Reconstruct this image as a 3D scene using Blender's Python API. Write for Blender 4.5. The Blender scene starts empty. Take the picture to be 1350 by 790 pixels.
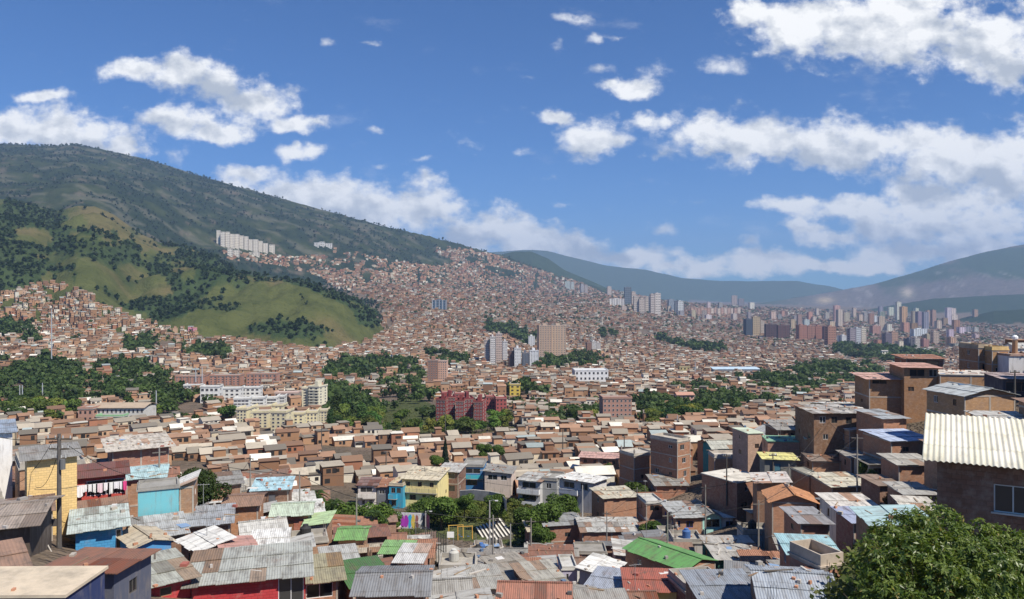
import bpy, math, random
import numpy as np
from mathutils import Vector, Matrix

random.seed(7)
RNG = np.random.default_rng(11)
SC = bpy.context.scene
COL = SC.collection
F, CX, CY = 1000.0, 675.0, 395.0          # focal length in photo pixels, principal point
SUN_AZ, SUN_EL = math.radians(131), math.radians(53)   # azimuth clockwise from +Y

# ------------------------------------------------------------------ noise
def hash2(i, j, s=0):
    i = i.astype(np.int64); j = j.astype(np.int64)
    n = (i * 374761393 + j * 668265263 + s * 982451653) & 0xffffffff
    n = ((n ^ (n >> 13)) * 1274126177) & 0xffffffff
    n = (n ^ (n >> 16)) & 0xffff
    return n / 65535.0

def vnoise(x, y, s=0):
    x = np.asarray(x, float); y = np.asarray(y, float)
    i = np.floor(x); j = np.floor(y)
    fx = x - i; fy = y - j
    fx = fx * fx * (3 - 2 * fx); fy = fy * fy * (3 - 2 * fy)
    a = hash2(i, j, s); b = hash2(i + 1, j, s); c = hash2(i, j + 1, s); d = hash2(i + 1, j + 1, s)
    return (a * (1 - fx) + b * fx) * (1 - fy) + (c * (1 - fx) + d * fx) * fy

def fbm(x, y, s=0, o=4):
    t = 0; a = 0.5
    for k in range(o):
        t = t + a * vnoise(x, y, s + k); x = x * 2.03 + 17.1; y = y * 2.03 + 9.7; a *= 0.5
    return t / (1 - 0.5 ** o)

# ------------------------------------------------------------------ terrain
DEP = np.array([4, 25, 45, 70, 100, 140, 170, 200, 300, 420, 600, 850, 1200, 1700, 2400, 3400, 5000, 8000, 20000.])
TU = np.array([-700, 0, 250, 500, 750, 1000, 1200, 1350, 2000.])
TZ = np.array([
 [-12,-15,-17,-23,-28,-33,-37,-40,-52,-60,-60,-45, -8, 60, 90,120,150,150,150],
 [-12,-15,-17,-23,-28,-33,-37,-40,-52,-60,-60,-45,-10, 40, 60,100,150,150,150],
 [-13,-17,-20,-27,-34,-40,-43,-46,-54,-62,-68,-65,-48,-20, 10, 80,150,150,150],
 [-13,-18,-24,-31,-38,-44,-47,-50,-58,-66,-74,-78,-76,-55, -5, 85,120,100,100],
 [-13,-18,-25,-32,-38,-44,-46,-49,-56,-66,-77,-88,-96,-95,-72,-20, 50, 20,  0],
 [-13,-17,-23,-30,-36,-41,-42,-42,-50,-66,-80,-94,-108,-120,-130,-120,-80,-60,-60],
 [-12,-13,-17,-21,-22,-23,-24,-31,-52,-68,-85,-100,-115,-130,-140,-150,-130,-90,-90],
 [-11.5,-12,-13,-13,-13,-14,-17,-26,-52,-68,-85,-100,-115,-130,-140,-150,-130,-90,-90],
 [-11,-11,-12,-12,-12,-13,-17,-26,-52,-68,-85,-100,-115,-130,-140,-150,-130,-90,-90]], float)

# mountains: (distance control, silhouette (u,row), front slope, back slope, noise amplitude, noise scale)
HILLS = {
 'knolls': dict(D=[(-900,1900),(600,1900)], s=.30, b=.22, n=52, k=220, P=[(-900,225),(-300,240),(-100,252),(0,262),(40,268),(70,280),(100,271),(125,271),(150,283),(180,305),(210,320),(250,328),(290,342),(330,372),(380,420),(430,500)]),
 'front':  dict(D=[(-900,1450),(600,1500)], s=.27, b=.30, n=40, k=120, P=[(-900,500),(-200,470),(-100,430),(0,392),(60,376),(120,360),(200,352),(260,352),(310,360),(350,364),(400,371),(440,384),(475,398),(492,412),(515,450),(560,520)]),
 'ridge':  dict(D=[(-900,4500),(500,4500),(700,5400),(900,6500)], s=.31, b=.25, n=95, k=560, P=[(-900,150),(-300,185),(0,190),(60,193),(100,191),(150,200),(200,212),(250,228),(300,242),(350,256),(400,270),(450,283),(500,297),(550,307),(600,320),(650,333),(690,345),(720,358),(760,371),(820,386),(900,399),(960,410),(1050,440)]),
 'bump':   dict(D=[(0,7000),(2000,7000)], s=.4, b=.3, n=30, k=500, P=[(600,372),(645,346),(665,334),(680,331),(700,331),(722,340),(745,356),(775,368),(830,392),(900,420)]),
 'far':    dict(D=[(0,13000),(2000,13000)], s=.35, b=.3, n=90, k=1400, P=[(300,400),(560,350),(600,345),(640,333),(690,329),(720,330),(760,340),(800,350),(850,355),(900,366),(950,370),(1000,370),(1050,370),(1100,378),(1150,392),(1230,400),(1400,400),(2000,400)]),
 'right':  dict(D=[(0,9000),(1350,9000),(2000,8500)], s=.30, b=.3, n=70, k=900, P=[(940,412),(980,402),(1020,397),(1060,391),(1100,384),(1150,375),(1200,361),(1250,345),(1300,332),(1350,322),(1450,305),(1700,280),(2000,270)]),
 'dark':   dict(D=[(0,6500),(2000,6500)], s=.35, b=.3, n=40, k=500, P=[(1080,425),(1140,408),(1180,401),(1230,393),(1300,389),(1350,387),(1500,380),(2000,370)]),
 'green':  dict(D=[(0,4600),(2000,4600)], s=.30, b=.3, n=22, k=300, P=[(1190,450),(1230,431),(1270,418),(1310,409),(1350,407),(1500,398),(2000,390)]),
}
def base_z(x, y):
    x = np.asarray(x, float); y = np.asarray(y, float)
    Y = np.maximum(y, 4.0); Yu = np.maximum(y, 30.0)
    u = np.clip(CX + F * x / Yu, TU[0], TU[-1] - 1e-3)
    lu = np.clip(np.searchsorted(TU, u, 'right') - 1, 0, len(TU) - 2)
    fu = (u - TU[lu]) / (TU[lu + 1] - TU[lu])
    fu = fu * fu * (3 - 2 * fu) * .5 + fu * .5
    ly = np.log(np.clip(Y, 4, 19999)); LD = np.log(DEP)
    ld = np.clip(np.searchsorted(LD, ly, 'right') - 1, 0, len(DEP) - 2)
    fd = (ly - LD[ld]) / (LD[ld + 1] - LD[ld])
    a = TZ[lu, ld] * (1 - fd) + TZ[lu, ld + 1] * fd
    b = TZ[lu + 1, ld] * (1 - fd) + TZ[lu + 1, ld + 1] * fd
    z = a * (1 - fu) + b * fu
    amp = np.clip((Y - 150) / 2500, 0, 1) * 16
    return z + (fbm(x / 170, y / 170, 5, 3) - .5) * amp

def ground(x, y, which=False):
    x = np.asarray(x, float); y = np.asarray(y, float)
    z = base_z(x, y)
    wh = np.zeros(z.shape, int)
    Y = np.maximum(y, 30.0); u = CX + F * x / Y
    for n, (name, h) in enumerate(HILLS.items()):
        D = np.interp(u, [p[0] for p in h['D']], [p[1] for p in h['D']])
        R = np.interp(u, [p[0] for p in h['P']], [p[1] for p in h['P']])
        inside = np.clip((u - h['P'][0][0]) / 30, 0, 1) * np.clip((h['P'][-1][0] - u) / 30 if h['P'][-1][0] < 1900 else 1, 0, 1)
        zr = (CY - R) / F * D
        dd = D - Y
        k = h['k']
        g = fbm(x / k, y / (k * 1.8), 31 + n, 5) - .5
        rd = 1 - np.abs(2 * fbm(x / k * .9 + 3, y / (k * 2.6), 71 + n, 4) - 1)     # ridged gullies running downhill
        rise = np.clip(np.abs(dd) / (k * 1.2), 0, 1)
        zz = zr - np.where(dd > 0, dd * h['s'] * (.75 + .25 * np.clip(dd / 800, 0, 1.4)), -dd * h['b'])
        zz = zz + (g * 1.3 + (rd - .6) * 1.1) * h['n'] * rise + (fbm(x / (k * .12), y / (k * .12), 91 + n, 3) - .5) * h['n'] * .14
        zz = np.where(inside > 0, zz, -9999) - (1 - inside) * 60
        m = zz > z
        wh = np.where(m, n + 1, wh)
        z = np.maximum(z, zz)
    return (z, wh) if which else z

FIX = []          # (x, y, dz): small terraces under the named houses
_ground0 = ground
def ground(x, y, which=False):
    z, wh = _ground0(x, y, True)
    x = np.asarray(x, float); y = np.asarray(y, float)
    if FIX:
        m = (y > 25) & (y < 260)
        if m.any():
            xm = x[m]; ym = y[m]; s = np.zeros(xm.shape); w = np.full(xm.shape, .35)
            for (fx, fy, dz) in FIX:
                k = np.exp(-((xm - fx) ** 2 + (ym - fy) ** 2) / (2 * 8.5 ** 2)); s += k * dz; w += k
            z = z.copy(); z[m] += s / w
    return (z, wh) if which else z

def g1(x, y): return float(ground(np.array([x]), np.array([y]))[0])
def proj(x, y, z):
    return CX + F * x / y, CY - F * z / y
def at(u, Y): return (u - CX) / F * Y

def hit(u, r, h=0.0, y0=25.0, y1=7000.0):
    """first point where the ray through photo pixel (u,r) comes within h above the ground"""
    Y = np.exp(np.linspace(math.log(y0), math.log(y1), 2500))
    x = (u - CX) / F * Y
    z = -(r - CY) / F * Y
    d = z - (ground(x, Y) + h)
    i = np.argmax(d < 0)
    if d[i] >= 0: return None
    return float(Y[i])

# ------------------------------------------------------------------ mesh helpers
class MB:
    """collects quads/polygons, with a uv in metres and a colour per face"""
    def __init__(s): s.v = []; s.f = []; s.c = []; s.uv = []
    def face(s, pts, col=(1, 1, 1), uv=None):
        n = len(s.v); s.v += [tuple(p) for p in pts]; s.f.append(tuple(range(n, n + len(pts)))); s.c.append(col)
        if uv is None:
            p0 = Vector(pts[0]); e = Vector(pts[1]) - p0
            L = e.length or 1; e = e / L
            nn = e.cross(Vector(pts[2]) - p0)
            t = nn.cross(e); t = t.normalized() if t.length > 0 else Vector((0, 0, 1))
            uv = [((Vector(p) - p0).dot(e), (Vector(p) - p0).dot(t)) for p in pts]
        s.uv.append(uv)
    def hexa(s, b, t, col=(1, 1, 1), bottom=True):
        """b, t: four points each, counter-clockwise from above"""
        s.face([t[0], t[1], t[2], t[3]], col)
        if bottom: s.face([b[3], b[2], b[1], b[0]], col)
        for i in range(4):
            j = (i + 1) % 4
            s.face([b[i], b[j], t[j], t[i]], col)
    def box(s, x0, x1, y0, y1, z0, z1, col=(1, 1, 1), bottom=True):
        s.hexa([(x0, y0, z0), (x1, y0, z0), (x1, y1, z0), (x0, y1, z0)], [(x0, y0, z1), (x1, y0, z1), (x1, y1, z1), (x0, y1, z1)], col, bottom)
    def tube(s, pts, r, n=8, col=(1, 1, 1), cap=True):
        """r a number or list"""
        P = [Vector(p) for p in pts]; R = r if isinstance(r, (list, tuple)) else [r] * len(P)
        rings = []
        for i, p in enumerate(P):
            d = (P[min(i + 1, len(P) - 1)] - P[max(i - 1, 0)]).normalized()
            a = d.cross(Vector((0, 0, 1)) if abs(d.z) < .9 else Vector((1, 0, 0))).normalized(); b = d.cross(a)
            rings.append([p + (a * math.cos(2 * math.pi * k / n) + b * math.sin(2 * math.pi * k / n)) * R[i] for k in range(n)])
        for i in range(len(P) - 1):
            for k in range(n):
                k2 = (k + 1) % n
                s.face([rings[i][k], rings[i + 1][k], rings[i + 1][k2], rings[i][k2]], col)
        if cap:
            s.face(rings[0], col); s.face(rings[-1][::-1], col)
    def mesh(s, name, mat, smooth=False):
        me = bpy.data.meshes.new(name)
        me.from_pydata(s.v, [], s.f)
        ul = me.uv_layers.new(name='UVMap')
        ul.data.foreach_set('uv', np.array([c for f in s.uv for q in f for c in q], dtype=np.float32))
        ca = me.color_attributes.new('Col', 'BYTE_COLOR', 'CORNER')
        cc = np.array([(*s.c[i], 1) for i, f in enumerate(s.f) for _ in f], dtype=np.float32).ravel()
        ca.data.foreach_set('color', cc)
        me.materials.append(mat)
        if smooth: me.polygons.foreach_set('use_smooth', [True] * len(s.f))
        me.update()
        return me
    def build(s, name, mat, parent=None, color=None, label=None, smooth=False):
        o = bpy.data.objects.new(name, s.mesh(name, mat, smooth)); COL.objects.link(o)
        if parent is not None: o.parent = parent
        if color is not None: o.color = (*color, 1)
        if label: o['label'] = label
        return o

def quadmesh(name, V, Q, mat, C=None, smooth=False):
    """fast all-quad mesh; C per-face colours (n,3)"""
    me = bpy.data.meshes.new(name)
    V = np.asarray(V, dtype=np.float32); Q = np.asarray(Q, dtype=np.int32)
    me.vertices.add(len(V)); me.vertices.foreach_set('co', V.ravel())
    me.loops.add(Q.size); me.loops.foreach_set('vertex_index', Q.ravel())
    me.polygons.add(len(Q))
    me.polygons.foreach_set('loop_start', np.arange(0, Q.size, 4, dtype=np.int32))
    me.polygons.foreach_set('loop_total', np.full(len(Q), 4, dtype=np.int32))
    if smooth: me.polygons.foreach_set('use_smooth', np.ones(len(Q), dtype=bool))
    me.update(calc_edges=True)
    if C is not None:
        C = np.asarray(C, dtype=np.float32)
        ca = me.color_attributes.new('Col', 'FLOAT_COLOR', 'CORNER')
        cc = np.ones((len(Q), 4, 4), dtype=np.float32); cc[:, :, :3] = C[:, None, :] if C.ndim == 2 else C
        ca.data.foreach_set('color', cc.ravel())
    me.materials.append(mat)
    return me

def link(name, me, parent=None, loc=None, rz=0, color=None):
    o = bpy.data.objects.new(name, me); COL.objects.link(o)
    if parent is not None: o.parent = parent
    if loc is not None: o.location = loc
    if rz: o.rotation_euler = (0, 0, rz)
    if color is not None: o.color = (*color, 1)
    return o
def empty(name, loc, rz=0):
    o = bpy.data.objects.new(name, None); COL.objects.link(o)
    o.location = loc; o.rotation_euler = (0, 0, rz); o.empty_display_size = .5
    return o
def tag(o, label=None, cat=None, group=None, kind=None):
    if label: o['label'] = label
    if cat: o['category'] = cat
    if group: o['group'] = group
    if kind: o['kind'] = kind
    return o

# ------------------------------------------------------------------ materials
class NT:
    def __init__(s, tree): s.t = tree; s.n = tree.nodes; s.l = tree.links
    def new(s, t, **kw):
        n = s.n.new(t)
        for k, v in kw.items():
            if k == 'ins':
                for a, b in v.items():
                    if isinstance(b, bpy.types.NodeSocket): s.l.new(b, n.inputs[a])
                    else: n.inputs[a].default_value = b
            else: setattr(n, k, v)
        return n
    def math(s, op, a, b=None, c=None, clamp=False):
        n = s.n.new('ShaderNodeMath'); n.operation = op; n.use_clamp = clamp
        for i, v in enumerate((a, b, c)):
            if v is None: continue
            if isinstance(v, bpy.types.NodeSocket): s.l.new(v, n.inputs[i])
            else: n.inputs[i].default_value = v
        return n.outputs[0]
    def mix(s, f, a, b, mode='MIX'):
        n = s.n.new('ShaderNodeMix'); n.data_type = 'RGBA'; n.blend_type = mode
        for k, v in ((0, f), (6, a), (7, b)):
            if isinstance(v, bpy.types.NodeSocket): s.l.new(v, n.inputs[k])
            else: n.inputs[k].default_value = v if k == 0 else (*v, 1) if len(v) == 3 else v
        return n.outputs[2]
    def noise(s, vec, scale, detail=3, rough=.55, out=0):
        n = s.new('ShaderNodeTexNoise', ins={'Scale': scale, 'Detail': detail, 'Roughness': rough})
        if vec is not None: s.l.new(vec, n.inputs['Vector'])
        return n.outputs[out]
    def ramp(s, f, lo, hi, smooth=True):
        n = s.new('ShaderNodeMapRange', interpolation_type='SMOOTHSTEP' if smooth else 'LINEAR')
        s.l.new(f, n.inputs[0]); n.inputs[1].default_value = lo; n.inputs[2].default_value = hi
        return n.outputs[0]

def new_mat(name, rough=.85, spec=.25, metal=0):
    m = bpy.data.materials.new(name); m.use_nodes = True
    nt = NT(m.node_tree); b = nt.n['Principled BSDF']
    b.inputs['Roughness'].default_value = rough; b.inputs['Specular IOR Level'].default_value = spec; b.inputs['Metallic'].default_value = metal
    return m, nt, b
def obcol(nt): return nt.new('ShaderNodeObjectInfo').outputs['Color']
def attr(nt): return nt.new('ShaderNodeAttribute', attribute_name='Col').outputs['Color']
def tc(nt, k='Object'): return nt.new('ShaderNodeTexCoord').outputs[k]
def rnd(nt): return nt.new('ShaderNodeObjectInfo').outputs['Random']

M = {}
def build_mats():
    # hollow clay-block wall, colour from the object, mortar lines at real size
    m, nt, b = new_mat('clay_block', .92, .15)
    uv = tc(nt, 'UV')
    br = nt.new('ShaderNodeTexBrick', ins={'Scale': 1.0, 'Mortar Size': .012, 'Mortar Smooth': .3, 'Bias': 0, 'Brick Width': .36, 'Row Height': .2, 'Vector': uv, 'Color1': (1, 1, 1, 1), 'Color2': (.74, .72, .70, 1), 'Mortar': (.62, .66, .66, 1)})
    c = nt.mix(1, obcol(nt), br.outputs['Color'], 'MULTIPLY')
    n1 = nt.noise(tc(nt), .55, 6, .65); c = nt.mix(nt.math('MULTIPLY', nt.ramp(n1, .35, .75), .55), c, (.30, .21, .16))
    n2 = nt.noise(tc(nt), 2.2, 5, .7); c = nt.mix(nt.math('MULTIPLY', nt.ramp(n2, .45, .8), .4), c, (.52, .40, .31))
    nt.l.new(c, b.inputs['Base Color'])
    bp = nt.new('ShaderNodeBump', ins={'Strength': .5, 'Distance': .02, 'Height': nt.math('MULTIPLY', br.outputs['Fac'], -1)}); nt.l.new(bp.outputs[0], b.inputs['Normal'])
    M['brick'] = m
    # painted block: same relief, paint colour
    m, nt, b = new_mat('painted_block', .8, .25)
    uv = tc(nt, 'UV')
    br = nt.new('ShaderNodeTexBrick', ins={'Scale': 1.0, 'Mortar Size': .015, 'Mortar Smooth': .4, 'Brick Width': .4, 'Row Height': .2, 'Vector': uv, 'Color1': (1, 1, 1, 1), 'Color2': (.86, .86, .86, 1), 'Mortar': (.7, .7, .7, 1)})
    c = nt.mix(1, obcol(nt), br.outputs['Color'], 'MULTIPLY')
    n1 = nt.noise(tc(nt), .9, 6, .7); c = nt.mix(nt.math('MULTIPLY', nt.ramp(n1, .5, .8), .5), c, (.42, .36, .30))
    nt.l.new(c, b.inputs['Base Color'])
    bp = nt.new('ShaderNodeBump', ins={'Strength': .6, 'Distance': .02, 'Height': nt.math('MULTIPLY', br.outputs['Fac'], -1)}); nt.l.new(bp.outputs[0], b.inputs['Normal'])
    M['pblock'] = m
    # plaster
    m, nt, b = new_mat('plaster', .85, .2)
    n1 = nt.noise(tc(nt), .6, 6, .7); n3 = nt.noise(nt.new('ShaderNodeMapping', ins={'Vector': tc(nt), 'Scale': (2.5, 2.5, .35)}).outputs[0], 1.2, 4, .6)
    c = nt.mix(nt.math('MULTIPLY', nt.ramp(n1, .45, .8), .35), obcol(nt), (.38, .33, .28))
    c = nt.mix(nt.math('MULTIPLY', nt.ramp(n3, .48, .72), .5), c, (.24, .21, .18))
    nt.l.new(c, b.inputs['Base Color']); M['plaster'] = m
    # corrugated sheet: face colour per sheet x object tint, stains, ribs along v
    m, nt, b = new_mat('roof_sheet', .72, .3)
    uv = tc(nt, 'UV')
    c = nt.mix(1, obcol(nt), attr(nt), 'MULTIPLY')
    ma = nt.new('ShaderNodeMapping', ins={'Vector': uv, 'Scale': (1.6, .35, 1)}).outputs[0]
    n1 = nt.noise(ma, 1.1, 6, .7); n2 = nt.noise(tc(nt), .45, 5, .65)
    c = nt.mix(nt.math('MULTIPLY', nt.ramp(n1, .42, .70), .68), c, (.10, .085, .07))
    c = nt.mix(nt.math('MULTIPLY', nt.ramp(n2, .52, .72), .5), c, nt.mix(.5, c, (.24, .13, .08)))
    sx = nt.new('ShaderNodeSeparateXYZ', ins={0: uv})
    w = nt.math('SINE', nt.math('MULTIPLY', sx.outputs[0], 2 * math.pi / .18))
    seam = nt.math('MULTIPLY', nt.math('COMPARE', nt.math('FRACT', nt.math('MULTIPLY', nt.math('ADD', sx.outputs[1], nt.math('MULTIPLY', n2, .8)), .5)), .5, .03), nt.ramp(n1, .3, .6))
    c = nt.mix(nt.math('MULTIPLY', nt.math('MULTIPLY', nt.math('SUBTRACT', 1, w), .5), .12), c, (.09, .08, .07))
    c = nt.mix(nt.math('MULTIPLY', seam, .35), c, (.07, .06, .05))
    nt.l.new(c, b.inputs['Base Color'])
    bp = nt.new('ShaderNodeBump', ins={'Strength': .5, 'Distance': .03, 'Height': w}); nt.l.new(bp.outputs[0], b.inputs['Normal'])
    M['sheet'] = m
    # clay tiles
    m, nt, b = new_mat('clay_tile', .9, .15)
    uv = tc(nt, 'UV'); sx = nt.new('ShaderNodeSeparateXYZ', ins={0: uv})
    w = nt.math('ABSOLUTE', nt.math('SINE', nt.math('MULTIPLY', sx.outputs[0], math.pi / .22)))
    rr = nt.math('FRACT', nt.math('MULTIPLY', sx.outputs[1], 2.6))
    c = nt.mix(1, obcol(nt), attr(nt), 'MULTIPLY')
    n1 = nt.noise(uv, 2.6, 3, .8); n2 = nt.noise(uv, .4, 5, .6)
    c = nt.mix(nt.math('MULTIPLY', nt.ramp(n1, .35, .7), .5), c, (.16, .09, .065))
    c = nt.mix(nt.math('MULTIPLY', nt.ramp(n2, .5, .75), .5), c, (.13, .11, .09))
    nt.l.new(c, b.inputs['Base Color'])
    bp = nt.new('ShaderNodeBump', ins={'Strength': .9, 'Distance': .07, 'Height': nt.math('ADD', w, nt.math('MULTIPLY', rr, -.4))}); nt.l.new(bp.outputs[0], b.inputs['Normal'])
    M['tile'] = m
    # concrete
    m, nt, b = new_mat('concrete', .9, .2)
    n1 = nt.noise(tc(nt), .5, 7, .7); n2 = nt.noise(tc(nt), 3, 4, .7)
    c = nt.mix(nt.math('MULTIPLY', nt.ramp(n1, .35, .75), .6), obcol(nt), (.13, .12, .10))
    c = nt.mix(nt.math('MULTIPLY', nt.ramp(n2, .5, .8), .3), c, (.45, .42, .37))
    nt.l.new(c, b.inputs['Base Color']); M['concrete'] = m
    # plain painted things (per-face colour x object colour)
    m, nt, b = new_mat('painted', .7, .3)
    c = nt.mix(1, obcol(nt), attr(nt), 'MULTIPLY')
    n1 = nt.noise(tc(nt), 1.3, 5, .7); c = nt.mix(nt.math('MULTIPLY', nt.ramp(n1, .5, .85), .3), c, (.2, .17, .14))
    nt.l.new(c, b.inputs['Base Color']); M['paint'] = m
    # glass pane: dark glossy
    m, nt, b = new_mat('window_glass', .12, .6)
    c = nt.mix(rnd(nt), (.012, .014, .017), (.06, .06, .058)); nt.l.new(c, b.inputs['Base Color']); M['glass'] = m
    # metal
    m, nt, b = new_mat('weathered_metal', .5, .4, .6); nt.l.new(obcol(nt), b.inputs['Base Color']); M['metal'] = m
    # cloth
    m, nt, b = new_mat('cloth', .95, .05)
    c = nt.mix(1, obcol(nt), attr(nt), 'MULTIPLY'); nt.l.new(c, b.inputs['Base Color']); M['cloth'] = m
    # bark
    m, nt, b = new_mat('bark', .95, .1)
    n = nt.noise(tc(nt), 4, 5, .7); nt.l.new(nt.mix(n, (.06, .045, .032), (.17, .14, .11)), b.inputs['Base Color']); M['bark'] = m
    # foliage: leaf colour per face x object tint, a little light through the leaves
    for nm, gl in (('leaf', .38), ('leaf_near', .30)):
        m = bpy.data.materials.new('foliage' if nm == 'leaf' else 'glossy_leaf'); m.use_nodes = True
        nt = NT(m.node_tree); b = nt.n['Principled BSDF']; out = nt.n['Material Output']
        c = nt.mix(1, obcol(nt), attr(nt), 'MULTIPLY')
        nt.l.new(c, b.inputs['Base Color']); b.inputs['Roughness'].default_value = .6 if nm == 'leaf' else .42; b.inputs['Specular IOR Level'].default_value = .2 if nm == 'leaf' else .4
        tr = nt.new('ShaderNodeBsdfTranslucent', ins={'Color': nt.mix(1, c, (1.5, 1.7, .6), 'MULTIPLY')})
        mx = nt.new('ShaderNodeMixShader', ins={0: .25}); nt.l.new(b.outputs[0], mx.inputs[1]); nt.l.new(tr.outputs[0], mx.inputs[2]); nt.l.new(mx.outputs[0], out.inputs[0])
        M[nm] = m
    # distant town fabric: face colours with fine weathering
    m, nt, b = new_mat('distant_town', .9, .12)
    n1 = nt.noise(tc(nt), .35, 4, .7); n2 = nt.noise(tc(nt), .06, 2, .6)
    c = nt.mix(nt.math('MULTIPLY', nt.ramp(n1, .45, .75), .35), attr(nt), (.15, .12, .10))
    nt.l.new(c, b.inputs['Base Color']); M['town'] = m
    # terrain
    m, nt, b = new_mat('ground_cover', .95, .05)
    a = nt.new('ShaderNodeAttribute', attribute_name='Col')
    ob = tc(nt)
    n1 = nt.noise(ob, .02, 6, .62); n2 = nt.noise(ob, .11, 5, .7); n3 = nt.noise(ob, .9, 4, .7)
    c = a.outputs['Color']
    c = nt.mix(nt.math('MULTIPLY', nt.ramp(n1, .42, .62), .5), c, nt.mix(1, c, (.52, .6, .55), 'MULTIPLY'))
    c = nt.mix(nt.math('MULTIPLY', nt.ramp(n2, .5, .68), .55), c, nt.mix(1, c, (.45, .52, .5), 'MULTIPLY'))
    c = nt.mix(nt.math('MULTIPLY', nt.ramp(n3, .4, .7), .35), c, nt.mix(1, c, (1.35, 1.3, 1.15), 'MULTIPLY'))
    nt.l.new(c, b.inputs['Base Color'])
    bp = nt.new('ShaderNodeBump', ins={'Strength': 1, 'Distance': 5, 'Height': n2}); nt.l.new(bp.outputs[0], b.inputs['Normal'])
    M['ground'] = m
build_mats()

# ------------------------------------------------------------------ camera, sun, sky
cam = bpy.data.cameras.new('Camera'); co = bpy.data.objects.new('Camera', cam); COL.objects.link(co)
co.rotation_euler = (math.pi / 2, 0, 0)
cam.sensor_width = 36; cam.lens = F / 1350 * 36; cam.clip_start = .5; cam.clip_end = 60000
SC.camera = co
sd = bpy.data.lights.new('sun', 'SUN'); so = bpy.data.objects.new('sun', sd); COL.objects.link(so)
sd.energy = 5.0; sd.angle = math.radians(.53); sd.color = (1, .935, .83)
tosun = Vector((math.sin(SUN_AZ) * math.cos(SUN_EL), math.cos(SUN_AZ) * math.cos(SUN_EL), math.sin(SUN_EL)))
so.rotation_euler = tosun.to_track_quat('Z', 'Y').to_euler()
SC.view_settings.view_transform = 'Standard'; SC.view_settings.look = 'None'; SC.view_settings.gamma = 1
SC.view_settings.exposure = 0.32
SC.cycles.max_bounces = 4; SC.cycles.diffuse_bounces = 2; SC.cycles.glossy_bounces = 2; SC.cycles.transmission_bounces = 2
SC.cycles.volume_bounces = 0; SC.cycles.transparent_max_bounces = 4; SC.cycles.use_denoising = True
SC.cycles.caustics_reflective = False; SC.cycles.caustics_refractive = False

CLOUDS = [ # u, row, ru, rr
 (185,92,42,18),(245,100,55,26),(290,112,45,24),(345,132,50,33),(395,160,48,13),(222,160,60,22),(292,176,45,12),(393,198,34,15),
 (50,125,48,8),(10,166,75,36),(60,170,60,30),(105,180,75,36),(158,190,50,28),(230,208,25,14),(325,226,42,14),(350,258,70,34),(400,255,50,26),(445,268,80,42),(505,275,70,42),
 (565,282,58,42),(610,312,60,36),(648,302,50,34),(695,318,64,34),(752,326,64,26),(825,338,75,18),(880,350,50,14),(617,187,28,11),(683,200,17,6),
 (790,90,24,9),(838,113,42,14),(860,97,24,12),(770,185,45,25),(735,155,35,14),(815,182,28,8),(870,160,50,18),(925,178,75,34),(995,190,80,33),
 (1070,190,80,38),(1160,190,110,36),(1255,205,120,42),(1345,200,90,46),(985,18,40,28),(1060,35,80,38),(1130,48,90,46),(1210,28,130,56),
 (1320,60,90,60),(920,268,26,7),(1050,268,55,14),(1120,275,65,26),(1062,300,40,11),(1150,300,45,22),(1225,290,80,42),(1315,290,80,46),
 (1340,250,60,36),(870,303,18,10),(1005,345,55,18),(990,318,14,12),(940,342,28,10),(735,268,22,6),(790,268,20,5),(742,65,18,10),(785,50,14,8),
 (948,86,26,9),(1045,85,14,8),(760,30,26,6),(815,45,26,5),(700,100,20,6),(480,60,22,4),(720,235,24,6),(560,210,18,4),(428,65,10,8),(1110,350,130,13),(1010,352,60,16),(930,352,50,14),(1200,330,80,18),(1300,325,80,22),(1090,312,60,14),(1250,262,90,26),(490,172,16,4),(498,218,14,7)]
SHADE = [(270,125,110,26),(230,172,90,18),(100,195,110,22),(450,285,120,28),(600,320,80,26),(750,338,110,20),(1150,70,190,36),(1320,100,90,34),
 (940,200,90,20),(1080,215,120,26),(1260,235,130,30),(1240,315,130,34),(770,200,50,18)]
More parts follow.
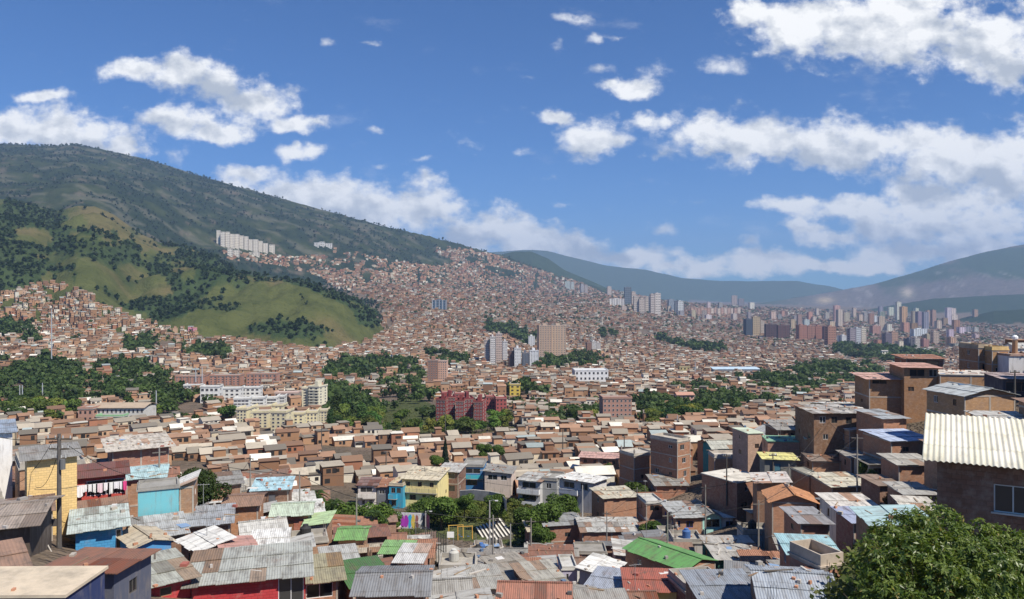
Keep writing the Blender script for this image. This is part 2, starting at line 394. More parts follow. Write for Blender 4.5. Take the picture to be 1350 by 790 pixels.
def world():
    w = bpy.data.worlds.new('World'); SC.world = w; w.use_nodes = True
    nt = NT(w.node_tree); bg = nt.n['Background']
    sky = nt.new('ShaderNodeTexSky', sky_type='NISHITA'); sky.sun_disc = False
    sky.sun_elevation = SUN_EL; sky.sun_rotation = SUN_AZ; sky.altitude = 1600; sky.air_density = 1.0; sky.dust_density = .6; sky.ozone_density = 2.2
    d = nt.new('ShaderNodeNewGeometry').outputs['Incoming']
    d = nt.new('ShaderNodeVectorMath', operation='SCALE', ins={0: d, 'Scale': -1}).outputs[0]
    sp = nt.new('ShaderNodeSeparateXYZ', ins={0: d})
    yy = nt.math('MAXIMUM', sp.outputs[1], .05)
    a = nt.math('DIVIDE', sp.outputs[0], yy); b = nt.math('DIVIDE', sp.outputs[2], yy)
    p = nt.new('ShaderNodeCombineXYZ', ins={0: a, 1: b}).outputs[0]
    # warp so the outlines billow
    def off(vec, scale, amt, detail=5):
        n = nt.noise(vec, scale, detail, .6, 'Color')
        n = nt.new('ShaderNodeVectorMath', operation='SUBTRACT', ins={0: n, 1: (.5, .5, .5)}).outputs[0]
        n = nt.new('ShaderNodeVectorMath', operation='MULTIPLY', ins={0: n, 1: (amt, amt, 0)}).outputs[0]
        return nt.new('ShaderNodeVectorMath', operation='ADD', ins={0: vec, 1: n}).outputs[0]
    pw = off(off(p, 5, .022, 2), 15, .034, 6)
    def field(vec, blobs):
        prev = None
        for (u, r, ru, rr) in blobs:
            c = ((u - CX) / F, (CY - r) / F)
            mv = nt.new('ShaderNodeVectorMath', operation='MULTIPLY_ADD', ins={0: vec, 1: (F / ru / 1.1, F / rr / 1.1, 0), 2: (-c[0] * F / ru / 1.1, -c[1] * F / rr / 1.1, 0)}).outputs[0]
            ln = nt.new('ShaderNodeVectorMath', operation='LENGTH', ins={0: mv}).outputs['Value']
            prev = ln if prev is None else nt.math('SMOOTH_MIN', prev, ln, .35)
        return nt.math('SUBTRACT', 1, prev)
    f = field(pw, [c for c in CLOUDS if c[2] > 28]); f2 = field(pw, [c for c in CLOUDS if c[2] <= 28])
    st = nt.new('ShaderNodeMapping', ins={'Vector': p, 'Scale': (1, 1.35, 1)}).outputs[0]
    n1 = nt.math('ADD', nt.math('MULTIPLY', nt.noise(st, 11, 9, .60), .68), nt.math('MULTIPLY', nt.noise(st, 38, 7, .6), .32))
    sh = nt.new('ShaderNodeVectorMath', operation='ADD', ins={0: st, 1: (.010, .020, 0)}).outputs[0]
    l1 = nt.noise(st, 15, 6, .55); l2 = nt.noise(sh, 15, 6, .55)
    dens = nt.math('ADD', f, nt.math('MULTIPLY', nt.math('SUBTRACT', n1, .5), 3.7))
    alpha = nt.ramp(dens, -.06, .62)
    dens2 = nt.math('ADD', nt.math('MULTIPLY', f2, 1.1), nt.math('MULTIPLY', nt.math('SUBTRACT', n1, .5), 8.5))
    alpha = nt.math('MAXIMUM', alpha, nt.math('MULTIPLY', nt.ramp(dens2, .1, 1.9), .8))
    # thin veil of wisps
    wis = nt.noise(nt.new('ShaderNodeMapping', ins={'Vector': p, 'Scale': (1, 2.2, 1)}).outputs[0], 7, 8, .65)
    veil = nt.math('MULTIPLY', nt.ramp(wis, .56, .82), .35)
    alpha = nt.math('MAXIMUM', alpha, veil)
    # light: edges toward the sun bright, thick undersides grey
    lit = nt.math('MULTIPLY', nt.math('SUBTRACT', l1, l2), 2.4)
    under = nt.ramp(field(pw, SHADE), -.1, .9)
    br = nt.math('ADD', .99, lit)
    br = nt.math('SUBTRACT', br, nt.math('MULTIPLY', under, .42))
    br = nt.math('SUBTRACT', br, nt.math('MULTIPLY', nt.ramp(dens, .5, 1.5), .06))
    br = nt.math('MAXIMUM', nt.math('MINIMUM', br, 1.0), .42)
    br = nt.math('POWER', br, 1.5)
    cc = nt.mix(br, (.27, .32, .39), (.97, .96, .93))
    fr = nt.ramp(sp.outputs[1], .02, .15)
    alpha = nt.math('MULTIPLY', nt.math('MULTIPLY', alpha, fr), .96)
    STR = .083
    cs = nt.new('ShaderNodeVectorMath', operation='SCALE', ins={0: cc, 'Scale': 1 / STR}).outputs[0]
    skc = nt.mix(1, sky.outputs[0], (.33, .70, 1.14), 'MULTIPLY')
    fin = nt.mix(alpha, skc, cs)
    nt.l.new(fin, bg.inputs[0]); bg.inputs[1].default_value = STR
    w.cycles.sampling_method = 'MANUAL'; w.cycles.sample_map_resolution = 512
world()

# ------------------------------------------------------------------ terrain mesh with land cover
def in_poly(u, r, P):
    u = np.asarray(u); r = np.asarray(r); ins = np.zeros(u.shape, bool); n = len(P)
    for i in range(n):
        x0, y0 = P[i]; x1, y1 = P[(i + 1) % n]
        if y0 == y1: continue
        c = ((y0 > r) != (y1 > r)) & (u < (x1 - x0) * (r - y0) / (y1 - y0) + x0)
        ins ^= c
    return ins

HWOOD = [[(-140,285),(0,292),(40,280),(75,286),(105,300),(150,308),(125,335),(60,340),(100,362),(50,372),(0,386),(-140,392)],
 [(120,318),(165,318),(215,322),(300,342),(335,362),(310,374),(278,368),(262,392),(240,418),(205,425),(168,400),(195,378),(165,352),(110,352)],
 [(325,356),(365,362),(440,381),(480,395),(500,428),(478,434),(468,406),(430,389),(370,371),(330,372)], [(330,430),(400,424),(450,436),(420,446),(330,446)], [(0,262),(70,281),(60,290),(0,284)], [(200,312),(280,338),(260,345),(200,326)]]
MEADOW = [[(85,303),(135,306),(148,332),(100,337)], [(178,320),(230,326),(228,350),(188,347)], [(15,298),(65,303),(55,328),(8,322)], [(45,360),(95,360),(85,382),(48,380)], [(150,345),(190,350),(218,388),(180,394),(158,370)], [(95,344),(142,352),(138,378),(102,374)], [(232,345),(262,350),(250,372),(232,368)], [(-100,320),(-20,310),(-30,340),(-100,350)]]
def hill_wood(x, y, u, r):
    k = 0
    uw = u + (fbm(x / 60, y / 90, 611, 3) - .5) * 46; rw = r + (fbm(x / 50, y / 80, 633, 3) - .5) * 26
    for P in HWOOD: k = np.maximum(k, in_poly(uw, rw, P) * 1.0)
    for P in MEADOW: k = np.where(in_poly(uw, rw, P), 0, k)
    return np.maximum(k, np.clip((fbm(x / 55, y / 130, 655, 3) - .64) * 9, 0, .8))
def land_colour(x, y, z, wh):
    """real cover of the ground: bare soil in the town, grass and woods on the hills"""
    u, r = proj(x, np.maximum(y, 30), z)
    C = np.zeros(x.shape + (3,))
    soil = np.array([.17, .13, .10]); grass = np.array([.098, .108, .036]); dry = np.array([.155, .125, .058]); wood = np.array([.028, .045, .018]); field = np.array([.085, .105, .035])
    C[:] = soil
    n1 = fbm(x / 90, y / 90, 3, 4); n2 = fbm(x / 300, y / 300, 8, 4); n3 = fbm(x / 35, y / 60, 12, 3)
    def put(m, c, k=1.0):
        k = np.asarray(k) * m
        C[:] = C * (1 - k[..., None]) + c * k[..., None]
    g = (wh == 1) | (wh == 2)
    put(g, grass); put(g, dry, np.clip((n1 - .5) * 3.2 + (fbm(x/200, y/200, 44, 2) - .45) * 2, 0, .85)); put(g & in_poly(u, r, [(95,262),(140,262),(205,325),(170,345),(120,300)]), dry, .6)
    put(g, wood * 1.6, np.clip(hill_wood(x, y, u, r), 0, 1) * .9)
    m = wh == 3
    put(m, wood * .75); put(m, field * .62, np.clip((n1 - .53) * 8, 0, 1) * .62); put(m, np.array([.15,.14,.10]), np.clip((fbm(x/140, y/60, 55, 4) - .60) * 12, 0, 1) * .5 * (r < 345)); put(m, soil * 1.0, np.clip((n3 - .66) * 8, 0, 1) * .5)
    for k, c in ((4, wood * 1.2), (5, wood * 1.5), (6, wood * 1.6), (7, wood * 1.1), (8, wood * 1.0)):
        put(wh == k, c)
    m = wh == 6
    put(m, np.array([.17,.135,.125]), np.clip((fbm(x/420, y/700, 66, 4) - .40 + np.clip((r - 372)/60, -.3, .2)) * 7, 0, 1) * np.clip((u - 1000)/80, 0, 1) * .85); put(m, np.array([.42,.38,.36]), np.clip((vnoise(x/45, y/120, 67) - .74) * 9, 0, 1) * (fbm(x/420, y/700, 66, 4) > .48) * (r > 358) * .3); put(m, np.array([.5, .42, .32]), np.exp(-((u - 1196) / 8) ** 2 - ((r - 386) / 6) ** 2)); put(m, np.array([.5, .38, .24]), np.exp(-((u - 1088) / 11) ** 2 - ((r - 396) / 4) ** 2))
    # grass under parks
    for P in PARKS: put(in_poly(u, r, P), np.array([.075, .10, .03]), .8)
    return C
PARKS = [[(500,535),(545,520),(600,550),(575,585),(510,575)], [(505,700),(560,655),(640,648),(700,670),(720,700),(680,720),(600,712)],
         ]

def terrain():
    us = np.concatenate([np.linspace(-900, -260, 60, endpoint=False), np.linspace(-260, 1610, 700), np.linspace(1613, 2250, 60)])
    ys = np.concatenate([np.linspace(-120, 30, 24, endpoint=False), np.exp(np.linspace(math.log(30), math.log(17500), 680))])
    U, Y = np.meshgrid(us, ys)
    X = (U - CX) / F * np.maximum(Y, 60 - .5 * np.minimum(Y, 60))
    X = (U - CX) / F * np.maximum(Y, 30)
    Z, wh = ground(X, Y, True)
    V = np.stack([X, Y, Z], -1).reshape(-1, 3)
    ny, nx = X.shape
    i = np.arange(ny - 1)[:, None] * nx + np.arange(nx - 1)[None, :]
    Q = np.stack([i, i + 1, i + nx + 1, i + nx], -1).reshape(-1, 4)
    me = quadmesh('terrain', V, Q, M['ground'], smooth=True)
    C = land_colour(X, Y, Z, wh).reshape(-1, 3)
    ca = me.color_attributes.new('Col', 'FLOAT_COLOR', 'POINT')
    cc = np.ones((len(C), 4), dtype=np.float32); cc[:, :3] = C; ca.data.foreach_set('color', cc.ravel())
    tag(link('ground', me), kind='structure')
# air between here and the mountains
hz = MB(); hz.box(-19000, 19000, -160, 17800, -200, 1420)
hm = bpy.data.materials.new('valley_air'); hm.use_nodes = True
_n = NT(hm.node_tree); _n.n.remove(_n.n['Principled BSDF'])
pv = _n.new('ShaderNodeVolumePrincipled', ins={'Color': (.47, .67, 1.0, 1), 'Density': 6.9e-5, 'Anisotropy': .0})
_n.l.new(pv.outputs[0], _n.n['Material Output'].inputs['Volume'])
tag(hz.build('haze', hm), kind='stuff')
# ------------------------------------------------------------------ houses
BRICK = (.36, .20, .125); BRICK2 = (.44, .255, .155); BRICKD = (.24, .135, .09); PINK = (.48, .29, .21)
WHITE = (.78, .76, .72); CREAM = (.74, .66, .46); GREYW = (.45, .43, .40)
R_GREY = (.31, .30, .275); R_LIGHT = (.52, .51, .47); R_WHITE = (.78, .77, .72); R_RUST = (.27, .13, .085); R_BROWN = (.30, .185, .13)
R_BLUE = (.30, .36, .44); R_TAN = (.56, .48, .35); R_GREEN = (.13, .33, .10); R_MINT = (.52, .60, .47); R_SLATE = (.23, .235, .24)
R_CYAN = (.44, .61, .62); R_MAROON = (.20, .085, .07); R_TILE = (.38, .19, .12); R_SALMON = (.62, .32, .26); R_ORANGE = (.62, .30, .15)

def wall_panel(mb, p, q, z0, z1, holes, n_in, rev=.13, col=(1, 1, 1)):
    """vertical wall from p to q (2d), with rectangular holes (s0,s1,za,zb) and their reveals; n_in = inward 2d normal"""
    L = math.hypot(q[0] - p[0], q[1] - p[1]); e = ((q[0] - p[0]) / L, (q[1] - p[1]) / L)
    def P(s, z, k=0): return (p[0] + e[0] * s + n_in[0] * k, p[1] + e[1] * s + n_in[1] * k, z)
    xs = sorted({0, L, *[h[0] for h in holes], *[h[1] for h in holes]}); zs = sorted({z0, z1, *[h[2] for h in holes], *[h[3] for h in holes]})
    for i in range(len(xs) - 1):
        for j in range(len(zs) - 1):
            cx, cz = (xs[i] + xs[i + 1]) / 2, (zs[j] + zs[j + 1]) / 2
            if any(h[0] < cx < h[1] and h[2] < cz < h[3] for h in holes): continue
            a, b, c, d = xs[i], xs[i + 1], zs[j], zs[j + 1]
            mb.face([P(a, c), P(b, c), P(b, d), P(a, d)], col, [(a, c), (b, c), (b, d), (a, d)])
    for (a, b, c, d) in holes:
        mb.face([P(a, c), P(b, c), P(b, c, rev), P(a, c, rev)], col); mb.face([P(b, d), P(a, d), P(a, d, rev), P(b, d, rev)], col)
        mb.face([P(a, d), P(a, c), P(a, c, rev), P(a, d, rev)], col); mb.face([P(b, c), P(b, d), P(b, d, rev), P(b, c, rev)], col)
    return P

def sheet_plane(mb, A, B, C, D, rng, wild=.2, t=.045, sw=1.05, mix=None, over=.12):
    """roof plane as separate overlapping sheets. A-B eave (left,right), D-C ridge side (left,right)"""
    A, B, C, D = map(Vector, (A, B, C, D)); L = (B - A).length; n = max(2, int(L / sw)); up = (B - A).cross(D - A).normalized()
    if up.z < 0: up = -up
    S = (D - A).length
    cuts = 1 if S < 3.2 else (2 if S < 6.5 else 3)
    for k in range(cuts):
        s0 = k / cuts; s1 = (k + 1) / cuts
        for i in range(n):
            f0, f1 = i / n, (i + 1) / n
            o = rng.uniform(-over, over) * (1 if k == 0 else .3)
            a = A.lerp(B, f0); b = A.lerp(B, f1); d = D.lerp(C, f0); c = D.lerp(C, f1)
            sl = (d - a).normalized()
            a2, b2 = a.lerp(d, s0) - sl * (o + (.12 if k else 0)), b.lerp(c, s0) - sl * (o + (.12 if k else 0)); c2, d2 = b.lerp(c, s1), a.lerp(d, s1)
            h0 = up * (.03 + (i % 2) * .012 + rng.uniform(0, .018) * (1 + 2 * wild)); h1 = h0 - up * .02
            h0 = h0 + up * (.05 if k else 0)
            g = rng.uniform(.88, 1.08); col = (g, g, g)
            if mix and rng.random() < wild: col = rng.choice(mix)
            b_ = [a2 + h0, b2 + h0, c2 + h1, d2 + h1]; T = [p + up * t for p in b_]
            V0 = f0 * L; V1 = f1 * L
            mb.face([T[0], T[1], T[2], T[3]], col, [(V0, s0 * S), (V1, s0 * S), (V1, s1 * S), (V0, s1 * S)])
            mb.face([b_[3], b_[2], b_[1], b_[0]], col)
            for q in range(4):
                w_ = (q + 1) % 4; mb.face([b_[q], b_[w_], T[w_], T[q]], col)

SHEETMIX = [(.62, .40, .30), (1.5, 1.5, 1.5), (.55, .52, .5), (.75, .55, .45), (1.25, 1.2, 1.1)]
HOUSES = []      # dicts describing every individually built house, for spacing and labels

def corners(cx, cy, yaw, w, d):
    c, s = math.cos(yaw), math.sin(yaw)
    return [(cx + c * x - s * y, cy + s * x + c * y) for x, y in ((-w / 2, 0), (w / 2, 0), (w / 2, d), (-w / 2, d))]
def overlap(A, B):
    for P, Q in ((A, B), (B, A)):
        for i in range(4):
            ex, ey = P[(i + 1) % 4][0] - P[i][0], P[(i + 1) % 4][1] - P[i][1]
            n = (ey, -ex)
            a = [p[0] * n[0] + p[1] * n[1] for p in P]; b = [p[0] * n[0] + p[1] * n[1] for p in Q]
            if max(a) <= min(b) + .05 or max(b) <= min(a) + .05: return False
    return True

def make_house(cx, cy, zb, w, d, h, yaw=0, st=2, roof='shed_f', rise=.8, wm='brick', wc=BRICK, rm='sheet', rc=R_GREY, win=None, side=True,
               frame=None, wild=.2, over=.45, balcony=None, rebar=False, found=3, seed=0, near=False, door=True, wincol=None, dark=None, parapet=.5, mix=True):
    rng = random.Random(seed)
    root = empty('house', (cx, cy, zb), yaw)
    z0 = -found
    # --- openings
    front = []
    sh = h / st
    if win is None:
        n = max(1, int(w / 2.6)); 
        for f in range(st):
            for i in range(n):
                if rng.random() < .85:
                    ww = rng.choice((.7, .9, 1.1, 1.3)); hh = rng.choice((.7, .9, 1.0, 1.15)); xc = w * (i + .5 + rng.uniform(-.12, .12)) / n; zc = f * sh + sh * .58
                    front.append((xc - ww / 2, xc + ww / 2, zc - hh / 2, zc + hh / 2))
    else:
        for (fx, zt, ww, hh) in win:      # fraction along the front, top of the opening below the eave, width, height
            xc = fx * w; front.append((max(.08, xc - ww / 2), min(w - .08, xc + ww / 2), h - zt - hh, h - zt))
    if door and win is None and front:
        i = rng.randrange(len([q for q in front])); q = front[i]
        if q[2] < sh: front[i] = (q[0], q[0] + .85, .05, 2.05)
    front = [q for k, q in enumerate(front) if q[1] - q[0] > .2 and not any(q[0] < o[1] + .1 and q[1] > o[0] - .1 and q[2] < o[3] + .1 and q[3] > o[2] - .1 for o in front[:k])]
    sides = {}
    for sd_, L in (('l', d), ('r', d)):
        hs = []
        if side:
            for f in range(st):
                for i in range(max(1, int(L / 3.4))):
                    if rng.random() < .5:
                        ww = rng.choice((.6, .8, 1.0)); hh = rng.choice((.6, .8, .9)); xc = L * (i + .5) / max(1, int(L / 3.4)); zc = f * sh + sh * .6
                        hs.append((xc - ww / 2, xc + ww / 2, zc - hh / 2, zc + hh / 2))
        sides[sd_] = hs
    mb = MB()
    a, b, c_, d_ = (-w / 2, 0), (w / 2, 0), (w / 2, d), (-w / 2, d)
    PF = wall_panel(mb, a, b, z0, h, front, (0, 1)); PR = wall_panel(mb, b, c_, z0, h, sides['r'], (-1, 0)); PB = wall_panel(mb, c_, d_, z0, h, [], (0, -1)); PL = wall_panel(mb, d_, a, z0, h, sides['l'], (1, 0))
    # roof height above the eave at the four corners (fl, fr, br, bl)
    H4 = {'shed_f': (0, 0, rise, rise), 'shed_b': (rise, rise, 0, 0), 'shed_l': (0, rise, rise, 0), 'shed_r': (rise, 0, 0, rise)}.get(roof, (0, 0, 0, 0))
    P4 = [a, b, c_, d_]
    def uvw(p): return (p[0] + p[1], p[2])
    if roof.startswith('shed'):
        for i in range(4):
            j = (i + 1) % 4
            if H4[i] == 0 and H4[j] == 0: continue
            pts = [(*P4[i], h), (*P4[j], h)] + ([(*P4[j], h + H4[j])] if H4[j] else []) + ([(*P4[i], h + H4[i])] if H4[i] else [])
            mb.face(pts, (1, 1, 1), [uvw(p) for p in pts])
    if roof == 'gable_x':
        for (p, q) in ((b, c_), (d_, a)):
            m_ = ((p[0] + q[0]) / 2, (p[1] + q[1]) / 2); pts = [(*p, h), (*q, h), (*m_, h + rise)]; mb.face(pts, (1, 1, 1), [uvw(s) for s in pts])
    if roof == 'gable_y':
        for (p, q) in ((a, b), (c_, d_)):
            m_ = ((p[0] + q[0]) / 2, (p[1] + q[1]) / 2); pts = [(*p, h), (*q, h), (*m_, h + rise)]; mb.face(pts, (1, 1, 1), [uvw(s) for s in pts])
    if roof == 'flat': mb.face([(*a, h), (*b, h), (*c_, h), (*d_, h)], (.8, .8, .8))
    wl = mb.build('wall', M[wm], root, wc)
    # --- roof
    rb = MB(); o = over
    X0, X1, Y0, Y1 = -w / 2 - o, w / 2 + o, -o, d + o
    mx = SHEETMIX if mix else None
    if roof.startswith('shed'):
        def Z(x, y):
            fx = (x + w / 2) / w; fy = y / d
            return h + {'shed_f': rise * fy, 'shed_b': rise * (1 - fy), 'shed_l': rise * fx, 'shed_r': rise * (1 - fx)}[roof]
        q = lambda x, y: (x, y, Z(x, y))
        if roof == 'shed_f': args = (q(X0, Y0), q(X1, Y0), q(X1, Y1), q(X0, Y1))
        elif roof == 'shed_b': args = (q(X1, Y1), q(X0, Y1), q(X0, Y0), q(X1, Y0))
        elif roof == 'shed_l': args = (q(X0, Y1), q(X0, Y0), q(X1, Y0), q(X1, Y1))
        else: args = (q(X1, Y0), q(X1, Y1), q(X0, Y1), q(X0, Y0))
        sheet_plane(rb, *args, rng, wild, mix=mx)
    elif roof == 'gable_x':
        dz = rise * o / (d / 2); rz = h + rise + .02
        sheet_plane(rb, (X0, Y0, h - dz), (X1, Y0, h - dz), (X1, d / 2, rz), (X0, d / 2, rz), rng, wild, mix=mx)
        sheet_plane(rb, (X1, Y1, h - dz), (X0, Y1, h - dz), (X0, d / 2, rz), (X1, d / 2, rz), rng, wild, mix=mx)
        rb.box(X0, X1, d / 2 - .14, d / 2 + .14, rz + .06, rz + .13, (.8, .8, .8))
    elif roof == 'gable_y':
        dz = rise * o / (w / 2); rz = h + rise + .02
        sheet_plane(rb, (X0, Y1, h - dz), (X0, Y0, h - dz), (0, Y0, rz), (0, Y1, rz), rng, wild, mix=mx)
        sheet_plane(rb, (X1, Y0, h - dz), (X1, Y1, h - dz), (0, Y1, rz), (0, Y0, rz), rng, wild, mix=mx)
        rb.box(-.14, .14, Y0, Y1, rz + .06, rz + .13, (.8, .8, .8))
    elif roof == 'flat':
        s_ = .12; rb.box(-w / 2 - s_, w / 2 + s_, -s_, d + s_, h + .01, h + .15)
        if parapet:
            t = .13
            for (x0, x1, y0, y1) in ((-w / 2, w / 2, 0, t), (-w / 2, w / 2, d - t, d), (-w / 2, -w / 2 + t, t, d - t), (w / 2 - t, w / 2, t, d - t)):
                rb.box(x0, x1, y0, y1, h + .152, h + .15 + parapet, (.9, .8, .7))
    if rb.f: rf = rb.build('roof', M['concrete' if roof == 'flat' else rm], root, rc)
    # --- concrete floor bands and corner posts
    if frame is None: frame = wm == 'brick' and rng.random() < .7
    if frame:
        fb = MB(); p = .028; fc = (1, 1, 1)
        for f in range(st):
            zz = (f + 1) * sh - .2 if f < st - 1 else h - .22
            if any(q[2] < zz + .2 and q[3] > zz for q in front + sides['l'] + sides['r']): continue
            fb.box(-w / 2 - p, w / 2 + p, -p, .1, zz, zz + .2); fb.box(w / 2 - .1, w / 2 + p, .1, d, zz, zz + .2); fb.box(-w / 2 - p, -w / 2 + .1, .1, d, zz, zz + .2)
        for x in () if not fb.f else ((-w / 2, w / 2) if w < 6.5 else (-w / 2, 0, w / 2)):
            xa, xb = x - .12, x + .12
            if x == -w / 2: xa = x - p - .004
            if x == w / 2: xb = x + p + .004
            if any(q[0] - w / 2 < xb and q[1] - w / 2 > xa for q in front): continue
            fb.box(xa, xb, -p - .006, .08, z0, h - .005)
        if fb.f: fb.build('concrete_frame', M['concrete'], root, (.46, .40, .34))
    # --- windows and doors
    def put_win(P, q, rev=.13):
        a0, a1, b0, b1 = q; isdoor = b0 < .2 and b1 > 1.8
        t = .05; wb = MB()
        def bx(s0, s1, za, zb_):
            p0 = [P(s0, za, .04), P(s1, za, .04), P(s1, za, .10), P(s0, za, .10)]; p1 = [P(s0, zb_, .04), P(s1, zb_, .04), P(s1, zb_, .10), P(s0, zb_, .10)]
            wb.hexa(p0, p1)
        if isdoor:
            bx(a0 + .02, a1 - .02, b0, b1 - .02)
            dc = rng.choice([(.25, .12, .06), (.12, .12, .13), (.5, .5, .5), (.08, .2, .25), (.35, .3, .22)])
            wb.build('door', M['paint'], root, dc); return
        bx(a0, a1, b0, b0 + t); bx(a0, a1, b1 - t, b1); bx(a0, a0 + t, b0 + t, b1 - t); bx(a1 - t, a1, b0 + t, b1 - t)
        if a1 - a0 > .75: m_ = (a0 + a1) / 2; bx(m_ - t / 2, m_ + t / 2, b0 + t, b1 - t)
        fc = wincol or rng.choice([(.6, .58, .54), (.10, .09, .08), (.30, .16, .09), (.7, .7, .7)])
        wd = wb.build('window', M['paint'], root, fc)
        gb = MB(); gb.face([P(a0, b0, .075), P(a1, b0, .075), P(a1, b1, .075), P(a0, b1, .075)]); gb.face([P(a1, b0, rev), P(a0, b0, rev), P(a0, b1, rev), P(a1, b1, rev)])
        gb.build('pane', M['glass'], wd)
    for q in front: put_win(PF, q)
    for q in sides['r']: put_win(PR, q)
    for q in sides['l']: put_win(PL, q)
    # --- balconies: list of (floor, x0 fraction, x1 fraction, depth, colour)
    for (fl, f0, f1, bd, bc) in (balcony or []):
        bb = MB(); x0, x1 = -w / 2 + f0 * w, -w / 2 + f1 * w; z = fl * sh
        bb.box(x0, x1, -bd, -.002, z - .14, z)
        bo = bb.build('balcony', M['concrete'], root, (.5, .47, .43))
        rl = MB(); rl.box(x0, x1, -bd, -bd + .08, z + .003, z + .95); rl.box(x0, x0 + .08, -bd + .08, -.004, z + .003, z + .95); rl.box(x1 - .08, x1, -bd + .08, -.004, z + .003, z + .95)
        rl.build('railing', M['plaster'], bo, bc)
    if rebar:
        for k in range(rng.randint(2, 4)):
            x = -w / 2 + .3 + (w - .6) * (k % 2); y = .3 + (d - .6) * (k // 2); tb = MB()
            tb.box(x - .12, x + .12, y - .12, y + .12, h + .15, h + .15 + rng.uniform(.2, 1.2))
            for (dx, dy) in ((-.08, -.08), (.08, -.08), (.08, .08), (-.08, .08)):
                zt = h + 1 + rng.uniform(.3, 1.2); tb.tube([(x + dx, y + dy, h + .1), (x + dx + rng.uniform(-.06, .06), y + dy, zt)], .016, 4)
            tb.build('column_stub', M['concrete'], root, (.32, .28, .25))
    return root

SURVEY = [True]; FIX_ = []
def w_ok(l): return 'right edge' not in l or 'cream corrugated' not in l
def hand(u0, u1, re, rb, st, d, yaw, roof, rise, wm, wc, rm, rc, label, short=None, Y=None, **kw):
    if roof.startswith('shed') and not kw.get('keep'): rise *= .55; d *= .82
    elif roof != 'none' and not kw.get('keep'): d *= .85
    kw.pop('keep', None)
    um = (u0 + u1) / 2; h = kw.pop('h', 2.65 * st)
    if Y is None:
        Y = hit(um, re, h) or 100
    if SURVEY[0]:
        xx = (um - CX) / F * Y; yy = Y + d * .4; z_ = -(re - CY) / F * Y - h + .1
        if abs(z_ - g1(xx, yy)) < 14 and w_ok(label): FIX_.append((xx, yy, z_ - g1(xx, yy)))
        return
    tx = (um - CX) / F; ab = kw.pop('absyaw', False)
    th = math.radians(yaw) - (0 if ab else math.atan(tx) * (1 if um < 520 else .22 if um > 700 else 0))
    w = (u1 - u0) / F * Y / max(.25, (math.cos(th) - tx * math.sin(th)))
    x = tx * Y; zt = -(re - CY) / F * Y; zb = zt - h
    cs = corners(x, Y, th, w, d)
    gmin = min(float(ground(np.array([c[0]]), np.array([c[1]]))[0]) for c in cs)
    found = max(.5, zb - gmin + .5)
    root = make_house(x, Y, zb, w, d, h, th, st, roof, rise, wm, wc, rm, rc, found=found, seed=int(u0 * 7 + re * 13), **kw)
    tag(root, label, 'house')
    HOUSES.append(dict(o=root, c=cs, Y=Y, rect=(min(u0, proj(cs[3][0], cs[3][1], zt)[0] if cs[3][1] > 0 else u0), max(u1, proj(cs[2][0], cs[2][1], zt)[0]), re - (proj(0, Y, zt)[1] - proj(0, Y + d, zt + rise)[1]), rb), hand=True, short=short, u=um, r=re, zb=zb, w=w, h=h, st=st, wm=wm, wc=wc, rc=rc, roof=roof, d=d, yaw=th))
    return root

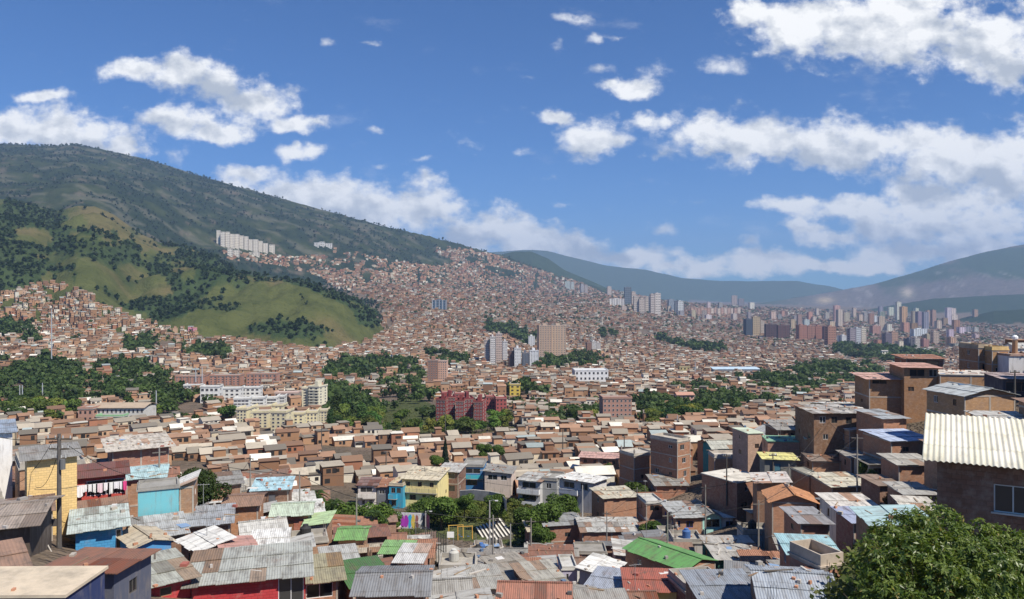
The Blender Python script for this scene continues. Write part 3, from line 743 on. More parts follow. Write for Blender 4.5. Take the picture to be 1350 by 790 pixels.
YEL = (.80, .56, .24)
def hand_houses():
    h = hand
    # left foreground
    h(-60, 17, 573, 640, 3, 8, 0, 'shed_f', .6, 'plaster', WHITE, 'sheet', R_BLUE, 'tall plain white house at the left edge with a blue-grey metal roof', 'white house at the left edge', Y=75, win=[], side=False, mix=False, h=8)
    h(36, 102, 604, 735, 3, 6.5, 3, 'shed_f', .3, 'pblock', YEL, 'sheet', R_GREY, 'tall yellow block wall house with a grey roof behind the dark utility pole', 'tall yellow house', Y=64, win=[(.12, 6.9, .5, .5)], side=False, h=9, over=.5, frame=False)
    h(102, 166, 628, 672, 2, 6, 0, 'shed_f', .5, 'pblock', (.55, .09, .07), 'sheet', R_MAROON, 'red house with a rusty maroon roof and laundry hanging in its wide balcony opening', 'red house with hanging laundry', Y=75, win=[(.62, .35, 3.6, 1.5)], side=False, wild=.1)
    h(167, 215, 631, 656, 2, 6, -4, 'shed_f', .4, 'brick', BRICK2, 'sheet', R_CYAN, 'brick house with a pale turquoise roof behind the turquoise wall', 'turquoise-roofed brick house', Y=80, win=[], side=False)
    h(182, 236, 646, 684, 2, 4, 0, 'flat', 0, 'plaster', (.17, .49, .55), 'sheet', R_GREY, 'house with a blank bright turquoise wall facing the camera', 'bright turquoise house', Y=72, win=[], side=False, parapet=.2)
    h(237, 255, 641, 675, 2, 5, -6, 'shed_l', .9, 'brick', BRICK2, 'sheet', R_WHITE, 'narrow brick house with a tilted white roof beside the dark tree', 'narrow white-roofed brick house', Y=75, win=[], over=.35)
    h(149, 223, 591, 612, 2, 12, 6, 'shed_f', .6, 'brick', (.47, .22, .15), 'sheet', (.62, .56, .47), 'long brick building with a pale dusty roof and a concrete band along its wall', 'long pale-roofed brick building', Y=118, win=[], frame=True, over=1.0, wild=.08)
    h(100, 162, 697, 728, 1, 7, 0, 'shed_f', .3, 'pblock', (.07, .30, .56), 'sheet', (.50, .56, .52), 'bright blue block house with a pale grey-green roof', 'bright blue house', Y=60, win=[(.93, .25, .5, 1.6)], side=False, h=3, over=.6, wild=.08)
    h(178, 226, 717, 738, 1, 5, 18, 'gable_y', .35, 'plaster', (.08, .28, .55), 'sheet', R_TAN, 'low blue house with a tan gabled roof', 'low blue house with the tan roof', Y=59, win=[], side=False, over=.35, wild=.05, mix=False)
    h(-90, 85, 788, 830, 1, 4.1, 1, 'flat', 0, 'plaster', (.035, .05, .13), 'sheet', (.60, .50, .37), 'flat tan concrete roof over dark blue walls in the bottom left corner', 'flat tan roof in the bottom left corner', Y=34, absyaw=True, win=[(.3, .5, 1, 1), (.7, .5, 1, 1)], parapet=0, h=3.4)
    h(60, 150, 757, 800, 1, 4.6, -4, 'shed_b', .3, 'plaster', (.10, .11, .15), 'sheet', R_RUST, 'shack with a roof patched from rusty and grey sheets behind the flat tan roof', 'rust-patched roof', Y=42, absyaw=True, win=[], wild=.55, h=3.2)
    h(-70, 40, 694, 745, 1, 8, -14, 'gable_x', .5, 'plaster', (.09, .07, .055), 'sheet', (.36, .30, .25), 'dark-walled shack with a sagging rusty corrugated roof at the left edge', 'dark shack at the left edge', Y=50, win=[(.75, 1.1, .5, 1.8)], wild=.4, over=.8)  # all walls one even dark brown
    h(178, 252, 768, 800, 1, 6.5, 14, 'shed_f', .4, 'pblock', (.50, .055, .06), 'sheet', (.43, .44, .38), 'left wing of the red block house, with a small dark window under weathered sheets', 'red wing with the small window', Y=50, win=[(.55, .35, .75, .6)], h=3.2, wild=.25, over=.6)
    h(254, 404, 764, 800, 1, 7, -3, 'shed_f', .5, 'pblock', (.50, .055, .06), 'sheet', (.40, .41, .37), 'main red block house in the foreground under a long weathered grey roof', 'red block house in the foreground', Y=52, win=[(.87, .15, 1.7, 2.6)], h=3.4, wild=.25, over=.6)  # open lean-to at the right end, its inside shade painted as a dark pane
    h(240, 303, 692, 702, 1, 7, -3, 'shed_f', .4, 'brick', BRICKD, 'sheet', (.36, .38, .40), 'low house with a curved blue-grey roof in front of the dark tree', 'curved blue-grey roof', Y=72, wild=.1)
    h(182, 244, 707, 716, 1, 7, 4, 'shed_f', .5, 'brick', BRICKD, 'sheet', (.46, .47, .46), 'low shack with patchy grey and white sheets below the bright turquoise house', 'patchy grey and white roof', Y=66, wild=.4)
    h(262, 303, 722, 727, 1, 4.5, 22, 'shed_l', .8, 'brick', BRICK, 'sheet', R_WHITE, 'small shack with a tilted off-white roof behind the long grey roof', 'small tilted off-white roof', Y=61, wild=.05, win=[])
    h(300, 340, 735, 740, 1, 6, 8, 'shed_r', .5, 'brick', BRICK2, 'sheet', (.55, .30, .25), 'low house with a faded pink roof behind the red block house', 'faded pink roof', Y=59, wild=.05, win=[])
    h(330, 372, 736, 745, 1, 8, -4, 'shed_f', .4, 'brick', BRICK2, 'sheet', R_WHITE, 'long low house with a clean white roof behind the red block house', 'long clean white roof', Y=60, wild=.03, win=[], mix=False)
    h(279, 318, 639, 662, 2, 7, 4, 'shed_f', .4, 'brick', BRICK, 'sheet', R_GREY, 'two-storey blank brick house just right of the dark tree', 'blank brick house right of the dark tree', Y=92, win=[], frame=True)
    h(296, 340, 667, 686, 1, 6, -8, 'gable_x', .4, 'brick', (.52, .26, .14), 'sheet', R_BROWN, 'orange brick house with an uneven brown roof', 'orange brick house with uneven roof', Y=82, win=[])
    h(334, 380, 646, 652, 1, 7, -6, 'shed_f', .3, 'brick', BRICKD, 'sheet', (.45, .66, .72), 'brick house under a flat light blue metal roof', 'light blue metal roof', Y=96, wild=.02, mix=False)
    # centre-left
    h(360, 408, 679, 692, 1, 6, -5, 'gable_x', .5, 'brick', (.5, .16, .1), 'sheet', R_MINT, 'house with a pale mint roof above a red brick balcony', 'pale mint roof', Y=82, wild=.03, mix=False, balcony=[(0, .1, .9, .8, (.5, .5, .45))])
    h(402, 430, 693, 700, 1, 5, -10, 'shed_l', .5, 'brick', BRICK2, 'sheet', (.50, .66, .36), 'small shack with a light green sloping roof right of the mint one', 'light green sloping roof', Y=80, wild=.02, mix=False)
    h(446, 478, 711, 718, 1, 5, -8, 'gable_x', .4, 'brick', BRICK2, 'sheet', (.18, .36, .12), 'small brick house with a grass green roof near the playground', 'grass green roof', Y=79, wild=.02, mix=False)
    h(505, 537, 729, 735, 1, 3.5, -2, 'shed_f', .2, 'brick', BRICKD, 'sheet', (.22, .40, .15), 'lean-to with a bright green roof left of the mesh fence', 'bright green lean-to roof', Y=72, wild=.02, mix=False)
    h(466, 514, 770, 787, 1, 6.5, 14, 'shed_f', .3, 'brick', (.5, .24, .16), 'sheet', (.07, .17, .055), 'brick house with a dark green roof and a concrete band', 'dark green roof', Y=60, win=[], wild=.02, mix=False, frame=True)
    h(402, 445, 765, 790, 2, 6, 3, 'shed_f', .3, 'brick', (.5, .24, .15), 'sheet', (.34, .31, .20), 'brick house with a wide black opening under a mossy tan roof', 'house with the wide black opening', Y=59, win=[(.45, .25, 2.0, 1.1)], over=.7)
    h(300, 398, 748, 760, 1, 5, 0, 'shed_f', .3, 'brick', BRICK, 'sheet', (.40, .39, .36), 'low grey-roofed house between the white roof and the red block house', 'low grey-roofed house', Y=57, win=[]) if False else None
    h(524, 553, 741, 757, 1, 5, -4, 'shed_f', .3, 'brick', (.55, .25, .17), 'sheet', (.58, .57, .54), 'small orange brick shed beside the mesh fence', 'orange brick shed by the fence', Y=68, win=[])
    h(430, 470, 742, 752, 1, 5, 6, 'shed_f', .3, 'brick', PINK, 'sheet', (.44, .44, .41), 'grey-roofed house with three bare timber posts in front', 'house behind the timber posts', Y=70, win=[(.2, .3, 1.3, .9)])
    h(470, 560, 783, 800, 1, 6, -6, 'gable_x', .5, 'brick', BRICK, 'sheet', R_SLATE, 'low house with a large plain slate-grey roof at the bottom edge', 'large slate-grey roof at the bottom edge', Y=52, wild=.04, mix=False)
    h(472, 496, 640, 668, 2, 7, -10, 'shed_f', .6, 'plaster', (.66, .60, .55), 'sheet', (.24, .15, .13), 'cream two-storey house with dark balconies under a mauve-brown roof', 'cream house with dark balconies', Y=165, win=[(.45, .4, 2.6, 1.1), (.3, 3.2, .7, .9), (.7, 3.2, .7, .9)], balcony=[(1, .02, .98, .8, (.7, .66, .6))])
    h(497, 512, 642, 661, 2, 7, -10, 'shed_f', .5, 'plaster', (.15, .16, .18), 'tile', R_TILE, 'dark grey house squeezed between the cream house and the blue one', 'dark grey house', Y=165)
    h(513, 531, 641, 663, 2, 7, -10, 'flat', 0, 'plaster', (.04, .33, .50), 'sheet', R_TAN, 'bright blue two-storey house left of the yellow one', 'bright blue two-storey house', Y=164, win=[(.3, .4, .9, 1.1), (.7, .4, .9, 1.1), (.35, 3.1, 1, 1.2)], balcony=[(1, .0, .6, .7, (.05, .42, .6))])
    h(530, 577, 632, 662, 2, 10, -12, 'shed_f', 1.5, 'plaster', (.80, .68, .32), 'sheet', (.66, .58, .42), 'pale yellow two-storey house with three upper windows and a cream roof', 'pale yellow two-storey house', Y=165, win=[(.17, .6, .9, 1), (.5, .6, .9, 1), (.83, .6, .9, 1), (.3, 3.4, 1.4, 1.2), (.62, 3.4, .8, 1.7), (.85, 3.4, 1.2, 1.2)], wild=.03, wincol=(.2, .12, .07), balcony=[(1, .02, .98, .6, (.80, .68, .32))], h=5.6)
    h(577, 604, 622, 648, 2, 9, -10, 'shed_f', .5, 'brick', (.24, .13, .10), 'sheet', R_LIGHT, 'dark brick house with open galleries right of the pale yellow house', 'dark brick gallery house', Y=172, win=[(.5, .4, 3.2, 1.2), (.5, 3.1, 3.2, 1.3)])
    h(610, 637, 616, 646, 2, 9, -4, 'flat', 0, 'plaster', (.05, .20, .42), 'sheet', R_GREY, 'house with a cyan upper balcony over royal blue walls', 'cyan and royal blue house', Y=180, win=[(.5, .3, 3.5, 1.2), (.45, 3.1, 2.4, 1.2)], balcony=[(1, 0, 1, .7, (.05, .45, .55))])
    h(639, 674, 624, 646, 2, 9, -8, 'shed_r', .8, 'plaster', (.60, .50, .43), 'sheet', R_GREY, 'beige house with shaded openings right of the cyan and blue house', 'beige house', Y=175, win=[(.3, .4, 2.2, 1.2), (.72, .5, 1.4, 1.1)])
    h(683, 712, 634, 672, 3, 8, -22, 'shed_f', .4, 'plaster', (.50, .50, .50), 'sheet', R_LIGHT, 'three-storey grey house with long white balconies above the wooded slope', 'three-storey house with white balconies', Y=165, win=[(.5, .3, 3.2, 1.3), (.5, 3.0, 3.2, 1.3), (.5, 5.6, 3.0, 1.4)], balcony=[(2, 0, 1, .9, (.74, .74, .74)), (1, 0, 1, .9, (.74, .74, .74))])
    h(714, 734, 634, 656, 2, 8, -18, 'flat', 0, 'plaster', (.35, .36, .36), 'sheet', R_GREY, 'grey house with a cyan upper corner beside the white balconies', 'grey house with the cyan corner', Y=165)
    # centre
    h(737, 781, 634, 660, 2, 7, -34, 'shed_b', .3, 'plaster', (.62, .60, .58), 'sheet', R_WHITE, 'house with a clean white flat-pitched roof and white balconies on its shaded front', 'clean white-roofed house', Y=150, wild=.02, mix=False, win=[(.3, .4, 2.4, 1.2), (.75, .3, 1.6, 1.3), (.4, 3, 2.4, 1.2)], balcony=[(1, .05, .6, .8, (.75, .75, .75))], over=.7)
    h(764, 815, 604, 622, 2, 7, -12, 'shed_f', .5, 'brick', (.40, .20, .12), 'sheet', (.62, .38, .32), 'long brick house with four small windows and a salmon pink roof', 'salmon-roofed brick house', Y=200, win=[(.15, .5, .8, .9), (.4, .5, .8, .9), (.65, .5, .8, .9), (.88, .5, .8, .9)], wild=.05, mix=False)
    h(836, 863, 600, 640, 3, 6, 30, 'flat', 0, 'brick', (.46, .23, .13), 'sheet', (.5, .46, .40), 'three-storey brick block with a flat roof and unfinished upper floor', 'three-storey flat-topped brick block', Y=158, frame=True, parapet=.35, win=[(.4, 4.0, .7, .9)], rebar=True)
    h(865, 906, 640, 656, 2, 8, 6, 'shed_f', .9, 'brick', (.46, .22, .14), 'sheet', R_GREY, 'brick house with a grey roof beside the shaded steep alley', 'grey-roofed house by the alley', Y=145, win=[(.6, .5, .6, .6)])
    h(797, 841, 656, 672, 2, 8, 16, 'shed_f', .4, 'brick', (.50, .26, .16), 'sheet', (.60, .55, .42), 'brick house with a cream roof and scrawled paint on its right wall', 'cream-roofed house with scrawls', Y=136, win=[], frame=False)
    h(852, 874, 664, 690, 2, 6, 10, 'flat', 0, 'brick', (.46, .23, .15), 'sheet', R_LIGHT, 'narrow brick tower-like house with a small shaded loggia on top', 'narrow brick house with the loggia', Y=126, win=[(.5, .3, 1.6, .9)], parapet=.3)
    h(891, 926, 682, 716, 2, 9, 8, 'shed_f', .7, 'brick', (.52, .28, .16), 'sheet', (.42, .43, .42), 'orange brick two-storey house with one blue window, left end of the terrace', 'orange brick house with the blue window', Y=118, win=[(.52, .6, 1.1, 1.0), (.12, .5, .4, 1), (.6, 3.3, 3.0, .9)], wincol=(.03, .05, .35), frame=True)
    h(926.5, 951, 682, 716, 2, 9, 8, 'gable_y', .7, 'plaster', (.36, .66, .60), 'sheet', R_GREY, 'aqua house with a deep shaded balcony in the middle of the terrace', 'aqua house with the shaded balcony', Y=118.5, win=[(.5, .3, 2.5, 1.3), (.55, 3.0, 1.5, 1.2)], balcony=[(1, 0, 1, .8, (.42, .70, .64))])
    h(951.5, 975, 682, 716, 2, 9, 8, 'shed_f', .4, 'plaster', (.78, .74, .66), 'sheet', R_WHITE, 'white two-storey house with blue window, right end of the terrace', 'white house with the blue window', Y=119, win=[(.45, .6, 1.3, .9), (.3, 3.2, .8, 1.1), (.8, 3.0, .8, 2)], wincol=(.03, .06, .35))
    h(719, 766, 692, 726, 2, 8, 10, 'gable_x', .6, 'brick', (.44, .21, .14), 'sheet', (.30, .31, .31), 'plain two-storey brick house with a dark grey roof and a single high window', 'plain brick house with one high window', Y=126, win=[(.62, 1.3, .9, .7)], frame=True, wild=.1)
    h(698, 718, 700, 724, 1, 6, 8, 'shed_f', .3, 'brick', (.26, .11, .08), 'sheet', R_TAN, 'low dark brick annex with a round-topped window', 'dark brick annex', Y=125, win=[(.4, .8, .6, .9)])
    h(768, 845, 701, 726, 2, 8, 3, 'shed_f', .5, 'brick', (.48, .23, .15), 'sheet', (.50, .49, .45), 'long brick house with a patched grey and white roof left of the round tree', 'long patched-roof brick house', Y=121, win=[(.8, .7, 1.0, .8)], frame=True, wild=.35)
    h(758, 800, 731, 752, 1, 5, 0, 'flat', 0, 'brick', (.52, .25, .16), 'sheet', (.3, .28, .25), 'low brick terrace with a tarpaulin-covered opening', 'low brick terrace', Y=108, win=[(.45, .1, 2.2, .8)], parapet=.3)
    h(903, 943, 745, 775, 2, 11, 40, 'gable_y', .7, 'brick', (.42, .21, .13), 'sheet', (.13, .33, .10), 'large brick house with a big green gabled roof', 'big green roof', Y=88, win=[(.72, 1.2, 1.1, 1.2), (.2, 1.6, 1.0, 1.4)], wild=.03, mix=False, over=.35, balcony=[(1, .1, 1, .6, (.40, .22, .14))])
    h(828, 906, 779, 805, 2, 5.5, -2, 'shed_f', .6, 'plaster', (.66, .62, .28), 'sheet', (.36, .11, .075), 'pale yellow house with a brick-red sheet roof in front of the green roof', 'brick-red sheet roof', Y=72, win=[(.2, .5, .8, .9)], wild=.02, mix=False)
    h(622, 663, 776, 790, 1, 6.5, 12, 'shed_f', .4, 'plaster', GREYW, 'sheet', (.38, .37, .33), 'low house with weathered grey sheets right of the fence', 'weathered grey roof right of the fence', Y=72)
    h(612, 662, 748, 764, 1, 6.5, -6, 'shed_f', .5, 'plaster', (.62, .52, .44), 'sheet', (.28, .26, .23), 'pinkish plastered house with a dark grey roof below the striped steps', 'dark grey roof below the steps', Y=90, wild=.12)
    h(672, 712, 762, 778, 1, 8, 26, 'shed_f', .6, 'plaster', (.14, .12, .11), 'sheet', (.34, .31, .26), 'house with a steep weathered brown-grey roof and a dark side wall', 'steep brown-grey roof', Y=80, wild=.15)
    h(704, 750, 776, 790, 1, 8, 18, 'shed_f', .6, 'brick', BRICKD, 'sheet', (.42, .40, .34), 'house with a long mossy grey roof streaked white', 'mossy grey roof streaked white', Y=75, wild=.2)
    h(660, 748, 793, 805, 1, 5, -3, 'gable_x', .7, 'brick', BRICK, 'sheet', (.36, .16, .11), 'house with a rusty red ridge roof at the bottom edge', 'rusty red ridge roof', Y=62, wild=.1)
    h(741, 761, 752, 768, 1, 5, 4, 'flat', 0, 'plaster', (.50, .47, .58), 'sheet', R_LIGHT, 'small lilac plastered room with a flat roof', 'small lilac house', Y=88, win=[(.35, .4, .3, 1.4)], parapet=.3)
    h(764, 800, 757, 775, 1, 6, -26, 'shed_r', .8, 'plaster', (.33, .36, .44), 'sheet', R_WHITE, 'blue-grey walled house with a slanting white roof', 'slanting white roof', Y=86, win=[], wild=.03, mix=False)
    h(775, 822, 776, 790, 1, 6, -20, 'shed_f', .3, 'brick', BRICKD, 'sheet', (.33, .36, .42), 'low house with a smooth blue-grey roof left of the brick-red one', 'smooth blue-grey roof', Y=75, wild=.03, mix=False)
    h(947, 1008, 738, 757, 1, 9, 4, 'shed_f', .7, 'plaster', (.02, .13, .09), 'sheet', (.46, .44, .40), 'dark green walled house under a big patchy grey and white roof', 'patchy roof over dark green walls', Y=90, wild=.4, win=[(.4, .4, 1.2, 1.8)])
    h(960, 1005, 768, 785, 1, 6, -12, 'shed_f', .4, 'brick', (.20, .09, .07), 'sheet', R_SLATE, 'dark brick house with a smooth slate roof behind the pink laundry', 'smooth slate roof by the laundry', Y=76, wild=.02, mix=False, win=[])
    h(905, 960, 780, 800, 1, 5, 14, 'flat', 0, 'brick', (.26, .12, .09), 'sheet', (.4, .37, .33), 'dark brick roof terrace where pink clothes hang', 'dark brick terrace with clothes', Y=70, win=[], parapet=.6)
    h(1006, 1104, 796, 820, 1, 8, -6, 'gable_x', .8, 'brick', BRICK, 'sheet', (.36, .40, .45), 'house with a broad smooth blue-grey metal roof left of the leafy tree', 'broad blue-grey metal roof', Y=50, wild=.02, mix=False)
    h(928, 1004, 792, 815, 1, 6, 6, 'shed_f', .6, 'brick', BRICKD, 'sheet', (.27, .30, .34), 'house with a darker blue-grey roof at the bottom edge, left of the broad one', 'darker blue-grey roof', Y=56, wild=.02, mix=False)
    h(972, 1012, 634, 675, 3, 9, 34, 'flat', 0, 'brick', (.36, .18, .12), 'sheet', (.66, .62, .54), 'tall brick house with a pale flat roof on the right side of the dark alley', 'pale flat roof beside the alley', Y=120, parapet=0, side=False)
    h(940, 973, 591, 602, 1, 7, 8, 'gable_x', .9, 'plaster', (.025, .26, .29), 'sheet', (.50, .50, .43), 'teal walled house with a grey-green pitched roof', 'teal house', Y=150, win=[], h=3.2, wild=.1)
    h(942, 985, 604, 620, 1, 5, 4, 'flat', 0, 'brick', (.58, .32, .17), 'sheet', (.55, .5, .44), 'long orange brick parapet house below the teal house', 'orange brick house below the teal one', Y=141, win=[], parapet=.5)
    h(986, 1006, 572, 625, 3, 7, 14, 'flat', 0, 'brick', (.60, .40, .30), 'sheet', (.55, .62, .48), 'tall narrow pinkish brick house with a mint roof slab', 'tall pinkish brick house', Y=135, h=8, parapet=0, win=[(.6, 1.8, .8, .8)])
    h(893, 910, 582, 614, 3, 8, 42, 'flat', 0, 'brick', (.42, .21, .13), 'sheet', (.5, .45, .38), 'three-storey brick house whose shaded side faces the alley', 'brick house above the alley', Y=150)
    h(1064, 1116, 580, 594, 2, 6, -9, 'shed_f', .7, 'plaster', (.33, .24, .15), 'sheet', (.68, .70, .52), 'brown house with five dark windows under a pale cream-green roof', 'brown house with a cream-green roof', Y=118, win=[(.12, .4, .9, .9), (.38, .4, .9, .9), (.6, .4, .9, .9), (.82, .4, .8, 1.5), (.3, 3.0, 3, .9)], wild=.02, mix=False)
    h(1012, 1057, 583, 597, 1, 6, -4, 'flat', 0, 'brick', (.56, .30, .20), 'sheet', (.22, .42, .28), 'pinkish brick house edged by a green roof slab', 'green-edged brick house', Y=122, win=[], parapet=0)
    h(1008, 1050, 606, 608, 1, 5, -4, 'shed_f', .2, 'plaster', (.2, .2, .18), 'sheet', (.78, .72, .28), 'shack with a bright yellow roof', 'bright yellow roof', Y=112, wild=.02, mix=False)
    h(1120, 1140, 567, 598, 3, 6, 16, 'shed_l', .4, 'brick', (.55, .32, .20), 'sheet', R_WHITE, 'tall narrow brick house with a bright white roof and blue side wall', 'narrow house with the bright white roof', Y=115, win=[], over=.3, wild=.02, mix=False)
    h(1175, 1230, 581, 603, 2, 8, 12, 'shed_f', .5, 'brick', (.46, .24, .15), 'sheet', (.48, .56, .72), 'brick house with a bluish white metal roof', 'bluish metal roof', Y=100, win=[(.35, .8, .9, .6)], wild=.06, mix=False, frame=True)
    h(1185, 1232, 613, 636, 2, 6, 3, 'shed_f', .4, 'brick', (.46, .24, .15), 'sheet', (.45, .43, .38), 'brick house with a flat grey roof left of the big dark brick house', 'brick house near the dark brick one', Y=90, win=[], frame=True)
    h(1073, 1150, 545, 571, 2, 9, 6, 'shed_f', .4, 'brick', (.26, .15, .09), 'sheet', (.52, .50, .46), 'wide brown brick house with a roof full of pale scraps', 'wide brown brick house', Y=116, win=[(.15, .5, .9, 1), (.35, .5, .9, 1), (.6, .6, .9, 1), (.2, 3.2, .8, .8), (.55, 3.3, .8, .8)], wild=.6)
    h(1165, 1195, 552, 570, 2, 8, 14, 'shed_f', .5, 'brick', (.56, .27, .16), 'sheet', (.40, .43, .45), 'orange brick house with grey sheets on the ridge slope', 'orange brick house on the ridge', Y=108, win=[])
    h(1146, 1191, 500, 531, 2, 8, 0, 'shed_f', .5, 'brick', (.42, .23, .12), 'sheet', (.64, .40, .33), 'square brown brick house with a pink canopy roof on the crest', 'pink canopy house', Y=120, win=[(.3, .15, 2.2, .6)], over=.8, mix=False, wild=.02, h=5.5)
    h(1192, 1237, 485, 540, 3, 8, -2, 'shed_f', .3, 'brick', (.42, .23, .12), 'sheet', (.62, .36, .28), 'three-storey brown brick house with a glazed top floor on the crest', 'brown brick house with a glazed top floor', Y=118, win=[(.38, .25, 2.2, 1.1), (.85, .25, 1.2, 1.1), (.2, 3.0, .9, .7)], over=.6, mix=False, wild=.02, h=8)
    h(1195, 1244, 473, 485, 3, 7, -2, 'shed_f', .4, 'brick', (.30, .13, .09), 'sheet', (.42, .20, .13), 'house with a reddish-brown roof rising above the crest', 'reddish-brown roof on the crest', Y=129, win=[(.5, .3, 4.5, 1.0)], over=.6, mix=False, wild=.02, h=8.5)
    h(1239, 1321, 495, 540, 3, 9, -3, 'flat', 0, 'brick', (.48, .28, .15), 'sheet', (.66, .60, .52), 'long blank tan brick building with a pale roof edge on the crest', 'long tan brick building', Y=116, win=[], frame=True, parapet=0, h=7, side=False)
    h(1272, 1338, 521, 550, 2, 8, 16, 'gable_y', .8, 'brick', (.50, .30, .16), 'sheet', (.50, .53, .52), 'tan brick house with a light grey gabled roof and a dark side', 'grey-gabled tan brick house', Y=95, win=[], frame=True, wild=.05, mix=False)
    h(1308, 1330, 462, 492, 3, 7, 8, 'flat', 0, 'brick', (.52, .30, .14), 'sheet', (.70, .50, .22), 'ochre brick house on the crest with a flat yellowish top', 'ochre brick house', Y=130, h=7)
    h(1290, 1308, 459, 490, 3, 7, 6, 'flat', 0, 'brick', (.40, .22, .12), 'sheet', (.5, .4, .28), 'brown flat-topped house left of the ochre one on the crest', 'brown flat-topped house', Y=132, h=7)
    h(1330, 1372, 470, 494, 2, 7, 0, 'flat', 0, 'plaster', (.70, .68, .66), 'sheet', (.45, .30, .24), 'whitewashed house with a stained wall at the right edge', 'whitewashed house at the right edge', Y=126, win=[], h=6, parapet=.2)
    h(1322, 1372, 500, 530, 2, 7, -2, 'shed_f', .5, 'plaster', (.10, .09, .10), 'sheet', (.45, .36, .34), 'house with dark open galleries under a mauve roof at the right edge', 'dark gallery house at the right edge', Y=105, win=[(.5, .4, 4, 1.3)])
    h(1097, 1148, 641, 664, 2, 7, 10, 'shed_f', .6, 'brick', (.50, .27, .16), 'sheet', (.62, .58, .46), 'neat two-storey brick house with a cream-grey roof and one dark window at right', 'neat brick house with a cream-grey roof', Y=98, win=[(.75, .7, 1.0, .8)], wild=.15, frame=True)
    h(1067, 1085, 629, 656, 2, 6, 12, 'flat', 0, 'brick', (.54, .29, .17), 'sheet', (.30, .29, .24), 'narrow brick house with a dark flat roof left of the neat brick house', 'narrow dark-topped brick house', Y=104, win=[], parapet=.1)
    h(1071, 1108, 608, 619, 1, 6, -2, 'shed_f', .3, 'brick', (.58, .32, .19), 'sheet', (.28, .22, .18), 'orange brick shack with a cluttered dark roof', 'cluttered dark roof', Y=112, win=[], wild=.5)
    h(1018, 1076, 662, 674, 1, 6, -4, 'gable_y', .9, 'brick', (.54, .28, .17), 'tile', R_ORANGE, 'brick house with a bright orange gabled roof', 'bright orange roof', Y=92, win=[], wild=0)
    h(998, 1040, 638, 650, 1, 7, -8, 'shed_l', .6, 'brick', BRICK, 'sheet', (.70, .64, .58), 'low house with a broad off-white roof above the orange one', 'broad off-white roof', Y=102, win=[], wild=.05)
    h(1150, 1228, 694, 702, 1, 6, -4, 'shed_l', .7, 'brick', BRICK, 'sheet', R_CYAN, 'house with a pale aqua metal roof behind the leafy tree', 'pale aqua roof', Y=62, wild=.01, mix=False, win=[])
    h(1126, 1166, 689, 700, 1, 5, 4, 'shed_f', .3, 'brick', (.38, .17, .12), 'sheet', (.36, .40, .54), 'small brick house with a blue-violet roof left of the pale aqua one', 'blue-violet roof', Y=69, wild=.02, mix=False)
    h(1104, 1158, 671, 686, 1, 6, 4, 'shed_f', .5, 'plaster', (.74, .68, .58), 'sheet', (.66, .62, .56), 'white plastered house with layered white and grey sheets', 'layered white roof', Y=81, wild=.35, win=[])
    h(1056, 1093, 690, 714, 2, 6, 4, 'shed_f', .3, 'brick', (.50, .24, .16), 'sheet', (.33, .33, .34), 'two-storey brick house with a dark grey roof and a concrete band', 'brick house with the concrete band', Y=76, win=[], frame=True)
    h(1042, 1104, 731, 740, 1, 5, -3, 'shed_f', .35, 'brick', (.46, .21, .15), 'sheet', (.34, .54, .58), 'low house with a faded blue metal roof', 'faded blue metal roof', Y=62, wild=.04, mix=False)
    h(1082, 1112, 747, 760, 1, 4, 24, 'flat', 0, 'brick', (.52, .26, .18), 'sheet', (.50, .42, .34), 'brick walled terrace without a roof beside the leafy tree', 'roofless brick terrace', Y=56, win=[], parapet=.8)

    h(1146, 1173, 612, 628, 2, 5, 8, 'shed_f', .3, 'plaster', (.28, .27, .25), 'sheet', (.36, .35, .31), 'grey plastered shack with a dull roof tucked in the gap above the neat brick house', 'grey shack in the gap', Y=101)
    h(1194, 1232, 652, 668, 2, 5, 4, 'shed_f', .3, 'brick', (.30, .17, .12), 'sheet', (.40, .39, .36), 'brick house with a plain grey roof just left of the large dark brick house', 'plain grey roof by the dark brick house', Y=78)
    h(1196, 1234, 672, 684, 1, 4.5, -6, 'shed_f', .3, 'brick', (.36, .2, .14), 'sheet', (.64, .60, .52), 'low house with a pale roof beneath the large dark brick house', 'low pale roof by the dark brick house', Y=70)
    h(1160, 1186, 640, 655, 1, 5, 10, 'shed_f', .3, 'brick', (.30, .17, .12), 'sheet', (.30, .22, .17), 'dark shack with a brown roof next to the reddish bush', 'brown-roofed dark shack', Y=88)
    h(1122, 1146, 604, 616, 1, 5, 4, 'shed_f', .3, 'brick', (.36, .2, .14), 'sheet', (.34, .32, .3), 'small brick shack under the narrow house with the bright white roof', 'small brick shack', Y=108)
    h(1230, 1460, 611, 690, 2, 9, -30, 'none', 0, 'brick', (.25, .125, .078), 'sheet', R_TAN, 'large dark brick house with cream corrugated roof and white framed window at the right edge', 'large dark brick house', Y=31.0, absyaw=True, win=[(.46, .95, 1.35, 1.15)], h=5.3, over=0, wincol=(.62, .60, .55), near=True, frame=False)
hand_houses()
FIX += FIX_; SURVEY[0] = False
print('fix', [(round(a), round(b), round(c, 1)) for a, b, c in FIX])
terrain()
hand_houses()

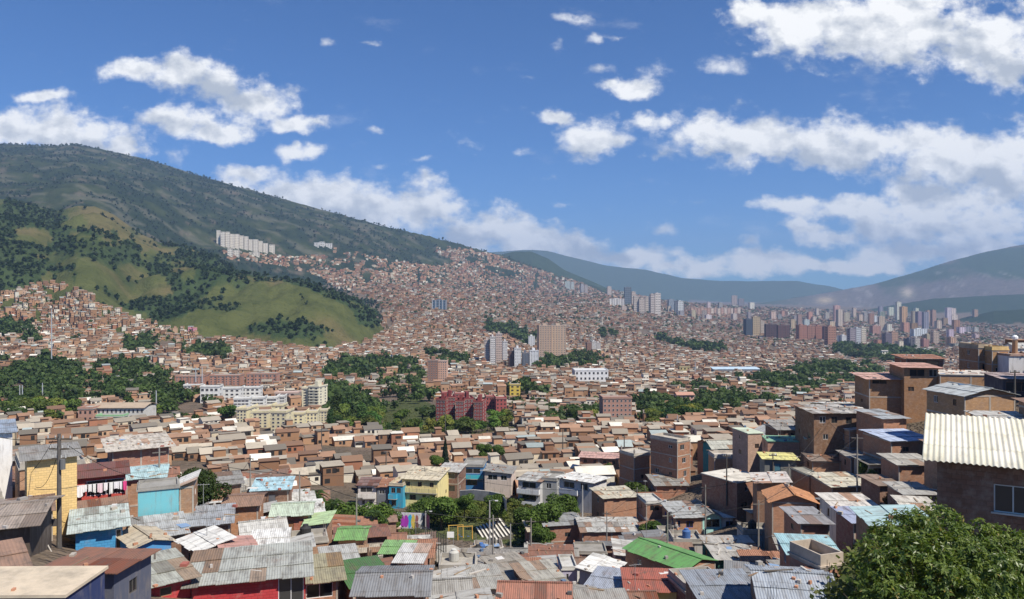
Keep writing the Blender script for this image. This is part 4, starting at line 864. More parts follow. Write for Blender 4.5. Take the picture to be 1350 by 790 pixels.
def big_house_roof():
    """cream fibre-cement roof of the house at the right edge: real corrugations"""
    H = HOUSES[-1]; root = H['o']; w, h, d = H['w'], H['h'], H['d']
    pitch, amp, n = .215, .027, 8
    x0, x1 = -w / 2 - .55, w / 2 + .6; y0, y1 = -.62, 4.6; rise = 1.15
    V = []; nx = int((x1 - x0) / pitch * n); rows = [y0, y0 + 1.7, y0 + 1.7, y0 + 3.4, y0 + 3.4, y1]
    rr = random.Random(3)
    for side in (0, 1):
        for k, y in enumerate(rows):
            for i in range(nx + 1):
                x = x0 + i * pitch / n; lap = .0 + (.02 if k in (1, 3) else 0) + (-.0 if side == 0 else -.02)
                yy = y - (.16 if k in (2, 4) else 0) + (.02 * math.sin(int(i / (n * 4)) * 7.3) if k == 0 else 0)
                z = h + .05 + (yy) / (y1) * rise + amp * math.sin(i / n * 2 * math.pi) + (.03 if k in (2, 4) else 0) + lap
                V.append((x, yy, z))
    V = np.array(V); Q = []; C = []; W_ = nx + 1; K = len(rows)
    for side in (0, 1):
        for k in range(0, K, 2):
            for i in range(nx):
                a = side * K * W_ + k * W_ + i; q = [a, a + 1, a + 1 + W_, a + W_]
                Q.append(q if side == 0 else q[::-1]); t = .92 + .12 * ((int(i / (n * 4)) * 5 + k * 3) % 4) / 3; C.append((t, t, t * (.96 + .05 * ((int(i / (n * 4)) + k) % 2))))
    for k in (0,):
        for i in range(nx): a = i; b = K * W_ + i; Q.append([b, b + 1, a + 1, a]); C.append((.5, .5, .45))
    for k in range(0, K, 2):
        a = k * W_; b = K * W_ + k * W_; Q.append([a, a + W_, b + W_, b]); C.append((.6, .6, .5))
    me = quadmesh('roof', V, Q, M['cream_roof'], C)
    link('roof', me, root, color=(.68, .64, .53))
    # back slope
    mb = MB(); mb.hexa([(x0, y1 + .02, h + rise - .02), (x1, y1 + .02, h + rise - .02), (x1, d + .5, h + .3), (x0, d + .5, h + .3)], [(x0, y1 + .02, h + rise + .05), (x1, y1 + .02, h + rise + .05), (x1, d + .5, h + .38), (x0, d + .5, h + .38)])
    mb.build('roof', M['sheet'], root, (.6, .56, .44))
    # gable ends under the roof
    gb = MB()
    for x in (-w / 2 + .01, w / 2 - .01):
        pts = [(x, 0, h), (x, 4.6, h + rise - .06), (x, d, h + .28), (x, d, h)]
        gb.face(pts, (1, 1, 1), [(p[1], p[2]) for p in pts])
    gb.build('gable', M['brick'], root, (.25, .125, .078))
    # sill and hanging side lamp
    sb = MB(); q0 = .46 * w - .7 - w / 2; sb.box(q0 - .08, q0 + 1.5, -.07, .0 - .003, h - .95 - 1.15 - .07, h - .95 - 1.15); sb.build('sill', M['concrete'], root, (.6, .58, .52))
m, nt, b = new_mat('fibre_cement', .85, .2)
c = nt.mix(1, obcol(nt), attr(nt), 'MULTIPLY')
n1 = nt.noise(nt.new('ShaderNodeMapping', ins={'Vector': tc(nt), 'Scale': (2.2, .6, 1)}).outputs[0], 1.4, 7, .72); n2 = nt.noise(tc(nt), .5, 4, .6)
c = nt.mix(nt.math('MULTIPLY', nt.ramp(n1, .45, .8), .45), c, (.22, .19, .10)); c = nt.mix(nt.math('MULTIPLY', nt.ramp(n2, .5, .7), .25), c, (.56, .51, .33))
nt.l.new(c, b.inputs['Base Color']); M['cream_roof'] = m
big_house_roof()

# ------------------------------------------------------------------ everything between: houses that follow the slope
NOHOUSE = [
 [(500,700),(545,668),(600,664),(650,652),(690,668),(735,672),(760,684),(730,720),(700,735),(665,730),(606,772),(580,772),(540,718)],   # park, court, steps
 [(395,645),(470,640),(500,668),(500,705),(430,705)],
 [(222,610),(285,610),(285,690),(222,690)],
 [(900,640),(925,600),(950,620),(1000,690),(985,720)],
 [(1105,690),(1400,640),(1400,900),(1090,900)],
 [(500,520),(560,515),(585,545),(680,540),(690,585),(500,585)],
 [(20,720),(45,690),(75,735)],
]
def visible_rect(c, zt, zb):
    pts = [proj(x, y, z) for (x, y) in c for z in (zt, zb)]
    us = [p[0] for p in pts]; rs = [p[1] for p in pts]
    return min(us), max(us), min(rs), max(rs)
def inter(a, b):
    w = min(a[1], b[1]) - max(a[0], b[0]); h = min(a[3], b[3]) - max(a[2], b[2])
    return max(w, 0) * max(h, 0) if w > 0 and h > 0 else 0
WCH = [('brick', BRICK, 'brick'), ('brick', BRICK2, 'orange brick'), ('brick', BRICKD, 'dark brick'), ('brick', PINK, 'pinkish brick'), ('plaster', WHITE, 'white'), ('plaster', CREAM, 'cream'), ('plaster', GREYW, 'grey plastered'), ('plaster', (.25, .42, .46), 'blue-green'), ('plaster', (.60, .36, .26), 'salmon')]
WPR = [.33, .27, .12, .09, .07, .04, .05, .015, .015]
RCH = [('sheet', R_GREY, 'grey'), ('sheet', R_LIGHT, 'light grey'), ('sheet', R_WHITE, 'off-white'), ('sheet', R_RUST, 'rusty'), ('tile', R_TILE, 'brown-red tiled'), ('sheet', R_BROWN, 'brown'), ('sheet', R_SLATE, 'dark slate-grey'), ('sheet', R_BLUE, 'bluish'), ('sheet', R_TAN, 'tan'), ('tile', (.30, .17, .115), 'dark tiled')]
RP_NEAR = [.26, .18, .06, .18, .05, .12, .05, .01, .06, .03]
RP_MID = [.12, .12, .05, .08, .27, .13, .04, .02, .07, .10]
ROOFS = ['shed_f', 'shed_b', 'shed_l', 'shed_r', 'gable_x', 'gable_y', 'flat']

def auto_houses(nmax=300):
    rng = random.Random(21); n = len(HOUSES)
    cand = []
    y = 36.0
    while y < 330:
        row = y; dep = rng.uniform(4.8, 6.6)
        x = at(-130, y)
        while x < at(1480, y):
            w = rng.uniform(3.7, 6.0) if rng.random() < .85 else rng.uniform(6.5, 9)
            cand.append((x + w / 2, row + rng.uniform(-.7, .7), w, dep + rng.uniform(-.4, .6)))
            x += w + (rng.uniform(.02, .2) if rng.random() < .78 else rng.uniform(.8, 2.6))
        y += dep + (rng.uniform(.4, .9) if rng.random() < .68 else rng.uniform(1.8, 3.0))
    near_ = [c for c in cand if c[1] < 112]; far_ = [c for c in cand if c[1] >= 112]
    small = sorted([(at(uu, yy), yy, rng.uniform(2.9, 4.6), rng.uniform(2.8, 4.4)) for yy, uu in ((38 + 76 * rng.random() ** .7, rng.uniform(-60, 1180)) for _ in range(2600))], key=lambda c: -c[2] * c[3])
    cand = near_ + small + far_; i_small = (len(near_), len(near_) + len(small))
    HC = [(H['c'], H['Y']) for H in HOUSES]
    KEEP = [dict(hand=True, Y=Y, rect=R) for Y, R in ((147, (517, 569, 682, 706)), (101, (547, 604, 704, 768)), (135, (640, 676, 698, 722)), (136, (590, 640, 695, 720)))]
    for ci, (x, y, w, d) in enumerate(cand):
        if n >= nmax: break
        u, _ = proj(x, y, 0)
        z, wh = ground(np.array([x]), np.array([y]), True); z = float(z[0])
        r = proj(x, y, z)[1]
        if any(in_poly(np.array([u]), np.array([r]), P)[0] for P in NOHOUSE): continue
        if u > 1180 and y < 75: continue
        if y < 40 and u > 200: continue
        base = 4 - math.degrees(math.atan(x / y)) * (.9 if u < 520 else .25)
        yaw = math.radians(base + 14 * (vnoise(np.array([x / 45]), np.array([y / 45]), 3)[0] - .5) + rng.uniform(-3, 3))
        c = corners(x, y, yaw, w * .985, d)
        if any(overlap(c, hc) for (hc, Y) in HC if abs(Y - y) < 22): continue
        st = rng.choices((1, 2, 3), (.42, .46, .12))[0]
        tiny = i_small[0] <= ci < i_small[1]
        if tiny: st = 1
        gz = [float(ground(np.array([p[0]]), np.array([p[1]]))[0]) for p in c]
        zb = sum(gz) / 4 + .1
        if r > 815 + 30: continue
        ok = False
        while st > 0:
            h = (2.6 if not tiny else 2.1) * st; rect = visible_rect(c, zb + h + .6, zb)
            bad = False
            for H in HOUSES + KEEP:
                if not H.get('hand') or H['Y'] < y: continue
                R = H['rect']; R = (R[0], R[1], R[2], R[3])
                A = (R[1] - R[0]) * (R[3] - R[2])
                if inter(rect, R) > (.12 if st > 1 else .2 if not tiny else .3) * A: bad = True; break
            if not bad: ok = True; break
            st -= 1
        if not ok: continue
        wi = rng.choices(range(len(WCH)), WPR)[0]; ri = rng.choices(range(len(RCH)), RP_NEAR if y < 130 else RP_MID)[0]
        wm, wc, wn = WCH[wi]; rm, rc, rn = RCH[ri]
        roof = rng.choices(ROOFS, (.28, .12, .1, .1, .12, .1, .18) if y < 120 else (.2, .08, .06, .06, .36, .18, .06))[0]
        j = rng.uniform(.85, 1.15); wc = tuple(min(.82, v * j) for v in wc); j = rng.uniform(.85, 1.15); rc = tuple(min(.82, v * j) for v in rc)
        if roof == 'flat': rc = (.42, .39, .34); rn = 'flat concrete'
        rise = rng.uniform(.3, .7) if roof.startswith('shed') else rng.uniform(.6, 1.1)
        bal = [(1, rng.choice((0, .1, .4)), rng.choice((.6, 1.0)), .8, rng.choice([(.7, .7, .68), (.5, .48, .44), (.42, .2, .12)]))] if st > 1 and rng.random() < .25 else None
        root = make_house(x, y, zb, w * .985, d, h, yaw, st, roof, rise, wm, wc, rm, rc, found=max(.5, zb - min(gz) + .4), seed=int(x * 31 + y * 17), wild=rng.choice((.05, .2, .2, .45)), over=rng.uniform(.2, .6), balcony=bal, rebar=(roof == 'flat' and rng.random() < .5))
        HC.append((c, y)); n += 1
        pu, pr = proj(x, y, zb + h)
        HOUSES.append(dict(o=root, c=c, Y=y, rect=rect, u=pu, r=pr, st=st, wn=wn, rn=rn, w=w, d=d, h=h, zb=zb, roof=roof, yaw=yaw, bal=bool(bal)))
    return HC, cand[ci:]
HC, CAND = auto_houses(300)
YMAX = max(H['Y'] for H in HOUSES if not H.get('hand'))
print('houses', len(HOUSES), 'farthest', YMAX)
print('hand', [(H['short'], round(H['Y']), round(H['w'], 1)) for H in HOUSES if H.get('hand') and (H['w'] < 2.5 or H['w'] > 12)])
# ------------------------------------------------------------------ trees
def crown_quads(rng, n, R, H, leaf, lobes=9, droop=0, col=((.050, .085, .022), (.085, .125, .032)), zc=0.0, flat=1.0, shell=.55):
    """leaf faces spread through lumpy lobes; R radius, H half height"""
    L = []
    for k in range(lobes):
        a = rng.uniform(0, 2 * math.pi); rr = R * .62 * math.sqrt(rng.uniform(0, 1)); z = rng.uniform(-.55, .62) * H
        L.append((rr * math.cos(a), rr * math.sin(a), z, rng.uniform(.34, .52) * R * (1 - .25 * abs(z) / H)))
    L.append((0, 0, H * .2, R * .55)); L = np.array(L)
    w = L[:, 3] ** 2; idx = rng.choice(len(L), n, p=w / w.sum())
    d = rng.normal(size=(n, 3)); d /= np.linalg.norm(d, axis=1)[:, None]
    r = L[idx, 3] * (shell + (1.08 - shell) * rng.random(n) ** .6)
    P = L[idx, :3] + d * r[:, None] * [1, 1, flat * H / R * .95]
    nrm = d * .9 + rng.normal(size=(n, 3)) * .55 + [0, 0, .35]; nrm /= np.linalg.norm(nrm, axis=1)[:, None]
    return leaf_faces(rng, P, nrm, leaf, np.array(col[0]), np.array(col[1]), idx, zc)

def leaf_faces(rng, P, nrm, leaf, c0, c1, idx, zc=0, aspect=.8):
    n = len(P)
    t = np.cross(nrm, rng.normal(size=(n, 3))); t /= np.linalg.norm(t, axis=1)[:, None]; b = np.cross(nrm, t)
    s = leaf * rng.uniform(.55, 1.25, n)[:, None]
    V = np.stack([P - t * s - b * s * aspect * .5, P + t * s * .1 - b * s * aspect, P + t * s + b * s * aspect * .3, P - t * s * .1 + b * s * aspect], 1)
    V[:, :, 2] += zc
    k = (rng.random(idx.max() + 1)[idx] * .55 + rng.random(n) * .45)[:, None]
    C = c0 * (1 - k) + c1 * k
    return V.reshape(-1, 3), np.arange(4 * n).reshape(-1, 4), C

def limbs(rng, H, R, r0, n=6):
    mb = MB(); lean = rng.uniform(-.03, .03) * H
    mb.tube([(0, 0, -1.0), (lean * .3, 0, H * .3), (lean, 0, H * .62), (lean * 1.3, .1, H * .9)], [r0, r0 * .75, r0 * .5, r0 * .15], 7)
    for k in range(n):
        a = k * 2.4 + rng.uniform(-.4, .4); z0 = H * rng.uniform(.32, .6)
        mb.tube([(lean * z0 / H, 0, z0), (R * .3 * math.cos(a), R * .3 * math.sin(a), z0 + H * .12), (R * .62 * math.cos(a), R * .62 * math.sin(a), z0 + H * rng.uniform(.16, .3))], [r0 * .4, r0 * .25, r0 * .07], 5)
    return mb.mesh('trunk', M['bark'])
TREES = {}
def protos():
    rng = np.random.default_rng(5)
    specs = {'broad_a': (1500, 5.2, 3.6, .52, 10, 5.4, ((.046, .080, .018), (.125, .17, .035))), 'broad_b': (1500, 4.4, 3.9, .50, 9, 5.6, ((.055, .09, .02), (.15, .18, .038))),
             'broad_c': (1700, 6.2, 3.4, .55, 12, 5.2, ((.034, .066, .017), (.10, .14, .032))), 'tall': (1500, 3.2, 7.0, .5, 13, 9.5, ((.026, .050, .015), (.072, .105, .030)))}
    for k, (n, R, H, leaf, lo, zc, col) in specs.items():
        V, Q, C = crown_quads(rng, n, R, H, leaf, lo, col=col, zc=zc)
        TREES[k] = (quadmesh('crown', V, Q, M['leaf'], C), limbs(rng, zc + H * .6, R, .32), R, zc + H)
    for k, R, H, zc in (('fine_a', 4.2, 3.4, 4.8), ('fine_b', 3.4, 3.0, 4.2), ('fine_c', 5.0, 3.2, 4.6)):
        V, Q, C = crown_quads(rng, 5200, R, H, .25, 11, col=((.034, .062, .014), (.10, .145, .032)), zc=zc, shell=.6)
        TREES[k] = (quadmesh('crown', V, Q, M['leaf'], C), limbs(rng, zc + H * .6, R, .28, 8), R, zc + H)
    # cypress: narrow cone
    n = 2600; h = rng.random(n) ** .8; a = rng.random(n) * 2 * math.pi; R = 1.45 * (1 - h) ** .75 * rng.uniform(.75, 1.1, n) + .12
    P = np.stack([R * np.cos(a), R * np.sin(a), .6 + h * 9.8], 1); nm = np.stack([np.cos(a), np.sin(a), np.full(n, .5)], 1) + rng.normal(size=(n, 3)) * .4; nm /= np.linalg.norm(nm, axis=1)[:, None]
    V, Q, C = leaf_faces(rng, P, nm, .28, np.array((.010, .022, .012)), np.array((.022, .040, .018)), np.zeros(n, int)); TREES['cypress'] = (quadmesh('crown', V, Q, M['leaf'], C), limbs(rng, 7, .8, .2, 3), 1.5, 10.5)
    # palm: arching fronds with hanging leaflets
    VV = []; CC = []
    for k in range(15):
        a = k * 2.399; el = rng.uniform(.1, 1.1); Lf = rng.uniform(2.3, 3.0)
        for s in np.linspace(.1, 1, 16):
            px = Lf * s * math.cos(el) ; pz = Lf * s * math.sin(el) - 1.5 * s * s * Lf * .5
            p = np.array([px * math.cos(a), px * math.sin(a), 6.5 + pz]); side = np.array([-math.sin(a), math.cos(a), 0]); wv = .55 * (1 - abs(s - .5)); f = np.array([math.cos(a), math.sin(a), 0]) * .09
            for sg in (-1, 1):
                t = p + side * sg * wv + np.array([0, 0, -.28 * wv]); VV += [p - f, p + f, t + f * .4, t - f * .6]; g = rng.uniform(.7, 1.2); CC.append((.05 * g, .085 * g, .022 * g))
    n = len(CC); me = quadmesh('crown', np.array(VV), np.arange(4 * n).reshape(-1, 4), M['leaf'], np.array(CC))
    tb = MB(); tb.tube([(0, 0, -1), (.1, 0, 3), (0, .1, 6.5)], [.22, .16, .13], 7); TREES['palm'] = (me, tb.mesh('trunk', M['bark']), 2.6, 8)
    # bush
    V, Q, C = crown_quads(rng, 1500, 1.8, 1.2, .2, 7, col=((.045, .075, .018), (.12, .155, .035)), zc=1.0, shell=.5); TREES['bush'] = (quadmesh('foliage', V, Q, M['leaf'], C), None, 1.8, 2.2)
protos()
NT_ = [0]
def tree(kind, x, y, s, label, cat='tree', group=None, tint=(1, 1, 1), z=None, name=None, sz=None):
    cr, tk, R, H = TREES[kind]
    z = g1(x, y) if z is None else z
    name = name or {'palm': 'palm_tree', 'cypress': 'cypress_tree', 'bush': 'bush'}.get(kind, 'tree')
    if tk is None:
        o = link(name, cr, loc=(x, y, z - .2), rz=x * 7 % 6.28, color=tint); o.scale = (s, s, s)
    else:
        o = empty(name, (x, y, z - .1), (x * 7 + y) % 6.28); o.scale = (s, s, sz or s)
        link('crown', cr, o, color=tint); link('trunk', tk, o)
    tag(o, label, cat, group); NT_[0] += 1
    return o
def tree_at(kind, u, rtop, Y, hpx, label, sink=1.0, **kw):
    """a tree whose top shows at photo row rtop, hpx tall in the photo"""
    R, H = TREES[kind][2:4]; s = hpx / F * Y / H * sink; zt = -(rtop - CY) / F * Y
    return tree(kind, at(u, Y), Y, s, label, z=zt - H * s, **kw)

# named trees
def named_trees():
    T = tree_at
    T('fine_a', 243, 618, 80, 52, 'dark leafy tree left half of the pair behind the grey roofs', tint=(.62, .62, .7))
    T('fine_c', 262, 611, 82, 62, 'dark leafy tree right half of the pair beside the narrow white-roofed house', tint=(.55, .55, .62))
    T('cypress', 587, 580, 205, 34, 'tall narrow dark cypress above the pale yellow house', group=None, tint=(.8, .8, .8))
    T('fine_b', 576, 598, 200, 20, 'small light green tree at the foot of the cypress', tint=(1.3, 1.3, 1))
    T('fine_a', 640, 583, 215, 26, 'left half of the round green tree pair above the cyan and blue house', tint=(1.1, 1.15, 1))
    T('fine_b', 657, 584, 215, 22, 'right half of the round green tree pair above the cyan and blue house', tint=(1.1, 1.15, 1))
    T('fine_b', 858, 683, 116, 32, 'compact green tree between the long patched roof and the terrace', tint=(.95, 1.05, .9))
    T('fine_b', 1178, 646, 84, 28, 'bush with reddish leaves beside the neat brick house', tint=(2.3, .7, .8))
    T('palm', 418, 640, 120, 56, 'feathery palm at the left end of the park trees')
    T('palm', 440, 652, 112, 52, 'palm with drooping fronds, second from the left in the park')
    T('palm', 495, 666, 98, 54, 'dark palm standing beside the coloured mural')
    park = [(405,642,125,50,'fine_c'),(430,655,115,42,'fine_a'),(452,656,112,48,'fine_c'),(470,668,106,34,'fine_b'),(492,664,104,40,'fine_a'),(505,662,118,30,'fine_c'),
            (565,650,152,30,'fine_c'),(582,650,146,30,'fine_b'),(612,650,147,22,'fine_a'),
            (655,652,142,26,'fine_a'),(692,664,140,32,'fine_a'),(706,674,136,30,'fine_c'),(716,658,128,40,'fine_b'),(735,652,134,36,'fine_a'),(745,648,138,30,'fine_c'),(716,690,125,22,'fine_a'),(712,694,110,22,'fine_b')]
    for i, (u, r, Y, h, k) in enumerate(park):
        g = .8 + .5 * ((i * 37) % 10) / 10
        o = T(k, u, r, Y, h, 'leafy green tree in the sloping park below the pale yellow house' if u > 515 else 'leafy dark tree in the grove left of the mural', group='trees on the sloping park' if u > 515 else 'trees of the grove left of the mural', tint=(g * 1.2, g * 1.25, g), sink=1.3 + .1 * (i % 4))
    for (u, r, Y, h) in [(1232,555,140,22),(1222,600,95,24),(1150,618,96,14),(1140,606,102,16),(1160,570,112,14),(800,610,185,12),(838,632,150,24),(846,640,146,20),(902,700,112,12)]:
        T('bush', u, r, Y, h, 'low bush growing between the houses on the slope', group='bushes between the slope houses', cat='bush', tint=(.8, .85, .8))
named_trees()
def park_bushes():
    rng = random.Random(12)
    for i in range(75):
        u = rng.uniform(585, 700); r = rng.uniform(662, 700)
        Y = hit(u, r, 0, 60, 260)
        if not Y or (588 < u < 642 and r > 688) or (634 < u < 682 and r > 690): continue
        g = rng.uniform(.6, 1.15); x = at(u, Y)
        o = tree('bush', x, Y, rng.uniform(.5, 1.25), 'shrub on the grassy bank of the park above the playground', 'bush', 'shrubs on the park bank', (g * rng.uniform(.9, 1.3), g, g * .8))
park_bushes()

# near leafy tree, bottom right
def near_tree():
    rng = np.random.default_rng(9); Y0 = 21.5
    lob = [(1152,744,21.5,30),(1168,722,22,34),(1172,772,21,40),(1200,712,22.5,36),(1205,760,21,50),(1238,702,23,34),(1250,745,21.5,50),(1278,720,22.5,36),(1290,765,21,52),(1312,732,22.5,38),(1345,752,22,46),(1335,790,21,50),(1385,760,22,55),
           (1240,800,20.5,60),(1180,812,20.5,50),(1300,830,20.5,60),(1142,778,21,24),(1218,690,23.5,18),(1192,694,23,16),(1255,692,23.5,18)]
    L = np.array([(at(u, Y), Y, -(r - CY) / F * Y, R / F * Y) for u, r, Y, R in lob]); c = np.array([at(1245, 21.8), 21.8, g1(at(1245, 21.8), 21.8)])
    L[:, :3] -= c
    nclump = 2600; w = L[:, 3] ** 2; idx = rng.choice(len(L), nclump, p=w / w.sum())
    d = rng.normal(size=(nclump, 3)); d[:, 2] += .25; d /= np.linalg.norm(d, axis=1)[:, None]
    P = L[idx, :3] + d * (L[idx, 3] * (.5 + .58 * rng.random(nclump) ** .5))[:, None]
    # each clump: a whorl of long drooping leaves
    k = 15; n = nclump * k; base = np.repeat(P, k, 0) + rng.normal(size=(n, 3)) * .035; od = np.repeat(d, k, 0)
    a = rng.normal(size=(n, 3)); a -= (a * od).sum(1)[:, None] * od * .6; dr = od * .45 + a * .8 + np.array([0, 0, -.35]); dr /= np.linalg.norm(dr, axis=1)[:, None]
    side = np.cross(dr, od + rng.normal(size=(n, 3)) * .5); side /= np.linalg.norm(side, axis=1)[:, None]
    ln = rng.uniform(.10, .19, n)[:, None]; wd = ln * .17; sag = np.array([0, 0, -1]) * ln * .16
    V = np.stack([base, base + dr * ln * .45 + side * wd, base + dr * ln + sag, base + dr * ln * .45 - side * wd], 1).reshape(-1, 3)
    g = np.repeat(rng.random(nclump), k) * .72 + rng.random(n) * .28; g = g[:, None]
    C = np.array((.045, .085, .015)) * (1 - g) + np.array((.17, .215, .04)) * g
    yl = rng.random(n) < .02; C[yl] = (.22, .17, .04)
    o = empty('tree', tuple(c)); tag(o, 'large leafy tree with long glossy leaves in the bottom right corner', 'tree')
    link('crown', quadmesh('crown', V, np.arange(4 * n).reshape(-1, 4), M['leaf_near'], C), o)
    mb = MB(); mb.tube([(0, 0, -1), (.1, .05, 1.2), (0, 0, 2.2)], [.28, .22, .18], 10)
    for i in range(len(L)):
        p = L[i, :3]; mb.tube([(0, 0, 1.6 + .2 * (i % 4)), tuple(p * [.45, .45, .55] + [0, 0, .3]), tuple(p * .95)], [.10, .06, .015], 6)
        for q in range(3):
            e = p + rng.normal(size=3) * L[i, 3] * .6; mb.tube([tuple(p * .8 + [0, 0, .05]), tuple(e)], [.03, .008], 4, cap=False)
    mb.build('trunk', M['bark'], o)
near_tree()

# ------------------------------------------------------------------ land use of the far town (outlines in photo pixels of the ground)
TOWN = [[(-140,400),(-60,392),(0,392),(25,384),(60,376),(100,380),(125,396),(155,412),(190,427),(250,436),(330,444),(400,446),(470,440),(505,425),(503,405),(480,392),(440,379),(425,366),(375,352),(362,341),(415,336),(445,325),(485,337),(530,346),(575,352),(600,346),(560,326),(600,326),(650,336),(690,350),(760,371),(820,386),(900,398),(1010,403),(1110,402),(1250,425),(1480,445),(1480,900),(-140,900)],
 [(292,331),(345,336),(372,338),(390,350),(372,352),(335,346),(300,342)]]
WOODS = [
 [(-140,490),(0,484),(60,478),(110,492),(190,482),(215,500),(235,512),(255,505),(270,535),(312,540),(318,560),(300,566),(235,562),(205,556),(200,530),(110,532),(100,556),(40,558),(-140,560)],
 [(420,500),(450,482),(500,478),(545,482),(560,500),(556,522),(572,530),(575,555),(640,556),(640,540),(668,545),(670,568),(600,578),(520,578),(480,570),(430,574),(418,556),(435,540)],
 [(838,536),(870,524),(930,514),(1000,502),(1090,484),(1150,490),(1170,498),(1150,505),(1085,522),(1060,535),(985,538),(930,560),(860,568),(838,560)],
 [(706,482),(745,473),(800,478),(806,487),(760,488),(730,494),(706,492)], [(785,430),(830,430),(870,438),(905,452),(880,456),(838,446),(795,448)],
 [(640,430),(690,436),(705,455),(690,458),(672,446),(640,442)], [(905,418),(960,424),(980,440),(935,440),(905,430)], [(0,424),(40,430),(55,455),(0,458)], [(92,440),(112,436),(112,458),(95,460)],
 [(560,470),(615,474),(615,486),(575,488)], [(880,456),(930,460),(960,466),(920,468)], [(165,455),(200,452),(205,470),(165,470)], [(230,460),(300,466),(300,480),(240,478)], 
 [(660,520),(700,512),(720,525),(665,530)], [(575,395),(600,400),(610,412),(580,412)],
 [(425,335),(470,332),(500,350),(520,362),(470,352)], [(440,370),(470,382),(492,398),(497,425),(480,425),(470,395)], [(640,350),(700,362),(690,372),(640,362)], [(860,395),(890,398),(900,410),(875,410)], [(1060,400),(1120,404),(1150,416),(1080,412)],
 [(1100,457),(1180,466),(1240,474),(1240,488),(1150,480),(1100,470)], [(730,545),(830,548),(830,556),(740,560)],
]
CLEAR = []      # footprints of special buildings, filled below

